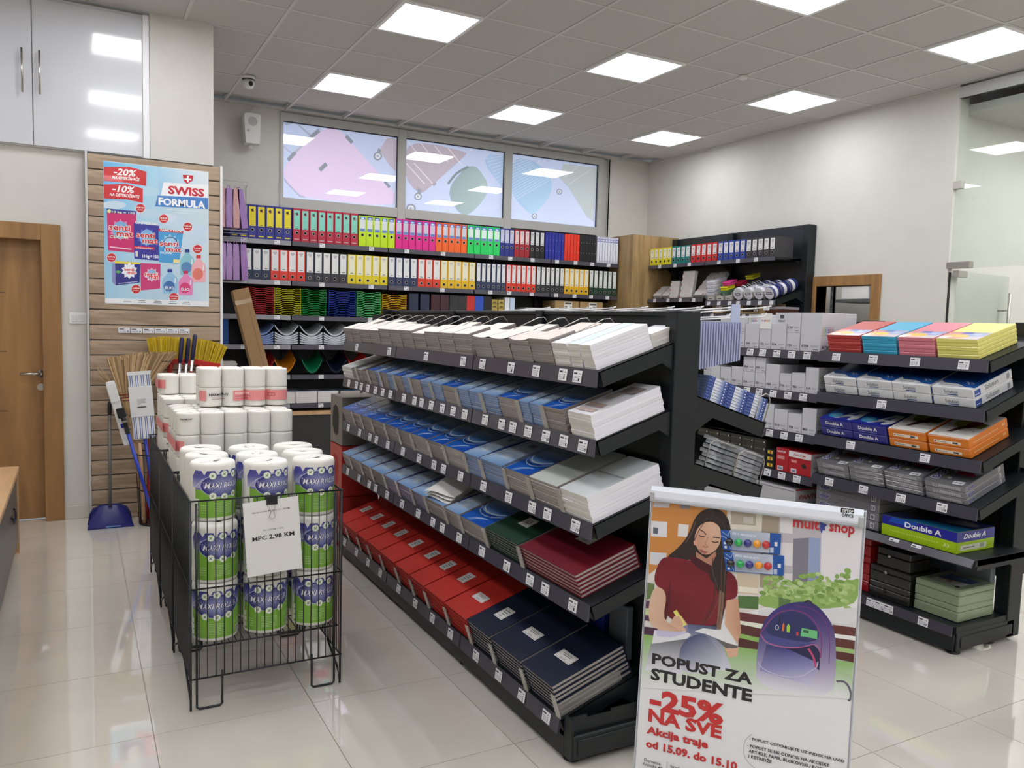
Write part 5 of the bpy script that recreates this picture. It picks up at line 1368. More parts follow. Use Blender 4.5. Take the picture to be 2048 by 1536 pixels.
def stack(name, cat, kind, y0, y1, z, n, th, d, edge, top, art, desc, where, x0=.004, xf=GXF, rnd=1, curl=0):
    """n booklets of thickness th in one pile on a sloped shelf"""
    w = y0-y1-.008; yc = (y0+y1)/2
    b = MB().box(0, -w/2, 0, d, w/2, th*.95, 0, 0, [edge[0], edge[1], edge[1], edge[1], 1, 1])
    mats = [edge_m for edge_m in (edge[2], edge[3])]
    me = b.mesh(name, mats)
    rr = random.Random(int(y0*1000)+int(z*77))
    tm = None
    grp = '%s, %s' % (desc[1], where)
    for k in range(n):
        jx, jy = rr.uniform(-.002, .002)*rnd, rr.uniform(-.0025, .0025)*rnd
        lab = '%s %s, %s, %s' % (level(k, n), desc[0], where, desc[2])
        o = single(name, me, None, lab, cat, on_shelf(x0+jx, yc+jy, k*th, z, xf), (0, -TILT, rr.uniform(-.006, .006)*rnd), grp)
    if curl:
        def fn(u, v): return (v*d, (.5-u)*w, th+curl*(2*u-1)**2*(1-.5*v))
        part('cover', MB().grid(fn, 8, 2), top, o)
    elif art is not None: part('cover', scaled(art, w, d, 'cover', th*.96), None, o)
    else: part('cover', MB().add([(0, -w/2, th*.96), (d, -w/2, th*.96), (d, w/2, th*.96), (0, w/2, th*.96)], [(0, 1, 2, 3)]), top, o)
    return o
def fill_gondola():
    E_G = (0, 0, GREYS, PAPERG)
    # top shelf: small pads, two rows deep
    allst = list(zip(S1, S1[1:]))+list(zip(S1N, S1N[1:]))
    hs = [8, 8, 8, 8, 9, 9, 9, 8, 9, 9, 9, 8, 8, 8, 9, 8, 8, 8, 9]
    N = len(allst)
    for k, (a, b) in enumerate(allst):
        p = N-1-k
        last = k >= N-3
        top = CREAM if k < N-6 else (CREAM, PINKW, PINKW, COOLW, MINT, COOLW)[k-(N-6)]
        eg = (0, 0, GREYS, PAPERG) if not last else (0, 1, PAPERL, COOLW)
        d = .11 if not last else .235
        stack('form_pad', 'pad', '', a, b, GLEV[0][0], hs[k], .0108, d, eg, top, None, ('pad in pile', 'small pads, pile %d from the near end' % (p+1), '%s pile from near end' % nth(p)), 'top shelf front row', .004, curl=.007 if k in (11, 12, 13) else 0)
        if not last and k not in (4, 5, 6, 7):
            stack('form_pad', 'pad', '', a, b, GLEV[0][0], (8 if k < 14 else 9)-1-(k % 2), .0108, .11, eg, top, None, ('pad in pile', 'small pads behind, pile %d from the near end' % (p+1), '%s pile from near end' % nth(p)), 'top shelf back row', .125)
    stack('form_pad', 'pad', '', 2.235, 2.125, GLEV[0][0], 4, .012, .1, (0, 0, PAPERL, COOLW), COOLW, None, ('white pad in low pile', 'low white pile behind', 'nearest end'), 'top shelf back row', .245)
    # second shelf
    N = len(S2)
    plain = {'w': ('white form pad', mat('white printed form', 'cfcfcd', .7)), 'g': ('dark grey booklet', mat('dark grey cover', '4a4b50', .6)), 'r': ('silver grey booklet', mat('silver grey cover', '9a9ca2', .6)), 'b': ('brown covered booklet', mat('brown cover', '4e2a22', .6)), 'n': ('blue swirl booklet', None)}
    for k, ((a, b), c) in enumerate(zip(S2, S2C)):
        p = N-1-k; pos = '%s pile from near end' % nth(p); z = GLEV[1][0]
        if c in plain and plain[c][1]:
            nm, m = plain[c]; near = k == N-1
            o = stack('form_pad', 'pad', '', a, b, z, 8 if near else 7, .0108, .29 if near else .22, (0, 1, PAPERL, COOLW) if near or c == 'w' else (0, 0, GREYS, PAPERG), m if not near else COOLW, None, (nm+' in pile', nm+'s, pile %d' % (p+1), pos), 'second shelf', .004)
            if near:
                ar = Art(5e-5); w = a-b-.02
                for q, (u0, u1, v0, v1, cc) in enumerate(((-.4, .4, .02, .045, 'c4b0aa'), (-.4, .35, .06, .09, 'b09a92'), (-.35, .0, .13, .2, 'cfc2bc'), (-.3, .4, .19, .25, '9a8a86'))): ar.rect(u0*w, v0, u1*w, v1, cc)
                part('printed_form', ar.mesh('printed_form', frame((0, 0, .0125), (0, -1, 0), (1, 0, 0))), None, o)
        elif c in 'an':
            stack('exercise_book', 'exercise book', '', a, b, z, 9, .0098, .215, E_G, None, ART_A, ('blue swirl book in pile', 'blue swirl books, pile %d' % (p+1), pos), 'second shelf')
        else:
            stack('notebook', 'notebook', '', a, b, z, 9, .0098, .22, (0, 0, BLUES, PAPERG), None, ART_B, ('pale blue book in pile', 'pale blue books, pile %d' % (p+1), pos), 'second shelf')
    # third shelf
    N = len(S3)
    for k, ((a, b), c) in enumerate(zip(S3, S3C)):
        p = N-1-k; pos = '%s pile from near end' % nth(p); z = GLEV[2][0]
        if c in 'AL':
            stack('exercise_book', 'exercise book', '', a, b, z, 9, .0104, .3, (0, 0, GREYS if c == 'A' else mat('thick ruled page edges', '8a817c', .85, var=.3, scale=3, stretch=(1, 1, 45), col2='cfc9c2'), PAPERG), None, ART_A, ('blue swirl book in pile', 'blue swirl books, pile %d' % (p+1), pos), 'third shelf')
        elif c == 'B':
            stack('notebook', 'notebook', '', a, b, z, 10, .0098, .3, (0, 0, BLUES, PAPERG), None, ART_B, ('pale blue book in pile', 'pale blue books, pile %d' % (p+1), pos), 'third shelf')
        elif c == 't':
            o = stack('form_pad', 'pad', '', a, b, z, 8, .0118, .3, (0, 0, GREYS, PAPERL), mat('greenish white form', 'c3c8c2', .7), None, ('greenish white form pad', 'greenish form pads on the third shelf', pos), 'third shelf')
            ar = Art(5e-5)
            for q in range(14): ar.rect(-.085, .09+q*.013, .085-.03*(q % 3), .092+q*.013, 'a9b2aa')
            part('printed_form', ar.mesh('printed_form', frame((0, 0, .0125), (0, -1, 0), (1, 0, 0))), None, o)
        else:
            o = stack('form_pad', 'pad', '', a, b, z, 8, .0118, .3, (0, 1, PAPERL, COOLW), mat('cool white card form', 'ced3d4', .7), None, ('white card form pad', 'white card form pads on the third shelf', pos), 'third shelf')
            ar = Art(5e-5); ar.text('KARTA OSNOVNOG SREDSTVA', -.075, .155, .15, .008, '3a4a66', 'BI')
            part('printed_form', ar.mesh('printed_form', frame((0, 0, .0125), (0, -1, 0), (1, 0, 0))), None, o)
    # fourth shelf
    N = len(S4)+2
    for k, ((a, b), c) in enumerate(zip(S4, S4C)):
        p = N-1-k; pos = '%s pile from near end' % nth(p); z = GLEV[3][0]
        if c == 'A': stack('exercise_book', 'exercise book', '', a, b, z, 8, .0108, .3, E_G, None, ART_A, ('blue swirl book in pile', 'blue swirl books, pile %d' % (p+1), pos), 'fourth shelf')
        else:
            stack('notebook', 'notebook', '', a, b, z, 8, .0108, .3, (0, 0, PURPS if 3 < k < 7 else GREYS, PAPERG), None, ART_B, ('pale blue book in pile', 'pale blue books, pile %d' % (p+1), pos), 'fourth shelf')
            if c == 'P':
                sh = MB().grid(lambda u, v: (v*.2+.03*u, (.5-u)*.2, .09+.03*v*v+.008*math.sin(u*5)), 6, 6)
                for i in range(3): single('loose_sheet', sh, PAPERW, '%s loose white sheet thrown over the blue books, fourth shelf' % ('lower', 'middle', 'upper')[i], 'paper', on_shelf(.0+.006*i, (a+b)/2-.01*i, .014*i+.004, z), (0, -TILT, .1*i))
    # hard-backed registers
    def register(name, cat, w, d, th, cloth, edge, lab):
        b = MB().box(.004, -w/2+.004, .0025, d-.004, w/2-.004, th-.0025, 1).box(0, -w/2, 0, d, w/2, .0025).box(0, -w/2, th-.0025, d, w/2, th).box(d-.003, -w/2, 0, d, w/2, th)
        return b.mesh(name, [cloth, edge]), lab.mesh('title_label', frame((0, 0, th+.0003), (0, -1, 0), (1, 0, 0)))
    def title(w, h, portrait):
        a = Art(4e-5); a.rect(-w/2, -h/2, w/2, h/2, 'e6e4e0'); a.rect(-w/2+.004, -h/2+.004, w/2-.004, h/2-.004, '55555c'); a.rect(-w/2+.005, -h/2+.005, w/2-.005, h/2-.005, 'e4e2de')
        for q in range(2 if not portrait else 3): a.rect(-w*(.3-.05*q), h*.22-q*h*.17, w*(.3-.05*q), h*.28-q*h*.17, '5c5c64')
        for q in range(8): a.rect(-w*.2+q*w*.045, -h*.34, -w*.2+q*w*.045+w*.018, -h*.22, '4c4c52')
        return a
    def regs(a, b, z, n, th, d, cloth, edge, lt, lx, desc, where, pos, xf=GXF, x0=.004, name='register'):
        w = a-b-.012; me, lm = register(name, 'register', w, d, th, cloth, edge, lt); yc = (a+b)/2
        rr = random.Random(int(a*991))
        for k in range(n):
            o = single(name, me, None, '%s %s, %s, %s' % (level(k, n), desc, where, pos), 'register', on_shelf(x0+.004*(n-1-k)*.3+rr.uniform(0, .002), yc+rr.uniform(-.002, .002), k*(th+.0006), z, xf), (0, -TILT, rr.uniform(-.004, .004)), '%ss, %s, %s' % (desc, where, pos))
            if k == n-1: part('title_label', lm, None, o, (lx, 0, 0))
    green = mat('mottled dark green cloth', '17382c', .5, var=.5, scale=160); wine = mat('dark red cloth', '701022', .5); red = mat('bright red cloth', 'bf2c22', .5, var=.05, scale=30); navy = mat('navy cloth', '141d34', .45, var=.1, scale=30)
    wedge = mat('register page edges', 'c0b8b2', .8)
    regs(2.84, 2.556, GLEV[3][0], 7, .0125, .235, green, wedge, title(.075, .06, 1), .13, 'dark green register', 'fourth shelf', 'second pile from near end')
    regs(2.553, 2.165, GLEV[3][0], 6, .0145, .255, wine, wedge, title(.09, .065, 1), .19, 'dark red register', 'fourth shelf', 'nearest pile')
    ys = list(zip(S5, S5[1:]))
    for k, (a, b) in enumerate(ys):
        p = len(ys)-1-k; nv = p < 3
        lt = title(.066, .07, 1) if p > 3 or p == 2 else title(.098, .045, 0)
        regs(a, b, .14, 7 if nv else 6, .0165 if nv else .0185, .31, navy if nv else red, wedge if nv else red, lt, .17 if p > 3 else .13, ('navy' if nv else 'bright red')+' register', 'bottom shelf', '%s pile from near end' % nth(p), 1.425)
    # second row on the bottom shelf
    single('ring_folder', MB().box(-.014, -.05, 0, .014, .05, .22, 0, .003), mat('blue ring folder', '1d3796', .4), 'blue folder standing at the back of bottom shelf behind navy registers', 'folder', (1.75, 2.47, .262))
    o = single('printed_pack', MB().box(-.014, -.055, 0, .014, .055, .2, 0, .003), mat('grey printed pack', '5c6068', .6), 'grey printed pack at the back of bottom shelf beside blue folder', 'pack', (1.75, 2.33, .262))
fill_gondola()

def far_side_goods():
    # pockets hanging from the front hook
    m = mat('bluish clear pocket plastic', 'a4aacb', .2, var=.1, scale=12)
    for k in range(16):
        y = 2.15+.0
        x = 1.885+k*.0122
        h = .165-.002*k
        b = MB().prism([(-.0035, -h), (.0035, -h), (.0042, -.01), (.001, 0), (-.002, 0)], 0, .24, 'y')
        single('plastic_pocket', b, m, '%s of sixteen bluish plastic pockets hanging from hook, left to right' % nth(k), 'plastic pocket', (x, 2.12, 1.498), (0, .012*(k-8)/8, 0), 'bluish plastic pockets hanging at the end of the shelf unit')
    single('backing_card', MB().box(.045, 0, .0, .085, .002, .072), mat('pale blue backing card', 'b4c0dc', .5), 'pale blue backing card above the hanging plastic pockets', 'card', (1.99, 2.135, 1.49))
    # blue booklets on the upper far-side shelf, three piles; packed in order down the slope
    bm = MB().box(0, -.085, 0, .098, .085, .0098, 0, 0, [0, 1, 1, 1, 2, 2]).mesh('booklet', [PAPERL, mat('blue white booklet edge', '2450a8', .5, var=.5, scale=14, col2='c4d2ea'), mat('blue booklet cover', '1d4ea8', .4)])
    A = TILT
    ba = Art(3e-5).rect(0, .0006, .098, .0092, '1b3c92'); ba.poly([(.048, .0006), (.078, .0006), (.078, .0092), (.048, .0092)], ['e6eaf2', '4a6cb8', '4a6cb8', 'e6eaf2']); ba.rect(.03, .0006, .049, .0092, 'e2e6ee'); ba.rect(.081, .003, .088, .007, 'e2e6f2')
    for i in range(3): ba.rect(.004+.008*i, .004, .009+.008*i, .006, 'a8b8dc')
    be = ba.mesh('printed_edge', frame((.098, .0853, 0), (-1, 0, 0), (0, 0, 1)))
    for q in range(3):
        for k in range(8):
            x = .005+q*.1; z = .002+k*.0105
            p = Matrix.Rotation(math.pi, 4, 'Z') @ Matrix.Rotation(-A, 4, 'Y') @ Vector((x, 0, z+.001))
            o = single('booklet', bm, None, '%s blue white booklet, %s pile on upper end shelf of far side' % (level(k, 8), ('lower', 'middle', 'upper')[q]), 'booklet', (2.195+p.x, 2.205, 1.262-.125+p.z), (0, -A, math.pi), 'blue white booklets on the far side shelf')
            part('printed_edge', be, None, o)
    sm = mat('white gradient print', 'dfe4f0', .4)
    pk = MB()
    def fold(u, v): return (u*.3, (v-.5)*.2, .0085+.003*math.sin(u*9+v*3)+.002*math.sin(v*11))
    pk.grid(fold, 10, 6); pk.add([(0, -.1, 0), (.3, -.1, 0), (.3, -.1, .014), (0, -.1, .014)], [(0, 1, 2, 3)]); pk.add([(0, .1, 0), (0, -.1, 0), (0, -.1, .0135), (0, .1, .0135)], [(0, 1, 2, 3)]); pk.add([(.3, .1, 0), (0, .1, 0), (0, .1, .0135), (.3, .1, .0135)], [(0, 1, 2, 3)])
    pm = pk.mesh('film_bag', mat('crinkled clear bag', '5c6067', .12, var=.6, scale=14, stretch=(1, 3, 3), col2='b4b7bd', coat=.5))  # pale streaks in the colour stand for highlights on the clear film
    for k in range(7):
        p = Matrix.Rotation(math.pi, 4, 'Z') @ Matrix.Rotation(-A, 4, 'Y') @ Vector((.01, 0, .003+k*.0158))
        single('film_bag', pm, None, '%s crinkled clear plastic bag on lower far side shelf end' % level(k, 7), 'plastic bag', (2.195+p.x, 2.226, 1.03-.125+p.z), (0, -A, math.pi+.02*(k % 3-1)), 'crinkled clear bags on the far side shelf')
far_side_goods()

def end_boxes():
    for z0, c, c2, nm in ((.335, 'a8241e', 'b8554a', 'red'), (.665, '6d675e', '7f796f', 'grey')):
        h = .325 if nm == 'red' else .31
        t = thing('archive_box', nm+' archive box with a dark grip hole at far end of shelf unit', 'box', (1.588, 4.99, z0))
        m = MB().box(-.12, -.06, 0, .125, .2, h, 0, .003)
        part('body', m, mat(nm+' archive board', c, .7), t)
        a = Art(4e-5).rect(-.198, 0.002, .058, h-.002, c2).poly([(-.15, h*.35), (-.11, h*.2), (-.05, h*.17), (-.02, h*.25), (-.01, h*.6), (-.03, h*.76), (-.09, h*.82), (-.14, h*.74), (-.155, h*.55)], '1b1712' if nm == 'grey' else 'a01c18')
        part('grip_hole', a.mesh('grip_hole', F_NEG_X(-.1206, 0, 0)), None, t)
    single('archive_carton', MB().box(-.12, -.06, 0, .125, .2, .33, 0, .003), mat('red archive board'), 'lowest plain red carton under two archive boxes, far end of shelf unit', 'box', (1.588, 4.99, 0.002))
end_boxes()
# ---------------------------------------------------------------- wire baskets with paper rolls
BX0, BX1 = .355, .918
def wire_basket(y0, y1, label, name='wire_basket'):
    t = thing(name, label, 'basket', ((BX0+BX1)/2, (y0+y1)/2, 0))
    r, q = .0045, .0022
    z0, z1 = .124, .795
    for y, nm in ((y0, 'front_grid'), (y1, 'back_grid')):
        m = MB()
        for z in (z1, .465, z0): m.tube([(BX0-.006, y, z), (BX1+.006, y, z)], .0032, 6)
        n = 19
        for k in range(1, n): m.tube([(BX0+(BX1-BX0)*k/n, y, z0), (BX0+(BX1-BX0)*k/n, y, z1)], q, 5)
        part(nm, m, BLACKW, t, world=True, kind='stuff')
    n = int((y1-y0)/.026)
    for x in (BX0, BX1):
        m = MB()
        for z in (z1, .465, z0): m.tube([(x, y0-.006, z), (x, y1+.006, z)], .0032, 6)
        for k in range(1, n): m.tube([(x, y0+(y1-y0)*k/n, z0), (x, y0+(y1-y0)*k/n, z1)], q, 5)
        part('side_grid', m, BLACKW, t, world=True, kind='stuff')
    for x in (BX0, BX1):
        for y in (y0, y1):
            s = 1 if y == y0 else -1
            part('leg', MB().tube([(x, y, z1+.004), (x, y, .006), (x, y+s*.04, .06), (x, y+s*(y1-y0)*.32, .12)], r, 6), BLACKW, t, world=True)
    for y, s in ((y0, 1), (y1, -1)):
        for a, b in ((BX0+.022, BX0+.112), (BX1-.112, BX1-.022)):
            yy = y+s*.008
            part('foot_loop', MB().tube([(a, yy, z1-.01 if a < .6 else .14), (a, yy, .012), (a+.008, yy, .005), (b-.008, yy, .005), (b, yy, .012), (b, yy, .14 if a < .6 else z1-.01)], r, 6), BLACKW, t, world=True)
    m = MB()
    for k in range(22): m.tube([(BX0+.01+(BX1-BX0-.02)*k/21, y0+.01, .243), (BX0+.01+(BX1-BX0-.02)*k/21, y1-.01, .243)], q, 5)
    for k in range(4): m.tube([(BX0+.005, y0+.02+(y1-y0-.04)*k/3, .238), (BX1-.005, y0+.02+(y1-y0-.04)*k/3, .238)], .0035, 6)
    part('floor_grid', m, BLACKW, t, world=True, kind='stuff')
    return t
wire_basket(3.08, 3.66, 'front black wire basket full of kitchen rolls')
wire_basket(3.69, 4.27, 'middle black wire basket holding white toilet paper packs')
wire_basket(4.30, 4.88, 'rear black wire basket with toilet paper packs near brooms')

RR, RH = .083, .222
def roll_meshes():
    rb = MB().lathe([(.021, .0), (RR-.012, 0), (RR-.003, .004), (RR, .012), (RR, .02), (RR, RH-.02), (RR, RH-.012), (RR-.003, RH-.003), (RR-.009, RH), (.03, RH), (.024, RH-.003), (.021, RH-.012), (.0205, .02)], 28, cap=False)
    me = rb.mesh('roll', mat('soft embossed paper', 'eceae2', .85, bump=.25, scale=140))
    core = MB().lathe([(.0, RH-.04), (.0204, RH-.04), (.0204, RH-.006)], 14, cap=False).mesh('core', mat('dark roll core', '4a453f', .9))
    a = Art(2.5e-5); W = .112; z0, z1 = .016, .195
    a.rect(-W, z0, W, .13, '7fb43c', '88ba4a'); a.poly([(-W, .122), (W, .122), (W, z1-.026), (-W, z1-.026)], '7c7cb8')
    for k in range(5):
        x = -.098+k*.049
        a.poly([(x-.027, .13), (x+.027, .13), (x+.028, z1-.024), (x+.014, z1), (x-.014, z1), (x-.028, z1-.024)], ['c4c2e0', 'b0b0d6', '5a5aa6', '3c3c92', '3c3c92', '5a5aa6'])
        a.line([(x+.028, z1-.024), (x-.02, .128)], .0022, 'd8daea')
    a.poly([(-W, z0), (-W, .138), (-.108, .122), (-.085, .108), (.085, .108), (.108, .122), (W, .138), (W, z0)], '80b640')
    a.ell(0, .138, .09, .046, 'c0c2de', 28); a.ell(0, .138, .087, .0435, '25267c', 32, 'a4a9d6')
    for s in range(14): a.line([(.016*math.cos(s*.449), .138+.01*math.sin(s*.449)), (.07*math.cos(s*.449), .138+.036*math.sin(s*.449))], .0009, 'a4a9d6')
    for dx, dy in ((-.0014, -.0012), (.0014, .0012), (.0014, -.0012), (-.0014, .0012)): a.text('MAXI ROLLE', -.073+dx, .128+dy, .146, .021, '2c2d74', 'BI')
    a.text('MAXI ROLLE', -.073, .128, .146, .021, 'f6f6f8', 'BI')
    for x, z in ((-.043, .176), (0, .181), (.043, .176), (-.043, .099), (0, .094), (.043, .099)):
        a.ell(x, z, .0135, .0135, 'b8cc94'); a.ell(x, z, .0118, .0118, 'f4f6ee'); a.line([(x-.005, z-.005), (x+.005, z+.005)], .003, '6a8a44'); a.line([(x-.005, z+.004), (x+.004, z-.005)], .003, '7a9a54')
    for k in range(7): a.rect(-.03, .03+k*.0065, .03, .0325+k*.0065, 'b4d48c')
    for k in range(4): a.rect(-.085, .034+k*.009, -.06, .037+k*.009, 'b4d48c')
    for k in range(3): a.rect(.055, .06+k*.006, .1, .062+k*.006, 'b4d48c')
    a.rect(.074, .022, .108, .046, 'f2f2f0')
    for k in range(10): a.rect(.076+k*.003, .024, .0775+k*.003, .044, '222226')
    for k in range(3): a.rect(-.11, .026+k*.022, -.094, .044+k*.022, 'eef2e4')
    r = RR+.0006
    lab = a.mesh('printed_label', None, PRINTG, lambda x, y, z: (math.sin(x/RR)*(r+z), -math.cos(x/RR)*(r+z), y), .014)
    strap = MB().box(-RR*.8, -.012, RH-.001, RR*.8, .012, RH+.0012).mesh('film_seam', mat('film seam', 'f4f3ef', .3))
    return me, core, lab, strap
def kitchen_rolls():
    me, core, lab, strap = roll_meshes()
    cols = (.455, .643, .830); names = ('left', 'middle', 'right')
    rr = random.Random(5)
    for row, y in enumerate((3.178, 3.352, 3.528)):
        for c, x in enumerate(cols):
            for lv in range(3):
                if row == 2 and lv < 2: continue
                yy = y; z = .248+lv*(RH+.0015)
                yaw = rr.uniform(-.3, .3)
                if row == 0: yaw = ((.06, .1, .2), (.32, .2, .5), (.5, .5, .25))[lv][c]
                if row and lv == 2: yaw += (2.1, -2.2, 2.6)[c]
                if row == 0 and lv == 2 and c == 0: yy += .055
                if row == 1 and lv == 2 and c == 0: yy += .05
                if row == 2 and c == 0: yy += .044
                t = thing('kitchen_roll', '%s kitchen roll of %s column, %s row of front basket' % (('lowest', 'middle', 'topmost')[lv], names[c], ('front', 'second', 'third')[row]), 'kitchen roll', (x, yy, z), (0, 0, yaw-.12), 'kitchen rolls in the front wire basket')
                part('roll', me, None, t); part('core', core, None, t); part('printed_label', lab, None, t); part('film_seam', strap, None, t, (0, 0, 0), (0, 0, .5))
kitchen_rolls()

def toilet_paper():
    r, h = .0505, .098
    me = MB().lathe([(.018, h-.012), (.02, h-.001), (.024, h), (r-.005, h), (r-.002, h-.0012), (r, h-.004), (r, h-.01), (r, .008), (r, .003), (r-.003, 0), (.02, 0)], 20, cap=False).mesh('roll', mat('soft embossed paper'))
    hole = MB().lathe([(0, h-.012), (.019, h-.008)], 12, cap=False).mesh('core', mat('pale roll core', 'b9b0a4', .9))
    pink = 'e89090'
    def pack(name, loc, nx, ny, nz, lab, style, rz=0, skip=()):
        t = thing(name, lab, 'toilet paper', loc, (0, 0, rz), 'shrink wrapped packs of toilet paper')
        p = 2*r+.0006
        for i in range(nx):
            for j in range(ny):
                for k in range(nz):
                    if k == nz-1 or j == 0 or i == 0 or i == nx-1:
                        o = part('roll', me, None, t, ((i-(nx-1)/2)*p, r+j*p, k*(h+.001)))
                        if k == nz-1: part('core', hole, None, o)
        W = nx*p/2; H = nz*(h+.001)
        # scalloped wrapping film with its printed band
        def fn(u, v):
            x = -W+2*W*u; ph = (x+W) % p-p/2
            return (x, r-math.sqrt(max(0, r*r-ph*ph))*.85-.0105+0*v, H*v)
        part('wrapping_film', MB().grid(fn, nx*8, 2), WRAP, t)
        part('wrapping_film', MB().add([(-W-.003, r*.3, .0), (-W-.003, ny*p, 0), (-W-.003, ny*p, H), (-W-.003, r*.3, H)], [(0, 1, 2, 3)]), WRAP, t)
        a = Art(3e-5)
        if style == 'big':
            a.rect(-W, .03, -W+.025, .083, pink); a.rect(-.058, .03, W, .083, pink)
            a.text('HARMONY', -W+.038, .056, .088, .013, '2a2430', 'B'); a.rect(-W+.052, .048, -W+.112, .0488, 'b06a70'); a.text('PROFESSIONAL', -W+.052, .037, .06, .005, '8a5a62', 'B')
            a.text('PREMIUM', -.05, .063, .066, .011, 'f8dcd8', 'B'); a.rect(.03, .066, .07, .0668, 'c86a72')
            a.text('TOALETNI PAPIR', -.05, .05, .075, .006, 'b85a64', 'B'); a.text('TOILETTENPAPIER', -.05, .038, .06, .006, 'b85a64', 'B')
            a.rect(.105, .05, .135, .07, 'b85a64'); a.rect(.109, .054, .12, .066, pink); a.rect(.122, .054, .132, .066, pink)
        else:
            a.rect(-W, .03, -W+.03, .075, pink); a.text('HARMONY', -W+.014, .168, .05, .008, '2a2430', 'B'); a.rect(-W+.022, .162, -W+.055, .1628, 'b06a70')
            if style == 'side': a.text('HARMONY', -W+.034, .062, .075, .012, '2a2430', 'B'); a.text('PROFESSIONAL', -W+.045, .05, .05, .005, '8a5a62', 'B')
        # wrap the print around the bulging front rolls
        def wp(x, y, z):
            ph = (x+W) % p-p/2
            return (x, r-math.sqrt(max(0, r*r-ph*ph))*.85-.0122-z, y)
        part('printed_band', a.mesh('printed_band', None, PRINT, wp, p/8), None, t)
        if style != 'big':
            s = Art(3e-5).rect(.02, .03, ny*p-.01, .075, pink)
            part('printed_band', s.mesh('printed_band', frame((-W-.004, ny*p, 0), (0, -1, 0), (0, 0, 1))), None, t)
        return t
    for lv, z in enumerate((.247, .446, .645, .844)):
        nm = ('lowest', 'second', 'third', 'topmost')[lv]
        pack('toilet_paper_pack', (.632, 3.735, z), 5, 4, 2, '%s toilet paper pack standing in the middle basket' % nm, 'plain')
        pack('toilet_paper_pack', (.632, 4.335, z+.004), 5, 4, 2, '%s toilet paper pack standing in the rear basket' % nm, 'side')
    pack('toilet_paper_pack', (.632, 4.56, 1.05), 5, 2, 1, 'flat row of toilet rolls lying behind on the rear basket', 'side2')
    pack('toilet_paper_pack', (.702, 3.93, 1.046), 4, 2, 2, 'small pink banded toilet paper pack on top of the pile', 'big').scale = (1, 1, .9)
toilet_paper()

def price_note():
    t = thing('price_note', 'white price sheet clipped to the front of wire basket', 'sign', (.637, 3.062, .785))
    def fn(u, v): return ((u-.5)*.206, -.012+.008*math.cos((u-.5)*2.6)-.006*(1-v), -.283+.283*v)
    part('sheet', MB().grid(fn, 8, 4), PAPERW, t, rot=(0, R(-3.4), 0))
    a = Art(4e-5)
    a.text('Ubrus u rolni 80,50m 1/1 / KOM', -.072, -.045, .14, .006, '4a4a4e'); a.text('VPC 2,55 KM + PDV', -.036, -.117, .076, .005, '5a5a5e'); a.text('MPC 2,98 KM', -.076, -.15, .156, .0165, '1e1e22', 'B')
    part('printed_text', a.mesh('printed_text', None, PRINT, lambda x, y, z: (x, -.0128+.008*math.cos(x/.206*2.6)-.006*(-y/.283)-z, y), .02), None, t, rot=(0, R(-3.4), 0))
    c = thing('binder_clip', 'black binder clip holding the white price sheet', 'clip', (.642, 3.066, .785))
    part('clip_body', MB().prism([(-.012, -.02), (-.008, .012), (.008, .012), (.014, -.02)], -.02, .02, 'x'), BLACK, c)
    part('wire_handle', MB().tube([(-.014, -.013, -.018), (-.005, -.017, -.045), (-.011, -.018, -.065), (0, -.018, -.074), (.011, -.018, -.065), (.005, -.017, -.045), (.014, -.013, -.018)], .0013, 6), CHROME, c)
price_note()
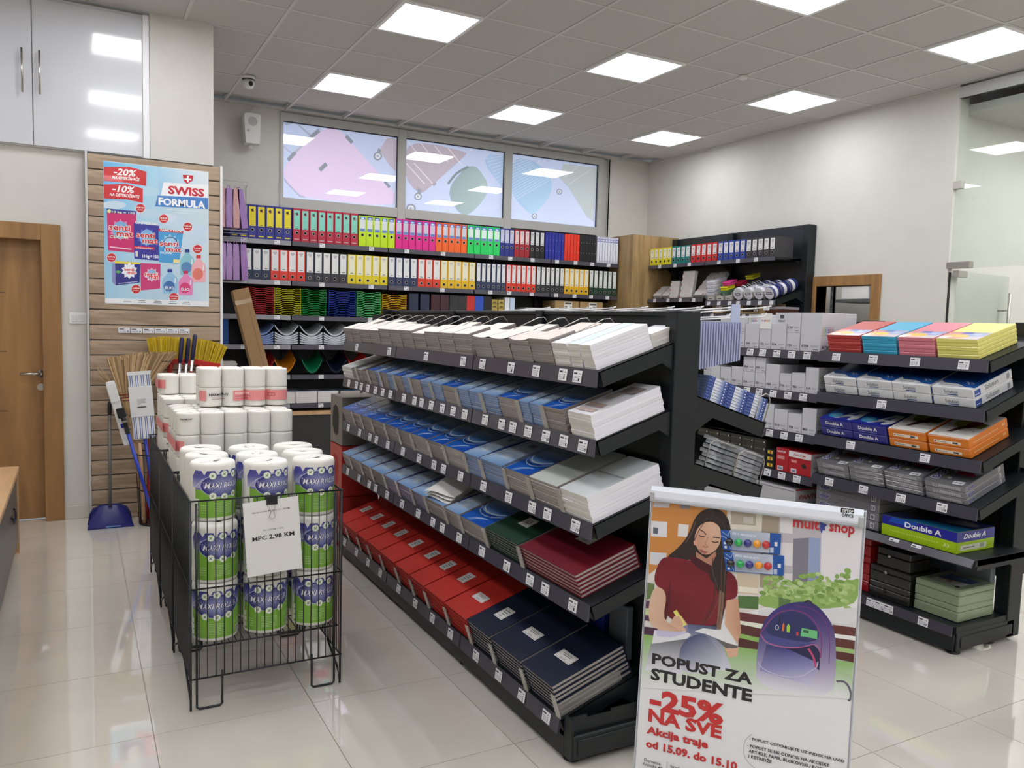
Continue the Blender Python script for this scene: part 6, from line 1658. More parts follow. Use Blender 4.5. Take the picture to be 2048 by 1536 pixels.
# ---------------------------------------------------------------- shelving against the right wall
def right_wall_unit():
    X0, XB = 6.10, 6.50
    t = thing('wall_shelving', 'dark shelving against the right wall beside the oak framed hatch', 'shelving', (6.3, 6.85, 0))
    for y0, y1 in ((5.83, 6.845), (6.855, 7.84)):
        part('back_panel', MB().box(XB, y0, .05, XB+.03, y1, 2.535), mat('smooth dark back panel', '23262b', .35), t, world=True)
    for y in (5.785, 6.85, 7.803):
        m = MB().box(XB-.05, y-.04, 0, XB+.06, y+.04, 2.53, 0, .003)
        for k in range(40): m.box(XB-.0506, y+.01, .3+k*.055, XB-.0498, y+.022, .33+k*.055, 1)
        part('upright', m, [STEEL, BLACK], t, world=True)
    for z, bays in ((2.196, ((5.835, 6.846), (6.854, 7.843))), (1.795, ((6.854, 7.843),)), (1.622, ((5.835, 6.846), (6.854, 7.843)))):
        for y0, y1 in bays:
            g = MB().box(X0+.004, y0, z-.028, XB, y1, z-.002)
            for y in (y0, y1-.004): g.prism([(X0+.1, z-.03), (XB-.12, z-.03), (XB, z-.1), (XB, z)], y, y+.004, 'y')
            s = part('shelf', g, STEELD, t, world=True)
            part('price_rail', MB().prism([(X0-.004, z-.04), (X0+.004, z-.042), (X0+.004, z), (X0, z)], y0+.003, y1-.003, 'y'), RAIL, s)
            for q, u in enumerate((.25, .5, .78) if z > 2 else (.15, .38, .6, .85)):
                tag(s, (X0-.005, y0+(y1-y0)*u, z-.021), q+1)
    # sloping shelf with disc spindles
    s = sloped_shelf(t, X0-.03, 1.757, 5.765, 6.78, .385, RAIL, [(u, k) for k, u in enumerate((.05, .2, .35, .5, .62, .78, .94))], [])
    s.location.z = 1.757
    for k, y in enumerate((5.922, 6.066, 6.21, 6.355, 6.484, 6.62, 6.765)):
        part('divider', MB().box(0, y-5.765-.001, 0.001, .3, y-5.765+.001, .09), ACRYL, s)
    # files on the top shelf
    L = ('dfdfde', .085, .19, 'plain')
    for k, c in (('s_yellow', 'dcd01c'), ('s_teal', '157a78'), ('s_red', 'd02a28'), ('s_blue', '2a44a0'), ('s_black', '37363a')): file_proto(k, .0775, .2, c, ('e4e2d0' if k == 's_yellow' else 'dfdfde', .075, .185, 'plain'), .25)
    x = X0+.015; z = 2.1965
    # here the left hand end is the far end, so runs are laid from far to near
    def run(key, y0, y1, n, words):
        p = (y0-y1)/n
        for k in range(n):
            put_file(key, x, y0-p*(k+.5), z, -math.pi/2, '%s of %s %s, right wall shelves' % (of_row(k, n), NUM[n-1], words), words+' on the right wall shelves', .042)
    run('s_yellow', 7.84, 7.445, 5, 'small white spined yellow files'); run('s_teal', 7.44, 7.115, 4, 'small white spined teal files'); run('s_red', 7.11, 6.675, 5, 'small white spined red files')
    run('s_blue', 6.67, 6.26, 5, 'small white spined blue files'); run('s_black', 6.255, 5.85, 5, 'small white spined charcoal files')
right_wall_unit()

def right_wall_goods():
    X0 = 6.10
    rnd = random.Random(2)
    # packs of envelopes leaning back on the second shelf
    rw = Art(3e-5)
    for q, (y, w, h, lean) in enumerate(((7.72, .13, .19, .9), (7.56, .11, .18, .8), (7.40, .15, .2, .12), (7.19, .2, .31, .15), (6.99, .14, .36, .75), (6.84, .14, .36, .72))):
        b = MB().box(0, -w/2, 0, .05, w/2, h, 0, .004)
        o = single('envelope_pack', b, mat('envelope pack paper', 'c6c2be', .45, var=.08, scale=20), '%s white envelope pack leaning on second shelf of right wall shelving' % of_row(q, 6), 'envelopes', (X0+.03, y, 1.798+.05*math.sin(lean)), (0, lean, 0), 'envelope packs on the right wall shelves')
        a = Art(4e-5)
        for k in range(9):
            a.poly([(-w/2, h*(k/9)), (-w/2+.012, h*(k/9)), (-w/2+.018, h*((k+.6)/9)), (-w/2, h*((k+.6)/9))], ('8e2a3a', 'd8d4d0')[k % 2])
        a.rect(-w/2, h*.0, w/2, h*.02, 'a8a4a2')
        part('printed_edge', a.mesh('printed_edge', F_NEG_X(-.0006, 0, 0)), None, o)
    A = TILT; zf = 1.757; xf = X0-.03
    # disc spindles lying down the slope
    blk = mat('black disc', '1a1a20', .25); wht = mat('white disc label', 'd8d6dc', .35); blu = mat('blue spindle wrap', '232e6a', .35); clr = mat('clear spindle cover', 'b8b8c4', .15, coat=.5)
    for q, y in enumerate((6.283, 6.138, 5.994, 5.85)):
        r = .066
        n = (5, 4, 4, 3)[q]
        for k in range(n):
            d0 = .012+k*(.07 if q == 0 else .085 if q < 3 else .12); L = (.055, .075, .075, .11)[q]
            g = MB().lathe([(0, 0), (r*.9, 0), (r, .006), (r, L-.006), (r*.9, L)], 20, axis='x')
            m = [blk if q == 0 and k else clr, wht] if q < 3 else [blu, wht]
            if q and q < 3 and k > 1: m = [blu, wht]
            g.lathe([(r*.92, -.001), (r*.2, -.001)], 20, 1, axis='x', cap=False).lathe([(r+.0006, L*.2), (r+.0006, L*.55)], 20, 1, axis='x', cap=False)
            p = Vector((xf+d0*ca-(r+.003)*sa, y, zf+d0*sa+(r+.003)*ca))
            o = single('disc_spindle', g, m, '%s disc spindle of the %s row, sloped shelf on right wall' % (('front', 'second', 'third', 'fourth', 'rearmost')[k], ('leftmost', 'second', 'third', 'rightmost')[q]), 'disc spindle', p, (0, -A, 0), 'disc spindles on the right wall shelves')
            if k == 0:
                a = Art(5e-5).ell(0, 0, r*.8, r*.8, 'c9c6cc', 20).rect(-r*.55, -r*.2, r*.55, r*.22, '3a3a48').rect(-r*.4, -.004, r*.4, .006, 'c8c8d4')
                part('printed_face', a.mesh('printed_face', F_NEG_X(-.002, 0, 0)), None, o)
    # bins with card packs and bright boxes heaped on top
    for q, (y, nm) in enumerate(((6.692, 'left'), (6.552, 'middle'), (6.42, 'right'))):
        o = single('label_pack', MB().box(0, -.06, 0, .28, .06, .05, 0, .003), mat('grey label pack', '9c9a96', .4), 'grey label pack in the %s bin of the sloped right wall shelf' % nm, 'pack', on_shelf(.006, y, .003, zf, xf), (0, -A, 0), 'grey packs in the sloped shelf bins')
        part('round_print', Art(4e-5).ell(0, .025, .05, .024, 'c8c4ba').rect(-.03, .018, .02, .03, '5a5a5a').mesh('round_print', F_NEG_X(-.0006, 0, 0)), None, o)
    for k in range(4): single('white_pack', MB().box(0, -.055, 0, .2, .055, .036, 0, .004), mat('glossy white pack', 'c8c8d0', .25), '%s glossy white pack in pile left of the bright plastic boxes' % level(k, 4), 'pack', on_shelf(.01+.012*k, 6.70, .055+k*.038, zf, xf), (0, -A, .01*k), 'white packs piled on the sloped right wall shelf')
    for nm, c, x, y, z, rz in (('dark green', '4c6a52', .02, 6.50, .056, .03), ('yellow', 'd8cc2a', .035, 6.50, .101, -.03), ('pink', 'cc3f82', .06, 6.48, .147, .04), ('crimson', 'b8304a', .175, 6.45, .11, .02), ('olive yellow', 'a8a428', .25, 6.33, .16, .0), ('forest green', '1f4a34', .19, 6.41, .056, .02)):
        t = thing('plastic_case', nm+' plastic case heaped on the sloped right wall shelf', 'case', on_shelf(x, y, z, zf, xf), (0, -A, rz))
        m = mat(nm+' case plastic', c, .25)
        part('tray', MB().box(0, -.05, 0, .12, .05, .026, 0, .005), m, t); part('lid', MB().box(-.004, -.054, .026, .124, .054, .042, 0, .006), m, t)
    # third shelf: kraft cartons and a stack of dark packs
    def carton(name, y0, y1, h, x, m, lab, art=None, d=.28):
        w = y0-y1
        t = single(name, MB().box(0, -w/2, 0, d, w/2, h, 0, .003), m, lab, 'box', (x, (y0+y1)/2, 1.623))
        if art: part('printed_face', art.mesh('printed_face', F_NEG_X(-.0006, 0, 0)), None, t)
    K = mat('kraft carton')
    carton('toner_carton', 6.72, 6.55, .105, X0+.02, K, 'small kraft carton with white sticker left of dark labelled carton', Art().rect(-.02, .015, .06, .095, 'dcd8cc').rect(-.01, .06, .05, .066, '6a665c').rect(-.01, .04, .04, .045, '8a867c').rect(-.01, .022, .02, .03, '55524c'))
    a = Art(4e-5).rect(-.14, .018, .09, .1, '2b2019')
    for k, (x, z) in enumerate(((.03, .03), (.05, .03), (.07, .03), (.04, .05), (.06, .05), (.05, .07))): a.ell(x, z+.004, .008, .008, 'e8dcc0', 10)
    for k in range(3): a.rect(-.125, .03+k*.02, -.125+.1-.02*k, .04+k*.02, '6a5844')
    carton('toner_carton', 6.31, 5.94, .11, X0+.02, K, 'kraft carton with dark brown printed label on right wall shelf', a)
    for k in range(3):
        t = single('dark_pack', MB().box(0, -.11, 0, .24, .11, .024, 0, .003), [mat('rust dark pack', '4a261a', .4), ][0] if k < 2 else mat('grey strip pack', '8d8a90', .4), '%s flat pack stacked right of the kraft carton' % level(k, 3), 'pack', (X0-.02, 5.80+.01*(k % 2), 1.623+k*.0245), group='flat packs beside the kraft carton')
    single('dark_carton', MB().box(0, -.4, 0, .3, .4, .2, 0, .004), mat('dark carton', '201f20', .5), 'black carton low on right wall shelving behind the toner boxes', 'box', (X0+.02, 6.4, 1.25))
right_wall_goods()

# ---------------------------------------------------------------- toner and copy paper unit
PX, NX = 3.526, 3.575
PLV = [(1.362, TILT*.85), (1.142, TILT), (.912, TILT), (.697, TILT), (.468, 0)]
def paper_unit():
    t = thing('shelf_unit', 'black shelf unit with copy paper and toner boxes at right', 'shelf unit', (3.8, 2.9, 0))
    for y in (2.20, 3.045, 4.06, 5.0):
        m = MB().box(3.93, y-.035, .0 if y > 2.3 else .018, 4.035, y+.035, 1.54, 0, .003)
        for k in range(28): m.box(3.9293, y-.008, .2+k*.046, 3.9301, y+.008, .225+k*.046, 1)
        part('post', m, [STEEL, BLACK], t, world=True)
    for y0, y1 in ((2.24, 3.01), (3.08, 4.02), (4.1, 4.96)): part('back_panel', MB().box(3.95, y0, .3 if y0 < 3 else .05, 4.015, y1, 1.53), PEG, t, world=True)
    # base with end plate
    part('base', MB().box(3.53, 2.175, .018, 3.534, 5.0, .1).box(3.534, 2.175, .095, 3.95, 5.0, .13), STEEL, t, world=True)
    part('end_plate', MB().box(3.54, 2.165, .02, 3.99, 2.18, .105, 0, .004).box(3.565, 2.161, .036, 3.97, 2.166, .085, 0, .002).box(3.538, 2.17, .105, 3.99, 2.176, .132), STEEL, t, world=True)
    s = part('base_rail', MB().prism([(PX-.012, .09), (PX-.002, .088), (PX, .135), (PX-.006, .137)], 2.18, 4.98, 'y'), RAIL, t, world=True)
    for q, y in enumerate((2.605, 2.555, 2.505, 2.32)): tag(s, (PX-.0115, y, .112), (6, 6, 7, 2)[q], (0, R(6), 0))
    for x, y in ((3.57, 2.2), (3.85, 2.21), (3.57, 3.5), (3.57, 4.6)): part('foot', MB().lathe([(.03, 0), (.032, .006), (.012, .012), (.012, .03)], 14, c=(x, y, 0)), BLACK, t, world=True)
    tg = {0: ((.87, 0), (.63, 0), (.38, 0), (.12, 0)), 1: ((.56, 6),), 2: ((.74, 0), (.29, 0)), 3: ((.87, 2), (.64, 3), (.41, 2), (.18, 7))}
    for k, (z, a) in enumerate(PLV):
        if a:
            global TILT
            old = TILT; TILT = a
            s = sloped_shelf(t, PX, z, 2.10, 3.022, .45, RAIL, tg[k], [])
            s.location.z = z
            TILT = old
        else:
            g = MB().box(PX+.004, 2.10, z-.03, 3.94, 3.022, z-.002)
            for y in (2.10, 3.018): g.prism([(PX+.02, z-.05), (3.8, z-.05), (3.94, z-.12), (3.94, z), (PX+.02, z)], y, y+.004, 'y')
            s = part('shelf', g, STEEL, t, world=True)
            part('price_rail', MB().prism([(PX-.03, z-.03), (PX-.022, z-.036), (PX+.004, z-.004), (PX, z+.001)], 2.103, 3.019, 'y'), RAIL, s)
            for y, n in ((2.50, 2), (2.38, 5)): tag(s, (PX-.0165, y, z-.0165), n, (0, R(40), 0))
    for z in (1.358, 1.124, .892, .658, .40):
        for y0, y1 in ((3.055, 4.05), (4.07, 4.99)):
            g = MB().box(NX+.004, y0, z-.03, 3.93, y1, z-.002)
            s = part('shelf', g, STEELD, t, world=True)
            part('price_rail', MB().prism([(NX-.012, z-.045), (NX-.002, z-.047), (NX+.004, z), (NX-.003, z+.001)], y0+.003, y1-.003, 'y'), RAIL, s)
            if y0 < 4:
                for q, y in enumerate((3.14, 3.25, 3.36, 3.47, 3.57, 3.69, 3.8)[:6]): tag(s, (NX-.0095, y+.012*(int(z*100) % 3), z-.022), q*3+int(z*10), (0, R(9), 0))
    # clear film dividers on the paper shelves
paper_unit()

def place_slope(x, y, h, z, a, xf=PX):
    return (xf+x*math.cos(a)-h*math.sin(a), y, z+x*math.sin(a)+h*math.cos(a))
def ream(name, lab, cat, loc, rot, w, d, h, mats, front=None, top=None, side=None, grp=None, c=.004, facem=None):
    """wrapped pack of paper: front faces -X, one long side faces -Y"""
    b = MB().box(0, -w/2, 0, d, w/2, h, 0, c, facem)
    o = single(name, b, mats, lab, cat, loc, rot, grp)
    if front: part('front_print', front.mesh('front_print', F_NEG_X(-.0005, 0, 0), PRINTG), None, o)
    if top: part('top_print', top.mesh('top_print', frame((0, 0, h+.0005), (0, -1, 0), (1, 0, 0)), PRINTG), None, o)
    if side: part('side_print', side.mesh('side_print', frame((0, -w/2-.0005, 0), (1, 0, 0), (0, 0, 1)), PRINTG), None, o)
    return o
def paper_goods():
    # coloured paper, five packs to a pile
    z, a = PLV[0]
    for q, (y0, y1, c, nm) in enumerate(((2.975, 2.765, 'b8403c', 'red'), (2.76, 2.56, '3fa8cc', 'blue'), (2.555, 2.36, 'd9808e', 'pink'), (2.355, 2.15, 'e6de7a', 'yellow'))):
        w = y0-y1-.008
        tp = Art(4e-5)
        tp.poly([(-w/2, .0), (w/2, .0), (w/2, .12), (-w/2, .12)], ['e8d8c8', 'e4d4d8', '9a9ac4', 'd86a5a'])
        tp.ell(-.03, .045, .06, .03, 'f0c84a', 16); tp.ell(.05, .08, .04, .03, '8aa0d0', 14, 'c4d0ea'); tp.poly([(-.03, .09), (.02, .09), (.02, .12), (-.03, .12)], '3a5ab0'); tp.ell(-.07, .03, .03, .02, 'f4e8e0'); tp.ell(-.02, .02, .04, .015, 'f0b0a0')
        for k in range(5):
            last = k == 4
            sd = Art().rect(.005, .001, .29, .0015, '5a4a3a')
            o = ream('paper_pack', '%s %s coloured paper pack, top shelf of paper unit' % (level(k, 5), nm), 'paper', place_slope(.012+.0015*(k % 2), (y0+y1)/2, .001+k*.0185, z, a), (0, -a, 0), w, .297, .0182, mat(nm+' coloured paper', c, .4, coat=.25), None, tp if last else None, None, nm+' paper packs in one pile', .0025)
    # white boxes of copy paper
    z, a = PLV[1]
    for q, y in enumerate((2.875, 2.668, 2.465, 2.255)):
        w = .2
        fr = Art(3e-5); fr.text('Solution', -.04, .016, .065, .017, '3a3f4c'); fr.rect(-.025, .008, .025, .0125, '1f3f8c')
        sd = Art(3e-5); sd.rect(.006, .004, .05, .034, '2a4a98'); sd.rect(.01, .012, .04, .016, 'c8d4ea'); sd.text('Solution', .085, .014, .1, .022, '4a4f5c'); sd.rect(.25, .008, .275, .036, 'c4c6cc')
        for k in range(7): sd.rect(.252+k*.003, .01, .2535+k*.003, .034, '2a2a30')
        tp = Art(4e-5); tp.poly([(-w/2, .085), (-w/2+.03, .055), (0, .05), (w/2-.05, .02), (w/2, .012), (w/2, .297), (-w/2, .297)], ['2a5caa', '2a5caa', '275aa8', '2458a6', '2458a6', '163a78', '163a78'])
        tp.text('Solution', -w/2+.02, .022, .085, .018, '5a6270', 'I'); tp.line([(.03, .06), (.05, .075), (.07, .06), (.05, .05), (.035, .075), (.02, .085)], .004, 'c8d8f0'); tp.text('Business', .02, .02, .05, .008, '1f3f8c', 'BI')
        for k in range(2):
            ream('paper_box', '%s %s white copy paper box, second shelf of paper unit' % (('lower', 'upper')[k], ('leftmost', 'second', 'third', 'rightmost')[q]), 'paper', place_slope(.012, y, .001+k*.0465, z, a), (0, -a, 0), w, .297, .046, mat('white wrapped ream', 'd9dadc', .35), fr, tp if k else None, sd, 'white copy paper boxes')
    # blue and orange reams
    z, a = PLV[2]
    for q, y in enumerate((2.885, 2.682, 2.47, 2.258)):
        w = .2; bl = q < 2
        fr = Art(3e-5); tp = Art(4e-5); sd = Art(3e-5)
        if bl:
            fr.text('Double A', -.06, .018, .11, .018, 'f2f2f4', 'B'); fr.rect(-.055, .008, .045, .0095, '8a94c8')
            tp.poly([(-w/2, 0), (w/2, 0), (w/2, .297), (-w/2, .297)], ['2c2f92', '2c2f92', '1e4aa8', '1f7ac0']); tp.ell(-.045, .07, .04, .035, '2aa0dc', 16, '8ad0ee')
            tp.poly([(-.06, .03), (-.02, .03), (.045, .16), (.1, .16), (.1, .05), (.07, .03), (.05, .03), (.05, .07), (.0, .07), (-.03, .03)], 'dfe2ea'); tp.poly([(.02, .09), (.06, .09), (.07, .14)], '3050a8')
        else:
            fr.poly([(-.07, .012), (.06, .012), (.06, .026), (-.07, .026)], 'f0e4d4'); fr.rect(-.055, .017, -.01, .02, '8a7a6a'); fr.rect(.02, .015, .045, .023, '3a3a3a'); fr.ell(-.063, .019, .004, .004, 'a02a2a', 8); fr.rect(-w/2, .0435, w/2, .0445, 'f4e8da')
            tp.poly([(-w/2+.002, .002), (w/2-.002, .002), (w/2-.002, .295), (-w/2+.002, .295)], 'e6e2dc')
            tp.poly([(-.045, .06), (-.02, .06), (.0, .1), (.03, .13), (-.02, .15), (-.03, .1)], '4a2420'); tp.poly([(-.06, .14), (-.02, .12), (.0, .19), (-.03, .22), (-.07, .19)], '9a962a'); tp.poly([(-.01, .14), (.03, .12), (.06, .16), (.05, .21), (.0, .2)], '6a1f22'); tp.poly([(.04, .13), (.08, .13), (.09, .18), (.06, .19)], '5f6a24')
            for k in range(7): tp.ell(-.06+.021*k, .09+.014*((k*5) % 3), .004, .004, '4a3a30', 8)
            tp.text('A4', -.085, .03, .02, .014, '8a7a6c', '')
            for k in range(16): sd.rect(.03+k*.012, .02, .036+k*.012, .024, 'f4ddb8')
            sd.text('A4', .25, .02, .02, .013, 'f4ddb8', 'B')
        for k in range(2):
            ream('paper_box', '%s %s copy paper box, third shelf of paper unit, %s' % (('lower', 'upper')[k], 'blue' if bl else 'orange', ('leftmost', 'second', 'third', 'rightmost')[q]), 'paper', place_slope(.012, y, .001+k*.0475, z, a), (0, -a, 0), w, .297, .047, mat('dark blue wrapped ream', '282a86', .3) if bl else mat('orange wrapped ream', 'e07e22', .35), fr, tp if k else None, None if bl else sd, 'blue copy paper boxes' if bl else 'orange copy paper boxes')
    # grey packs
    z, a = PLV[3]
    GR = mat('grey wrapped ream', '77767a', .3, coat=.3)
    def dcp(w, d, h):
        fr = Art(3e-5); fr.rect(-w*.3, h*.2, w*.38, h*.72, 'a4a4a8'); fr.text('DCP', -w*.28, h*.44, .03, h*.22, '4a4a56', 'B')
        for k in range(9): fr.rect(-w*.24+k*w*.06, h*.26, -w*.21+k*w*.06, h*.36, '55555c')
        tp = Art(4e-5); tp.poly([(-w/2, 0), (w/2, 0), (w/2, d), (-w/2, d)], ['6c6b70', '706f74', '4c4b52', '50505a'])
        tp.ell(.025, d*.62, w*.4, d*.27, 'b4b3ba', 24); tp.rect(-.005, d*.36, .075, d*.43, 'b0204a'); tp.rect(-.02, d*.4, .06, d*.48, '981a40'); tp.poly([(.03, .008), (.08, .012), (.078, .045), (.028, .042)], 'e4e4e8'); tp.text('A4 80', .036, .018, .036, .014, '2c2c34', 'B')
        t2 = Art(4e-5)
        for dx, dy in ((-.0035, 0), (.0035, 0), (0, .0035), (0, -.0035), (.0025, .0025), (-.0025, -.0025)): t2.text('DCP', .003+dx, .002+dy, .1, .034, 'f0f0f6', 'X')
        t2.text('DCP', .003, .002, .1, .034, '24247c', 'X')
        ang = R(90); o = len(tp.v)
        tp.v += [(v[1]*-1-w*.5+.05, v[0]+.03, v[2]+tp.k*4e-5) for v in t2.v]; tp.c += t2.c; tp.f += [[i+o for i in f] for f in t2.f]; tp.k += 9
        tp.poly([(-.035, .05), (-.03, .05), (.0, .2), (-.005, .2)], '9a9a58'); tp.ell(-.01, .06, .01, .01, 'c8c8cc', 10)
        sd = Art(3e-5); sd.text('DCP', .012, h*.25, .05, h*.5, 'e4e4ec', 'B'); sd.text('DCP', .014, h*.28, .047, h*.43, '2a2a8c', 'B'); sd.rect(d-.05, h*.15, d-.03, h*.85, 'd0d0d4'); sd.rect(d-.047, h*.2, d-.043, h*.8, '333338'); sd.rect(d-.04, h*.2, d-.037, h*.8, '333338')
        return fr, tp, sd
    for q, (y, n) in enumerate(((2.892, 3), (2.686, 4), (2.475, 4), (2.26, 3))):
        h = .031 if n == 3 else .024
        if q == 0: h = .04; n = 2
        fr, tp, sd = dcp(.2, .3, h)
        for k in range(n):
            ream('paper_pack', '%s grey paper pack, %s pile, fourth shelf of paper unit' % (level(k, n), ('leftmost', 'second', 'third', 'rightmost')[q]), 'paper', place_slope(.012, y, .001+k*(h+.0005), z, a), (0, -a, 0), .2, .3, h, GR, fr, tp if k == n-1 else None, sd, 'grey paper packs on the fourth shelf', .003)
    # level shelf: blue and lime pack, pile of grey packs
    z = PLV[4][0]; w = .39; h = .1
    fr = Art(3e-5); fr.poly([(-w/2, 0), (w/2, 0), (w/2, .052), (-w/2, .06)], 'a4c81c'); fr.rect(-w/2, .054, w/2, .0985, '2a2c92'); fr.poly([(-w/2, .06), (w/2, .052), (w/2, .058), (-w/2, .066)], '2a2c92'); fr.poly([(-.16, .07), (-.02, .07), (.0, .098), (-.14, .098)], '2450b0')
    fr.text('Double A', -.07, .063, .19, .026, 'f2f2f4', 'B')
    for k in range(20): fr.rect(-.15+k*.013, .028, -.142+k*.013, .033, 'cfe070')
    fr.text('A3', .13, .02, .03, .016, 'e0eea0', 'B')
    tp = Art(4e-5); tp.rect(-w/2, 0, w/2, .29, '2b2d6a'); tp.poly([(-.1, 0), (w/2, 0), (w/2, .12), (0, .1)], '2a8ac4'); tp.ell(.05, .2, .12, .06, '77757c', 20); tp.poly([(-.19, .12), (-.05, .09), (.1, .29), (-.19, .29)], '4a4a66')
    sd = Art(3e-5); sd.rect(0, 0, .29, .05, 'a4c81c'); sd.rect(0, .05, .29, .0985, '2a2c92'); sd.text('Double A', .05, .064, .17, .024, 'f2f2f4', 'BI'); sd.rect(.03, .01, .23, .035, 'd8dcc8'); sd.rect(.05, .02, .14, .024, '5a5a55')
    for k in range(8): sd.rect(.18+k*.004, .013, .182+k*.004, .033, '2a2a2c')
    ream('paper_box', 'large blue and lime green A3 copy paper pack on fifth shelf', 'paper', (PX+.02, 2.398, z), (0, 0, 0), w, .29, h, mat('lime wrapped ream', 'a0c41c', .3), fr, tp, sd, None, .004)
    fr, tp, sd = dcp(.4, .3, .045)
    for k in range(4):
        o = ream('paper_pack', '%s large grey paper pack on fifth shelf left of lime pack' % level(k, 4), 'paper', (PX+.03, 2.82, z+.0005+k*.0455), (0, 0, 0), .395, .3, .045, GR, None, None, None, 'large grey paper packs on the fifth shelf', .003)
        f2 = Art(3e-5); f2.text('DCP', -.17, .012, .065, .022, 'e8e8f0', 'B'); f2.text('DCP', -.168, .0135, .061, .019, '2a2a8c', 'B'); f2.rect(-.06, .02, .03, .023, '55555c'); f2.rect(.15, .01, .175, .036, 'd0d0d4'); f2.rect(.154, .014, .16, .032, '44444a'); f2.rect(.163, .014, .171, .032, '66666c')
        part('front_print', f2.mesh('front_print', F_NEG_X(-.0005, 0, 0), PRINTG), None, o)
    # cash boxes on the base
    def cashbox(lab, loc, w, d, h, m, grp, key=CHROME, keyz=.55, lidart=None, top=False):
        t = thing('cash_box', lab, 'cash box', loc, (0, 0, 0), grp)
        part('body', MB().box(0, -w/2, 0, d, w/2, h*.595, 0, .003), m, t)
        part('lid', MB().box(-.0005, -w/2-.0005, h*.6, d+.0005, w/2+.0005, h, 0, .005), m, t)
        if key: part('lock', MB().lathe([(.0, -.006), (.007, -.006), (.009, 0)], 12, axis='x', c=(-.003 if keyz > .58 else 0, 0.02, h*keyz)) if not top else MB().lathe([(.011, 0), (.009, .004), (.0, .004)], 12, c=(.045, -w*.32, h)), key, t)
        if lidart: part('printed_sheet', lidart.mesh('printed_sheet', frame((0, 0, h+.0005), (0, -1, 0), (1, 0, 0)), PRINTG), None, t)
        return t
    bm = mat('black enamelled steel', '232220', .25, coat=.4); gm = mat('sage green enamelled steel', '8f9c7e', .35, coat=.2); rm = mat('red enamelled steel', '9c141c', .3, coat=.3)
    z = .132
    cashbox('lowest wide black cash box beside the green boxes', (3.575, 2.553, z), .225, .24, .08, bm, None, BLACK, .5)
    cashbox('middle wide black cash box with a silver lock', (3.575, 2.553, z+.081), .225, .24, .082, bm, None, CHROME, .68)
    cashbox('small black cash box on top of two wide ones', (3.585, 2.545, z+.164), .185, .17, .095, bm, None, CHROME, .62)
    for k in range(3): cashbox('%s red cash box beside the poster stand' % level(k, 3), (3.585, 2.79, z+k*.093), .22, .2, .092, rm, 'red cash boxes in one pile', None)
    la = Art(4e-5); la.rect(-.07, .06, .075, .22, '2f5a92'); la.poly([(-.07, .06), (.075, .06), (.075, .14), (-.07, .11)], 'cfd0cc')
    for x, y, c in ((-.04, .1, 'c49a72'), (-.01, .11, '8a5a40'), (.02, .12, 'd0a880'), (.0, .09, 'b87a5a')): la.poly([(x-.015, y-.012), (x+.012, y-.014), (x+.016, y+.01), (x-.01, y+.014)], c)
    la.poly([(-.03, .17), (.04, .18), (.02, .2)], '8ab0d4')
    cashbox('lower sage green cash box at the end of the base shelf', (3.60, 2.318, z), .225, .275, .075, gm, None, None)
    cashbox('upper sage green cash box with printed sheet on lid', (3.60, 2.318, z+.076), .225, .275, .077, gm, None, BLACK, .9, la, True)
    for q, (y, h, c, n) in enumerate(((2.72, .26, '3c3e48', 'dark'), (2.5, .24, '5f636e', 'slate'), (2.32, .22, '8c9098', 'grey'))): single('carton', MB().box(0, -.088, 0, .038, .088, h, 0, .003), mat(n+' backing carton', c, .7), n+' carton standing behind the cash boxes on base shelf', 'box', (3.885, y, .132))
paper_goods()

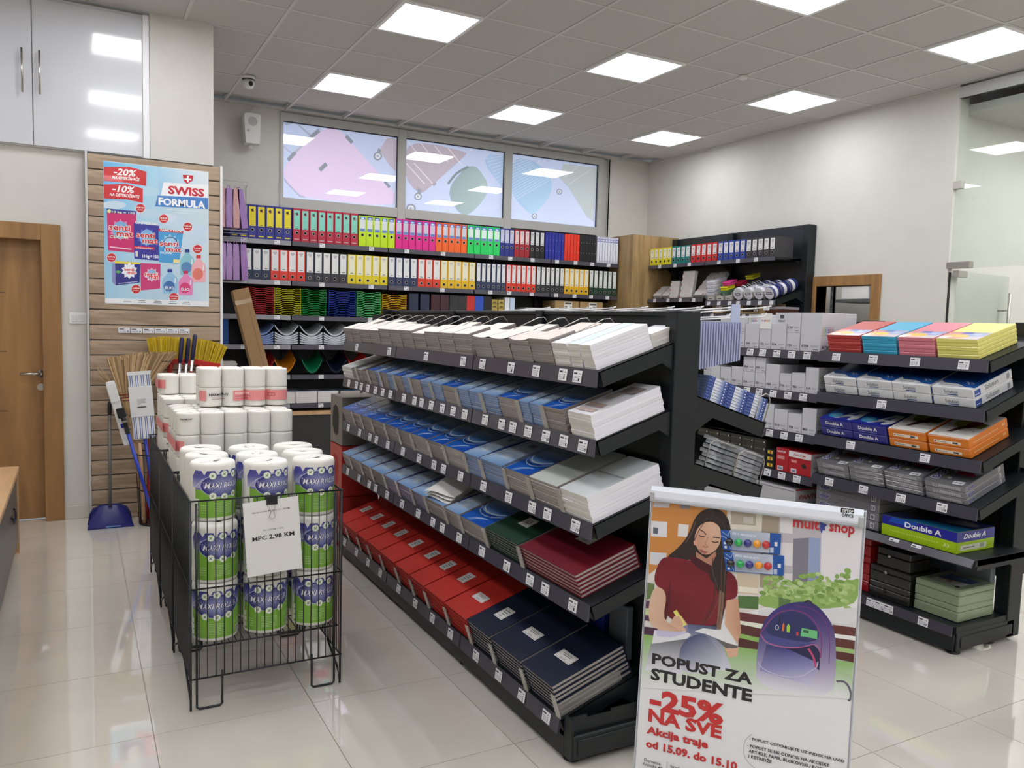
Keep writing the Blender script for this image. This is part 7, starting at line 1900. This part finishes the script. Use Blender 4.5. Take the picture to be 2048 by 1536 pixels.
def toner_goods():
    W = mat('white toner carton', 'cdcdd2', .55); K = '2c2c32'
    def box(y0, y1, z, h, lab, txt=None, d=.28, m=W, side=False, x=NX+.004, top=False):
        w = y0-y1-.003
        t = single('toner_box', MB().box(0, -w/2, 0, d, w/2, h, 0, .0015), m, lab, 'toner box', (x, (y0+y1)/2, z+.0005))
        a = Art(3e-5)
        if txt:
            a.text(txt, -w*.42, .022, min(w*.36, .012*len(txt)), .014, K, 'B'); a.rect(w*.02, .03, w*.4, .0318, '8a8a92'); a.rect(w*.02, .025, w*.34, .0268, '8a8a92'); a.rect(-w*.4, .013, -w*.1, .0146, '9a9aa2'); a.rect(w*.15, .009, w*.38, .012, '5a5a62')
        a.rect(-w/2, 0, -w/2+.0012, h, '9a9aa4')
        part('front_print', a.mesh('front_print', F_NEG_X(-.0005, 0, 0)), None, t)
        if side:
            s = Art(3e-5); s.text(txt, .012, .016, .06, .016, K, 'B')
            for i in range(8):
                for j in range(6): s.ell(.012+i*.011, h*.42+j*.0085, .0035, .003, ('d8b03a', '8ab04a', '4a9a8a', '4a6ab8', '8a4aa8', 'c03a5a', 'd8603a', '3a3a44')[i], 6)
            part('side_print', s.mesh('side_print', frame((0, -w/2-.0005, 0), (1, 0, 0), (0, 0, 1))), None, t)
        return t
    z = 1.3585; S = 'upper toner shelf'
    box(3.206, 3.062, z, .213, 'largest white toner box at the near end, '+S, 'K700', side=True)
    box(3.306, 3.208, z, .1, 'lower toner box of the pair beside the largest box, '+S, '12A'); box(3.306, 3.208, z+.101, .112, 'upper toner box of the pair beside the largest box, '+S, '12A')
    box(3.423, 3.308, z, .15, 'white toner box under a lying white box, '+S, '15A'); box(3.515, 3.425, z, .118, 'white toner box under the folded lettered card, '+S, '17A'); box(3.632, 3.517, z, .147, 'white toner box under the lying colour chart box, '+S, '26A')
    box(3.70, 3.634, z, .085, 'lower toner box of the narrow pair beside the chart box, '+S, '35A'); box(3.70, 3.634, z+.0865, .105, 'upper toner box of the narrow pair beside the chart box, '+S, '35A')
    box(3.85, 3.703, z, .19, 'plain white toner box behind the hanging pockets, '+S, '49A'); box(4.04, 3.853, z, .16, 'farthest plain white toner box, '+S, '42A')
    a = Art(3e-5).rect(-.058, 0, .058, .055, 'd8d8dc')
    for i in range(8):
        for j in range(5): a.ell(-.045+i*.007, .012+j*.008, .003, .0025, ('d8c03a', '8ab04a', '4a9a8a', '4a6ab8', '8a4aa8', 'c03a5a', 'd8603a', '5a5a64')[i], 6)
    t = single('toner_box', MB().box(0, -.06, 0, .2, .06, .055, 0, .001), W, 'small white toner box with colour chart lying on another box', 'toner box', (NX+.03, 3.574, z+.1485)); part('front_print', a.mesh('front_print', F_NEG_X(-.0005, 0, 0)), None, t)
    a = Art(3e-5)
    for i, c in enumerate(('3a2a4a', '4a8ac8', 'c83a5a', 'd8b02a', 'c83a3a', '2a2a3a')): a.text('KLIMAX'[i], -.034+i*.0115, .042, .009, .011, c, 'B')
    t = single('sign_card', MB().box(0, -.043, 0, .002, .043, .09), PAPERW, 'white folded card with coloured lettering standing on a toner box', 'card', (NX+.0, 3.468, z+.119), (0, R(4), 0)); part('printed_text', a.mesh('printed_text', F_NEG_X(-.0005, 0, 0)), None, t)
    a = Art(3e-5); a.rect(-.02, .03, .01, .05, '4a4a52'); a.text('PRINT', -.03, .008, .05, .012, K, 'B')
    t = single('toner_box', MB().box(0, -.055, 0, .2, .055, .062, 0, .001), W, 'white toner box lying crosswise on another beside the folded card', 'toner box', (NX+.03, 3.365, z+.1515)); part('front_print', a.mesh('front_print', F_NEG_X(-.0005, 0, 0)), None, t)
    z = 1.1245; S = 'second toner shelf'
    box(3.155, 3.062, z, .145, 'white toner box at the near end, '+S, '53A', side=True); box(3.253, 3.157, z, .109, 'second white toner box from near end, '+S, '78A'); box(3.341, 3.255, z, .099, 'third and lowest white toner box from near end, '+S, '79A'); box(3.45, 3.343, z, .147, 'fourth white toner box from near end, '+S, '05A')
    for k in range(2): box(3.534, 3.452, z+k*.092, .091, ('lower', 'upper')[k]+' toner box of the nearer stacked pair, '+S, '83A'); box(3.635, 3.536, z+k*.092, .091, ('lower', 'upper')[k]+' toner box of the farther stacked pair, '+S, '85A')
    box(3.731, 3.637, z, .115, 'white toner box just beyond the two stacked pairs, '+S, '92A'); box(3.829, 3.733, z, .106, 'second white toner box beyond the stacked pairs, '+S, '13A'); box(3.92, 3.831, z, .11, 'third white toner box beyond the stacked pairs, '+S, '11A')
    for k in range(3): box(3.985, 3.922, z+k*.053, .052, '%s small white box of narrow tower, ' % level(k, 3)+S, '90A')
    single('dark_carton', MB().box(0, -.16, 0, .16, .16, .17, 0, .003), mat('slate carton', '3a3e4c', .5), 'slate carton behind the boxes on second toner shelf', 'box', (NX+.19, 3.3, z+.001)) if False else None
    z = .8925; S = 'third toner shelf'
    box(3.163, 3.062, z, .15, 'large white toner box at the near end, '+S, '80A', side=True); box(3.264, 3.165, z, .109, 'lowest white toner box, second from near end, '+S, '728'); box(3.369, 3.266, z, .121, 'white toner box, third from near end, '+S, 'FX-10'); box(3.463, 3.371, z, .145, 'tall white toner box fourth from near end, '+S, '1100')
    for k, (y0, y1, h) in enumerate(((3.565, 3.465, .12), (3.67, 3.567, .14), (3.78, 3.672, .115))): box(y0, y1, z, h, '%s white toner box hidden behind end shelf, ' % ('first', 'second', 'third')[k]+S, '10%dA' % (k+3))
    z = .6585
    RM = mat('red toner carton', 'b0202a', .45)
    a = Art(3e-5); a.text('PANTUM', -.035, .108, .06, .011, 'f0e8e8', 'B'); a.rect(-.035, .07, .02, .09, 'd88a8a'); a.rect(-.03, .006, .01, .03, 'e4e0e0'); a.rect(-.025, .01, .005, .024, '8a8aa0')
    t = single('toner_box', MB().box(0, -.046, 0, .28, .046, .133, 0, .0015), RM, 'narrow all red toner box, fourth toner shelf', 'toner box', (NX+.004, 3.292, z)); part('front_print', a.mesh('front_print', F_NEG_X(-.0005, 0, 0)), None, t)
    a = Art(3e-5); a.rect(-.08, .095, .08, .128, 'e2dede'); a.text('PANTUM', -.045, .104, .085, .012, 'c02a34', 'BI'); a.rect(-.06, .065, -.02, .08, 'd88a8a'); a.poly([(.01, .055), (.03, .07), (.045, .06), (.05, .045), (.03, .04)], '2a2220'); a.rect(-.06, .006, -.02, .03, 'e4e0e0'); a.rect(-.055, .01, -.025, .024, '8a8aa0')
    s = Art(3e-5); s.rect(0, 0, .28, .13, 'cbc8ca'); s.text('PANTUM', .02, .105, .11, .011, 'b83a44', 'BI'); s.text('TL-425', .02, .045, .05, .01, '4a4a50', 'B')
    t = single('toner_box', MB().box(0, -.081, 0, .28, .081, .13, 0, .0015), RM, 'wide red and white toner box, fourth toner shelf', 'toner box', (NX+.004, 3.162, z)); part('front_print', a.mesh('front_print', F_NEG_X(-.0005, 0, 0)), None, t); part('side_print', s.mesh('side_print', frame((0, -.0816, 0), (1, 0, 0), (0, 0, 1))), None, t)
    a = Art(3e-5).rect(-.02, .012, .02, .03, 'd8c82a').rect(-.005, .014, .008, .028, 'c03a2a')
    bkm = MB().box(0, -.032, 0, .2, .032, .037, 0, .001).mesh('ink_box', mat('black ink carton', '18181c', .4)); fm = a.mesh('front_print', F_NEG_X(-.0005, 0, 0))
    for k in range(3):
        t = single('ink_box', bkm, None, '%s black box with yellow band left of red toner boxes' % level(k, 3), 'ink box', (NX+.004, 3.382, z+k*.038), group='black and yellow ink boxes'); part('front_print', fm, None, t)
    bm = MB().box(0, -.048, 0, .2, .048, .041, 0, .001).mesh('ink_box', mat('dark olive ink carton', '35322b', .5))
    a = Art(3e-5); a.ell(.035, .022, .005, .006, 'c8c4b4', 8)
    for q in range(4): a.rect(-.035+q*.014, .02, -.029+q*.014, .024, '8a8470')
    fm = a.mesh('front_print', F_NEG_X(-.0005, 0, 0))
    for c in range(6):
        for k in range(4):
            t = single('ink_box', bm, None, '%s dark ink box, column %s from right, fourth toner shelf' % (level(k, 4), NUM[c]), 'ink box', (NX+.006, 3.47+c*.099, z+k*.0415), group='dark ink boxes on the fourth toner shelf'); part('front_print', fm, None, t)
    # printer cartons below
    a = Art(3e-5); a.text('M7105 Series', -.2, .125, .13, .017, '2a2a2e', 'B')
    for q in range(5): a.rect(-.2, .105-q*.008, -.09-.01*(q % 2), .1075-q*.008, '8a8a8e')
    a.rect(-.18, .155, .36/2, .157, '2a2a2e')
    s = Art(3e-5); s.text('PANTUM', .03, .11, .2, .026, 'b83a44', 'BI'); s.rect(0, .162, .3, .17, 'b02a30')
    t = single('printer_carton', MB().box(0, -.18, 0, .33, .18, .17, 0, .002), mat('light grey carton', 'bcbcbe', .6), 'light grey printer carton with series lettering, below toner boxes', 'box', (NX+.004, 3.36, .4005)); part('front_print', a.mesh('front_print', F_NEG_X(-.0005, 0, 0)), None, t); part('side_print', s.mesh('side_print', frame((0, -.1806, 0), (1, 0, 0), (0, 0, 1))), None, t)
    a = Art(3e-5); a.rect(-.17, .1, .16, .165, 'b8202a'); a.text('PANTUM', -.08, .128, .13, .02, 'ece4e4', 'B'); a.rect(-.07, .116, .07, .119, 'e4b0b0')
    t = single('printer_carton', MB().box(0, -.18, 0, .33, .18, .172, 0, .002), mat('light grey carton'), 'printer carton with a red band behind the end shelves', 'box', (NX+.004, 3.75, .4005)); part('front_print', a.mesh('front_print', F_NEG_X(-.0005, 0, 0)), None, t)
toner_goods()
# ---------------------------------------------------------------- student sale board on a stand, nearest the camera
def hedge(ar):
    cut = next(i for i, o in enumerate(FLIP) if o[1] == 'e4e4e6')
    ar.data(FLIP[:cut], smooth=True); rr = random.Random(4)
    for k in range(170):          # blurred leaves of the hedge
        u = rr.random(); x = .345+.235*u; top = -.235+.062*u+.012*math.sin(u*14); y = -.275+(top+.275)*rr.random()
        ar.ell(x, y, rr.uniform(.005, .011), rr.uniform(.004, .008), rr.choice(('8db05c', 'a8c678', 'c2d89a', '7c9f50', 'b4cf86', '9cbc6a')), 9)
    ar.data(FLIP[cut:], smooth=True)
def sale_board():
    e = Vector((.5817, -.8134, 0)); n = Vector((.8134, .5817, 0)); a = R(5)
    up = Vector((n.x*math.sin(a), n.y*math.sin(a), math.cos(a))); back = e.cross(up)*-1
    TL = Vector((1.5733, 1.9546, .9798))
    m = Matrix((e, -e.cross(up)*1.0, up)).transposed().to_4x4()          # x along, y away from viewer, z up
    if (m.to_3x3() @ Vector((0, 1, 0))).dot(n) < 0: m = Matrix((e, e.cross(up), up)).transposed().to_4x4()
    H = .968
    m.translation = TL-up*H
    t = thing('poster_stand', 'white board stand with student sale poster, nearest the camera', 'poster stand', m.translation, m.to_euler())
    W = .602
    part('board', MB().box(-.004, .002, 0, W+.002, .022, H+.0, 0, .003), mat('white board laminate', 'dfe0e4', .35), t)
    part('edge_frame', MB().box(-.007, 0, 0, -.004, .024, H, 0, .001).box(W+.002, 0, 0, W+.006, .024, H, 0, .001), mat('board edge profile', 'c9cbd2', .3), t)
    hd = part('header_bar', MB().prism([(.0, H-.036), (-.012, H-.038), (-.017, H-.03), (-.018, H-.01), (-.012, H+.003), (.0, H+.004)], -.002, W, 'x') if True else None, mat('glossy white header', 'f0f4ff', .2, coat=.5), t)
    part('lower_lip', MB().box(.004, -.014, H-.044, W-.004, .0, H-.037, 0, .002), mat('header lip grey', 'b9bcc2', .35), hd)
    for x in (-.004, W-.012): part('end_cap', MB().box(x, -.021, H-.045, x+.014, .004, H-.014, 0, .003), mat('grey header cap', 'b0b2b4', .4), hd)
    tp = Art(2.5e-5).data(FLIPBAR)
    part('maker_mark', tp.mesh('maker_mark', frame((0, -.0184, H), (1, 0, 0), (0, 0, 1)), PRINT), None, hd)
    ar = Art(7e-6); ar.rect(0, -H+.004, .6, -.03, 'f1f1f4'); hedge(ar)
    ar.v = [(min(max(v[0], 0), .6), min(max(v[1], -H+.004), -.03), v[2]) for v in ar.v]
    part('poster', ar.mesh('poster', frame((0, .0012, H), (1, 0, 0), (0, 0, 1)), PRINTG), None, t, label='poster of a student in a red top reading on a bench beside a backpack')
    part('rear_leg', MB().box(.28, .022, .02, .32, .03, .9).tube([(.3, .03, .85), (.3, .30, .035)], .009, 8), mat('leg aluminium', 'a8a8a8', .4, metal=.4), t)
    part('foot', MB().box(.02, -.004, -.016, .08, .05, 0, 0, .003).box(.52, -.004, -.016, .58, .05, 0, 0, .003), BLACK, t)
    # two cards of magnets stuck on the poster
    cols = (('101014', 'black'), ('18b056', 'green'), ('2c2a86', 'dark blue'), ('f0a01e', 'orange'), ('c41e24', 'red'))
    for q, (lab, P, C) in enumerate((('upper blue card of five round coloured magnets on poster', ((213, -105), (387, -93), (387, -153), (225, -163)), (242, 268, 295, 321, 347)), ('lower blue card of five round coloured magnets on poster', ((226, -169), (399, -155), (401, -213), (238, -225)), (250, 277, 304, 330, 356)))):
        k = thing('magnet_card', lab, 'magnets', m @ Vector((.3, -.002, H-.13-.065*q)), m.to_euler(), 'magnet cards on the sale board')
        pts = [((x/1000-.3), (y/1000+.13+.065*q)) for x, y in P]
        a2 = Art(3e-5); a2.poly(pts, '1f56a8')
        lerp = lambda u, v: tuple((1-v)*((1-u)*pts[0][i]+u*pts[1][i])+v*((1-u)*pts[3][i]+u*pts[2][i]) for i in (0, 1))
        a2.poly([lerp(.16, 0), lerp(.82, 0), lerp(.82, .97), lerp(.16, .97)], ['a8b4cc', 'c2ccdc', 'cdd4e0', '9caac4'])
        a2.text('EKO MAGNETI', lerp(.2, .17)[0], lerp(.2, .2)[1], .066, .007, 'e8ecf4', 'B'); a2.line([lerp(.03, .1), lerp(.12, .3), lerp(.16, .02)], .0016, 'c0d0ec'); a2.line([lerp(.0, .3), lerp(.08, .4), lerp(.14, .95)], .0016, 'c0d0ec')
        for v in (.6, .8): a2.poly([lerp(.03, v), lerp(.075, v), lerp(.075, v+.12), lerp(.03, v+.12)], 'dfe6f2')
        a2.poly([lerp(.9, .42), lerp(.95, .42), lerp(.95, .62), lerp(.9, .62)], 'e4e8f0'); a2.poly([lerp(.83, .7), lerp(.89, .7), lerp(.89, .95), lerp(.83, .95)], 'c9d2e6')
        part('card', a2.mesh('card', frame((0, -.0012, 0), (1, 0, 0), (0, 0, 1)), PRINTG), None, k)
        for i, x in enumerate(C):
            yy = lerp((x/1000-.3-pts[0][0])/(pts[1][0]-pts[0][0]), .58)[1]
            part('magnet', MB().lathe([(0, -.012), (.007, -.0105), (.0105, -.007), (.0115, -.002), (.0115, 0)], 18, axis='y', c=(x/1000-.3, -.0015, yy)), mat(cols[i][1]+' magnet plastic', cols[i][0], .15, coat=.6), k)
sale_board()

# ---------------------------------------------------------------- brooms, mops and dustpan in front of the slatted panel
def cleaning_tools():
    b = thing('tool_bin', 'black wire bin holding brooms and mops beside the dustpan', 'bin', (.50, 6.08, 0))
    m = MB()
    for z, r in ((.0, .13), (.24, .14), (.49, .15)):
        m.tube([(r*math.cos(k*math.pi/10), r*math.sin(k*math.pi/10), z+.006) for k in range(20)], .005, 6, closed=True)
    part('hoops', m, BLACKW, b)
    m = MB()
    for k in range(16): a = k*math.pi/8; m.tube([(.13*math.cos(a), .13*math.sin(a), .006), (.15*math.cos(a), .15*math.sin(a), .49)], .0028, 5)
    part('wires', m, BLACKW, b)
    part('base', MB().lathe([(.0, 0.002), (.128, .002), (.128, .012), (0, .012)], 20), mat('brown bin base', '3c1f14', .5), b)
    rr = random.Random(9)
    # upturned corn broom
    t = thing('corn_broom', 'upturned straw broom with fanned bristles beside the mops', 'broom', (.405, 6.06, .03), (R(-3), R(-6.3), 0))
    part('handle', MB().tube([(0, 0, 0), (0, 0, .82)], .012, 8), mat_wood('pale broom stick', 'b89468', 'cfae84', .5, 'z'), t)
    straw = [mat('straw', 'b0926a', .9), mat('dark straw', '907454', .9), mat('light straw', 'c8aa7e', .9)]
    m = MB()
    for k in range(1500):
        u = rr.uniform(-1, 1); v = rr.uniform(-1, 1)
        x1 = u*.22+.12; z1 = 1.155-.02*abs(u)+rr.uniform(-.025, .012); x0 = u*.03; y0 = v*.014
        w = .0032
        mid = (x0*.5+x1*.42+u*.004, v*.026, .94)
        q = [(x0, y0, .79), mid, (x1, v*.038, z1)]
        for p0, p1 in zip(q, q[1:]): m.add([(p0[0]-w, p0[1], p0[2]), (p0[0]+w, p0[1]+.001, p0[2]), (p1[0]+w, p1[1]+.001, p1[2]), (p1[0]-w, p1[1], p1[2])], [(0, 1, 2, 3)], k % 3)
    for k in range(26):
        z1 = rr.uniform(1.0, 1.14); x1 = -.13-rr.uniform(0, .06); m.tube([(-.04, 0, .86), (x1*.7, 0, .98), (x1, rr.uniform(-.01, .01), z1)], .0012, 3, k % 3)
    part('bristles', m, straw, t, kind='stuff')
    part('neck', MB().lathe([(.018, .74), (.03, .78), (.042, .84), (.05, .87)], 14), straw[2], t)
    part('binding', MB().lathe([(.05, .862), (.052, .866), (.05, .87)], 14, cap=False).lathe([(.056, .882), (.058, .886), (.056, .89)], 14, cap=False).lathe([(.044, .842), (.046, .846), (.044, .85)], 14, cap=False), mat('red binding thread', '7a2a20', .6), t)
    # two yellow push brooms, bristles up
    red = mat('red broom plastic', 'b8201c', .35); yel = [mat('yellow bristle', 'd9b914', .6), mat('deep yellow bristle', 'b8980c', .6)]
    for q, (x, rz, ry, lab) in enumerate(((.58, .0, .0, 'left upturned broom with yellow bristles and red base'), (.79, -.15, .13, 'right upturned broom with yellow bristles and red base'))):
        t = thing('yellow_broom', lab, 'broom', (.52+.075*q, 6.15+.055*q, .02), (R(-2.2), R(3.5+7*q), 0), 'yellow brooms in the bin')
        part('handle', MB().tube([(0, 0, 0), (0, 0, 1.06)], .011, 8), red, t)
        part('socket', MB().lathe([(.014, 1.0), (.018, 1.06), (.024, 1.1)], 10), red, t)
        m = MB()
        part('block', MB().box(-.135, -.022, 1.095, .135, .022, 1.135, 0, .006), red, t)
        for k in range(420):
            u = rr.uniform(-1, 1); v = rr.uniform(-1, 1); x0 = u*.128; x1 = u*.16; z1 = 1.285-.02*u*u+rr.uniform(-.012, .006)
            m.add([(x0-.003, v*.018, 1.13), (x0+.003, v*.018, 1.13), (x1+.003, v*.03, z1), (x1-.003, v*.03, z1)], [(0, 1, 2, 3)], k % 2)
        part('bristles', m, yel, t, kind='stuff')
    # metal handles with navy grips
    for q, (x0, z0, x1, z1, y) in enumerate(((.55, .02, .655, 1.305, 6.10), (.58, .02, .705, 1.30, 6.14), (.59, .02, .738, 1.328, 6.06))):
        dx = (x1-x0)/(z1-z0); ang = math.atan(dx); L = math.hypot(x1-x0, z1-z0)
        t = thing('mop_handle', '%s silver handle with navy grip among the brooms' % ('left', 'middle', 'right')[q], 'handle', (x0, y, z0), (0, ang, 0), 'silver mop handles in the bin')
        part('pole', MB().tube([(0, 0, 0), (0, 0, L-.16)], .0115, 10), mat('silver pole', 'b9babd', .25, metal=.8), t)
        part('grip', MB().lathe([(.013, L-.18), (.015, L-.15), (.015, L-.01), (.01, L)], 12), mat('navy grip', '1d1c44', .4), t)
        part('sticker', MB().lathe([(.0119, L-.36), (.0119, L-.26)], 12, cap=False), mat('red black sticker', '8c1c20', .4), t)
    # striped flat mops
    cloth = mat('white mop cloth', 'dcdcda', .9, bump=.6, scale=220)
    def mop(name, lab, loc, rot, w, h, card, pole):
        t = thing(name, lab, 'mop', loc, rot)
        part('pad', MB().box(-w/2, -.012, 0, w/2, .012, h, 0, .006), cloth, t)
        a = Art(4e-5)
        for i in range(4):
            x = -w/2+w*(i+.5)/4
            for s in (-.006, .006):
                a.line([(x+s, .004), (x+s+.0015, h*.25), (x+s-.001, h*.5), (x+s+.001, h*.8), (x+s, h-.004)], .005, '4c67a8')
        part('stripes', a.mesh('stripes', F_NEG_Y(0, -.0125, 0)), None, t)
        if card:
            part('header_card', MB().box(-w/2-.004, -.0155, h*.34, w/2+.004, -.0145, h*.8).box(-w/2-.004, -.0155, h*.97, w/2+.004, -.0145, h+.012), mat('mop header card', 'd9d9d8', .5), t)
            ca_ = Art(3e-5)
            for k in range(5): ca_.rect(-.03+.004*(k % 2), h*.6-k*.008, .03-.004*(k % 3), h*.6-k*.008+.003, '9a9a9c')
            ca_.rect(-.028, h*.52-.02, .028, h*.52-.012, '44444a')
            part('printed_text', ca_.mesh('printed_text', F_NEG_Y(0, -.0162, 0)), None, t)
        if pole: part('pole', MB().tube([(0, .012, .05), (.03, .02, -.55)], .0115, 8), pole, t)
        return t
    bl = mat('blue pole', '1f3cae', .35)
    mop('flat_mop', 'blue striped flat mop with white header card in front of straw broom', (.405, 6.03, .605), (R(-4), R(-4), 0), .14, .455, True, bl)
    mop('flat_mop', 'blue striped flat mop half hidden behind the toilet paper', (.68, 5.98, .62), (R(-3), R(3), 0), .15, .43, False, None)
    t = thing('squeegee', 'white flat mop frame with blue pole and black clamp', 'mop', (.30, 5.99, .575), (R(-2), R(-14), 0))
    part('frame', MB().box(-.028, -.012, 0, .028, .012, .445, 0, .006).box(-.03, -.018, .3, .03, -.01, .43, 0, .005).box(-.016, -.016, .03, .018, -.011, .13, 0, .003), mat('white mop frame', 'dadad8', .4), t)
    part('blue_clip', MB().box(-.012, -.02, .12, .02, -.012, .15, 0, .002), bl, t)
    t = thing('blue_mop_handle', 'blue pole with black clamp crossing the white mop frame', 'handle', (.462, 5.93, .02), (R(-1.5), R(-14.5), 0))
    part('pole', MB().tube([(0, 0, .0), (0, 0, .68)], .0115, 10), bl, t)
    part('clamp', MB().lathe([(.015, .66), (.016, .76), (.012, .78)], 10).box(-.03, -.014, .77, .022, .014, .84, 0, .006), BLACK, t)
    part('silver_ring', MB().lathe([(.0165, .735), (.0165, .75)], 12, cap=False), CHROME, t)
    t = single('red_pole', MB().tube([(0, 0, 0), (0, 0, .62)], .012, 8), red, 'short red pole standing in the wire bin', 'handle', (.425, 6.12, .02), (0, R(2), 0))
    single('wooden_pole', MB().tube([(0, 0, 0), (0, 0, .56)], .013, 8), mat('pale pole wood', 'b8906a', .5), 'plain wooden pole standing in the wire bin', 'handle', (.40, 6.02, .02), (0, R(-3), 0))
    # dustpan
    t = thing('dustpan', 'navy blue long handled dustpan standing on the floor by slatted panel', 'dustpan', (.19, 6.14, 0))
    nb = mat('navy dustpan plastic', '161b68', .3)
    def pan(u, v):
        w = (.142-.03*v**2)*(1-.1*v); x = (2*u-1)*w
        y = -.12+.16*v; z = .006+.13*max(0, v)**1.2*(1-.35*abs(2*u-1)**4)
        return (x, y, z)
    m = MB().grid(pan, 14, 8)
    m.add([(-.142, -.12, .0), (.142, -.12, 0), (.142, -.12, .008), (-.142, -.12, .008)], [(0, 1, 2, 3)])
    outl = [(-.141, .0), (-.128, .075), (-.105, .115), (-.06, .134), (0, .14), (.06, .134), (.105, .115), (.128, .075), (.141, .0)]
    m.prism(outl, .03, .036, 'y')
    part('pan', m, nb, t)
    part('lip', MB().box(-.03, -.123, .008, .06, -.119, .016, 0, .001), mat('light blue lip', '5f86c8', .3), t)
    part('stick', MB().tube([(0, .02, .05), (.006, .05, .77)], .011, 10), mat('grey stick', '6e6d6c', .4, metal=.2), t)
    part('grip', MB().lathe([(.012, .76), (.014, .78), (.013, .84), (.006, .855)], 12, c=(.006, .05, 0)), BLACK, t)
    part('socket', MB().lathe([(.02, .0), (.014, .09)], 10, c=(0, .02, .03)), nb, t)
cleaning_tools()

def low_counter():
    t = thing('counter', 'low counter with oak top and dark drawer front at lower left', 'counter', (-.6, 4.0, 0))
    g = mat('dark grey drawer front', '3b3a3a', .3)
    part('worktop', MB().box(-1.0, 1.2, .50, -.315, 5.62, .53, 0, .002), OAKT, t, world=True)
    part('carcass', MB().box(-.98, 1.22, .05, -.345, 5.60, .50), g, t, world=True)
    for y0, y1 in ((1.25, 2.7), (2.71, 4.15), (4.16, 5.585)):
        d = part('drawer', MB().box(-.345, y0, .075, -.327, y1, .492, 0, .002), g, t, world=True)
        yc = y1-.40
        part('handle', MB().tube([(-.327, yc-.09, .335), (-.316, yc-.085, .325), (-.314, yc-.04, .29), (-.314, yc+.06, .30), (-.316, yc+.085, .34), (-.327, yc+.09, .345)], .006, 8), BLACK, d)
    part('end_panel', MB().box(-1.0, 5.60, 0, -.32, 5.622, .50), OAKT, t, world=True)
    part('plinth', MB().box(-.96, 1.25, 0, -.36, 5.6, .05), OAKT, t, world=True)
    s = thing('blue_strap', 'blue strap with a ring lying on the low oak counter', 'strap', (-.45, 5.02, .531))
    part('ring', MB().tube([(.03*math.cos(k*.524), .03*math.sin(k*.524), .012) for k in range(12)], .011, 8, closed=True), mat('dark blue ring', '1d2a6e', .3), s)
    part('band', MB().box(-.02, -.55, 0, .035, -.03, .006, 0, .002), mat('bright blue band', '2b56b8', .4), s)
low_counter()

def edge_board():
    t = thing('display_board', 'pale pink display board at the right edge beside the paper shelf unit', 'board', (3.1, 1.54, 0))
    part('board', MB().box(-.146, -.03, .0, .25, -.01, .43, 0, .003), mat('pale pink board', 'e6d0d4', .5), t)
    part('back_strut', MB().box(.1, -.01, 0, .13, .1, .02, 0, .002), CHROME, t)
edge_board()
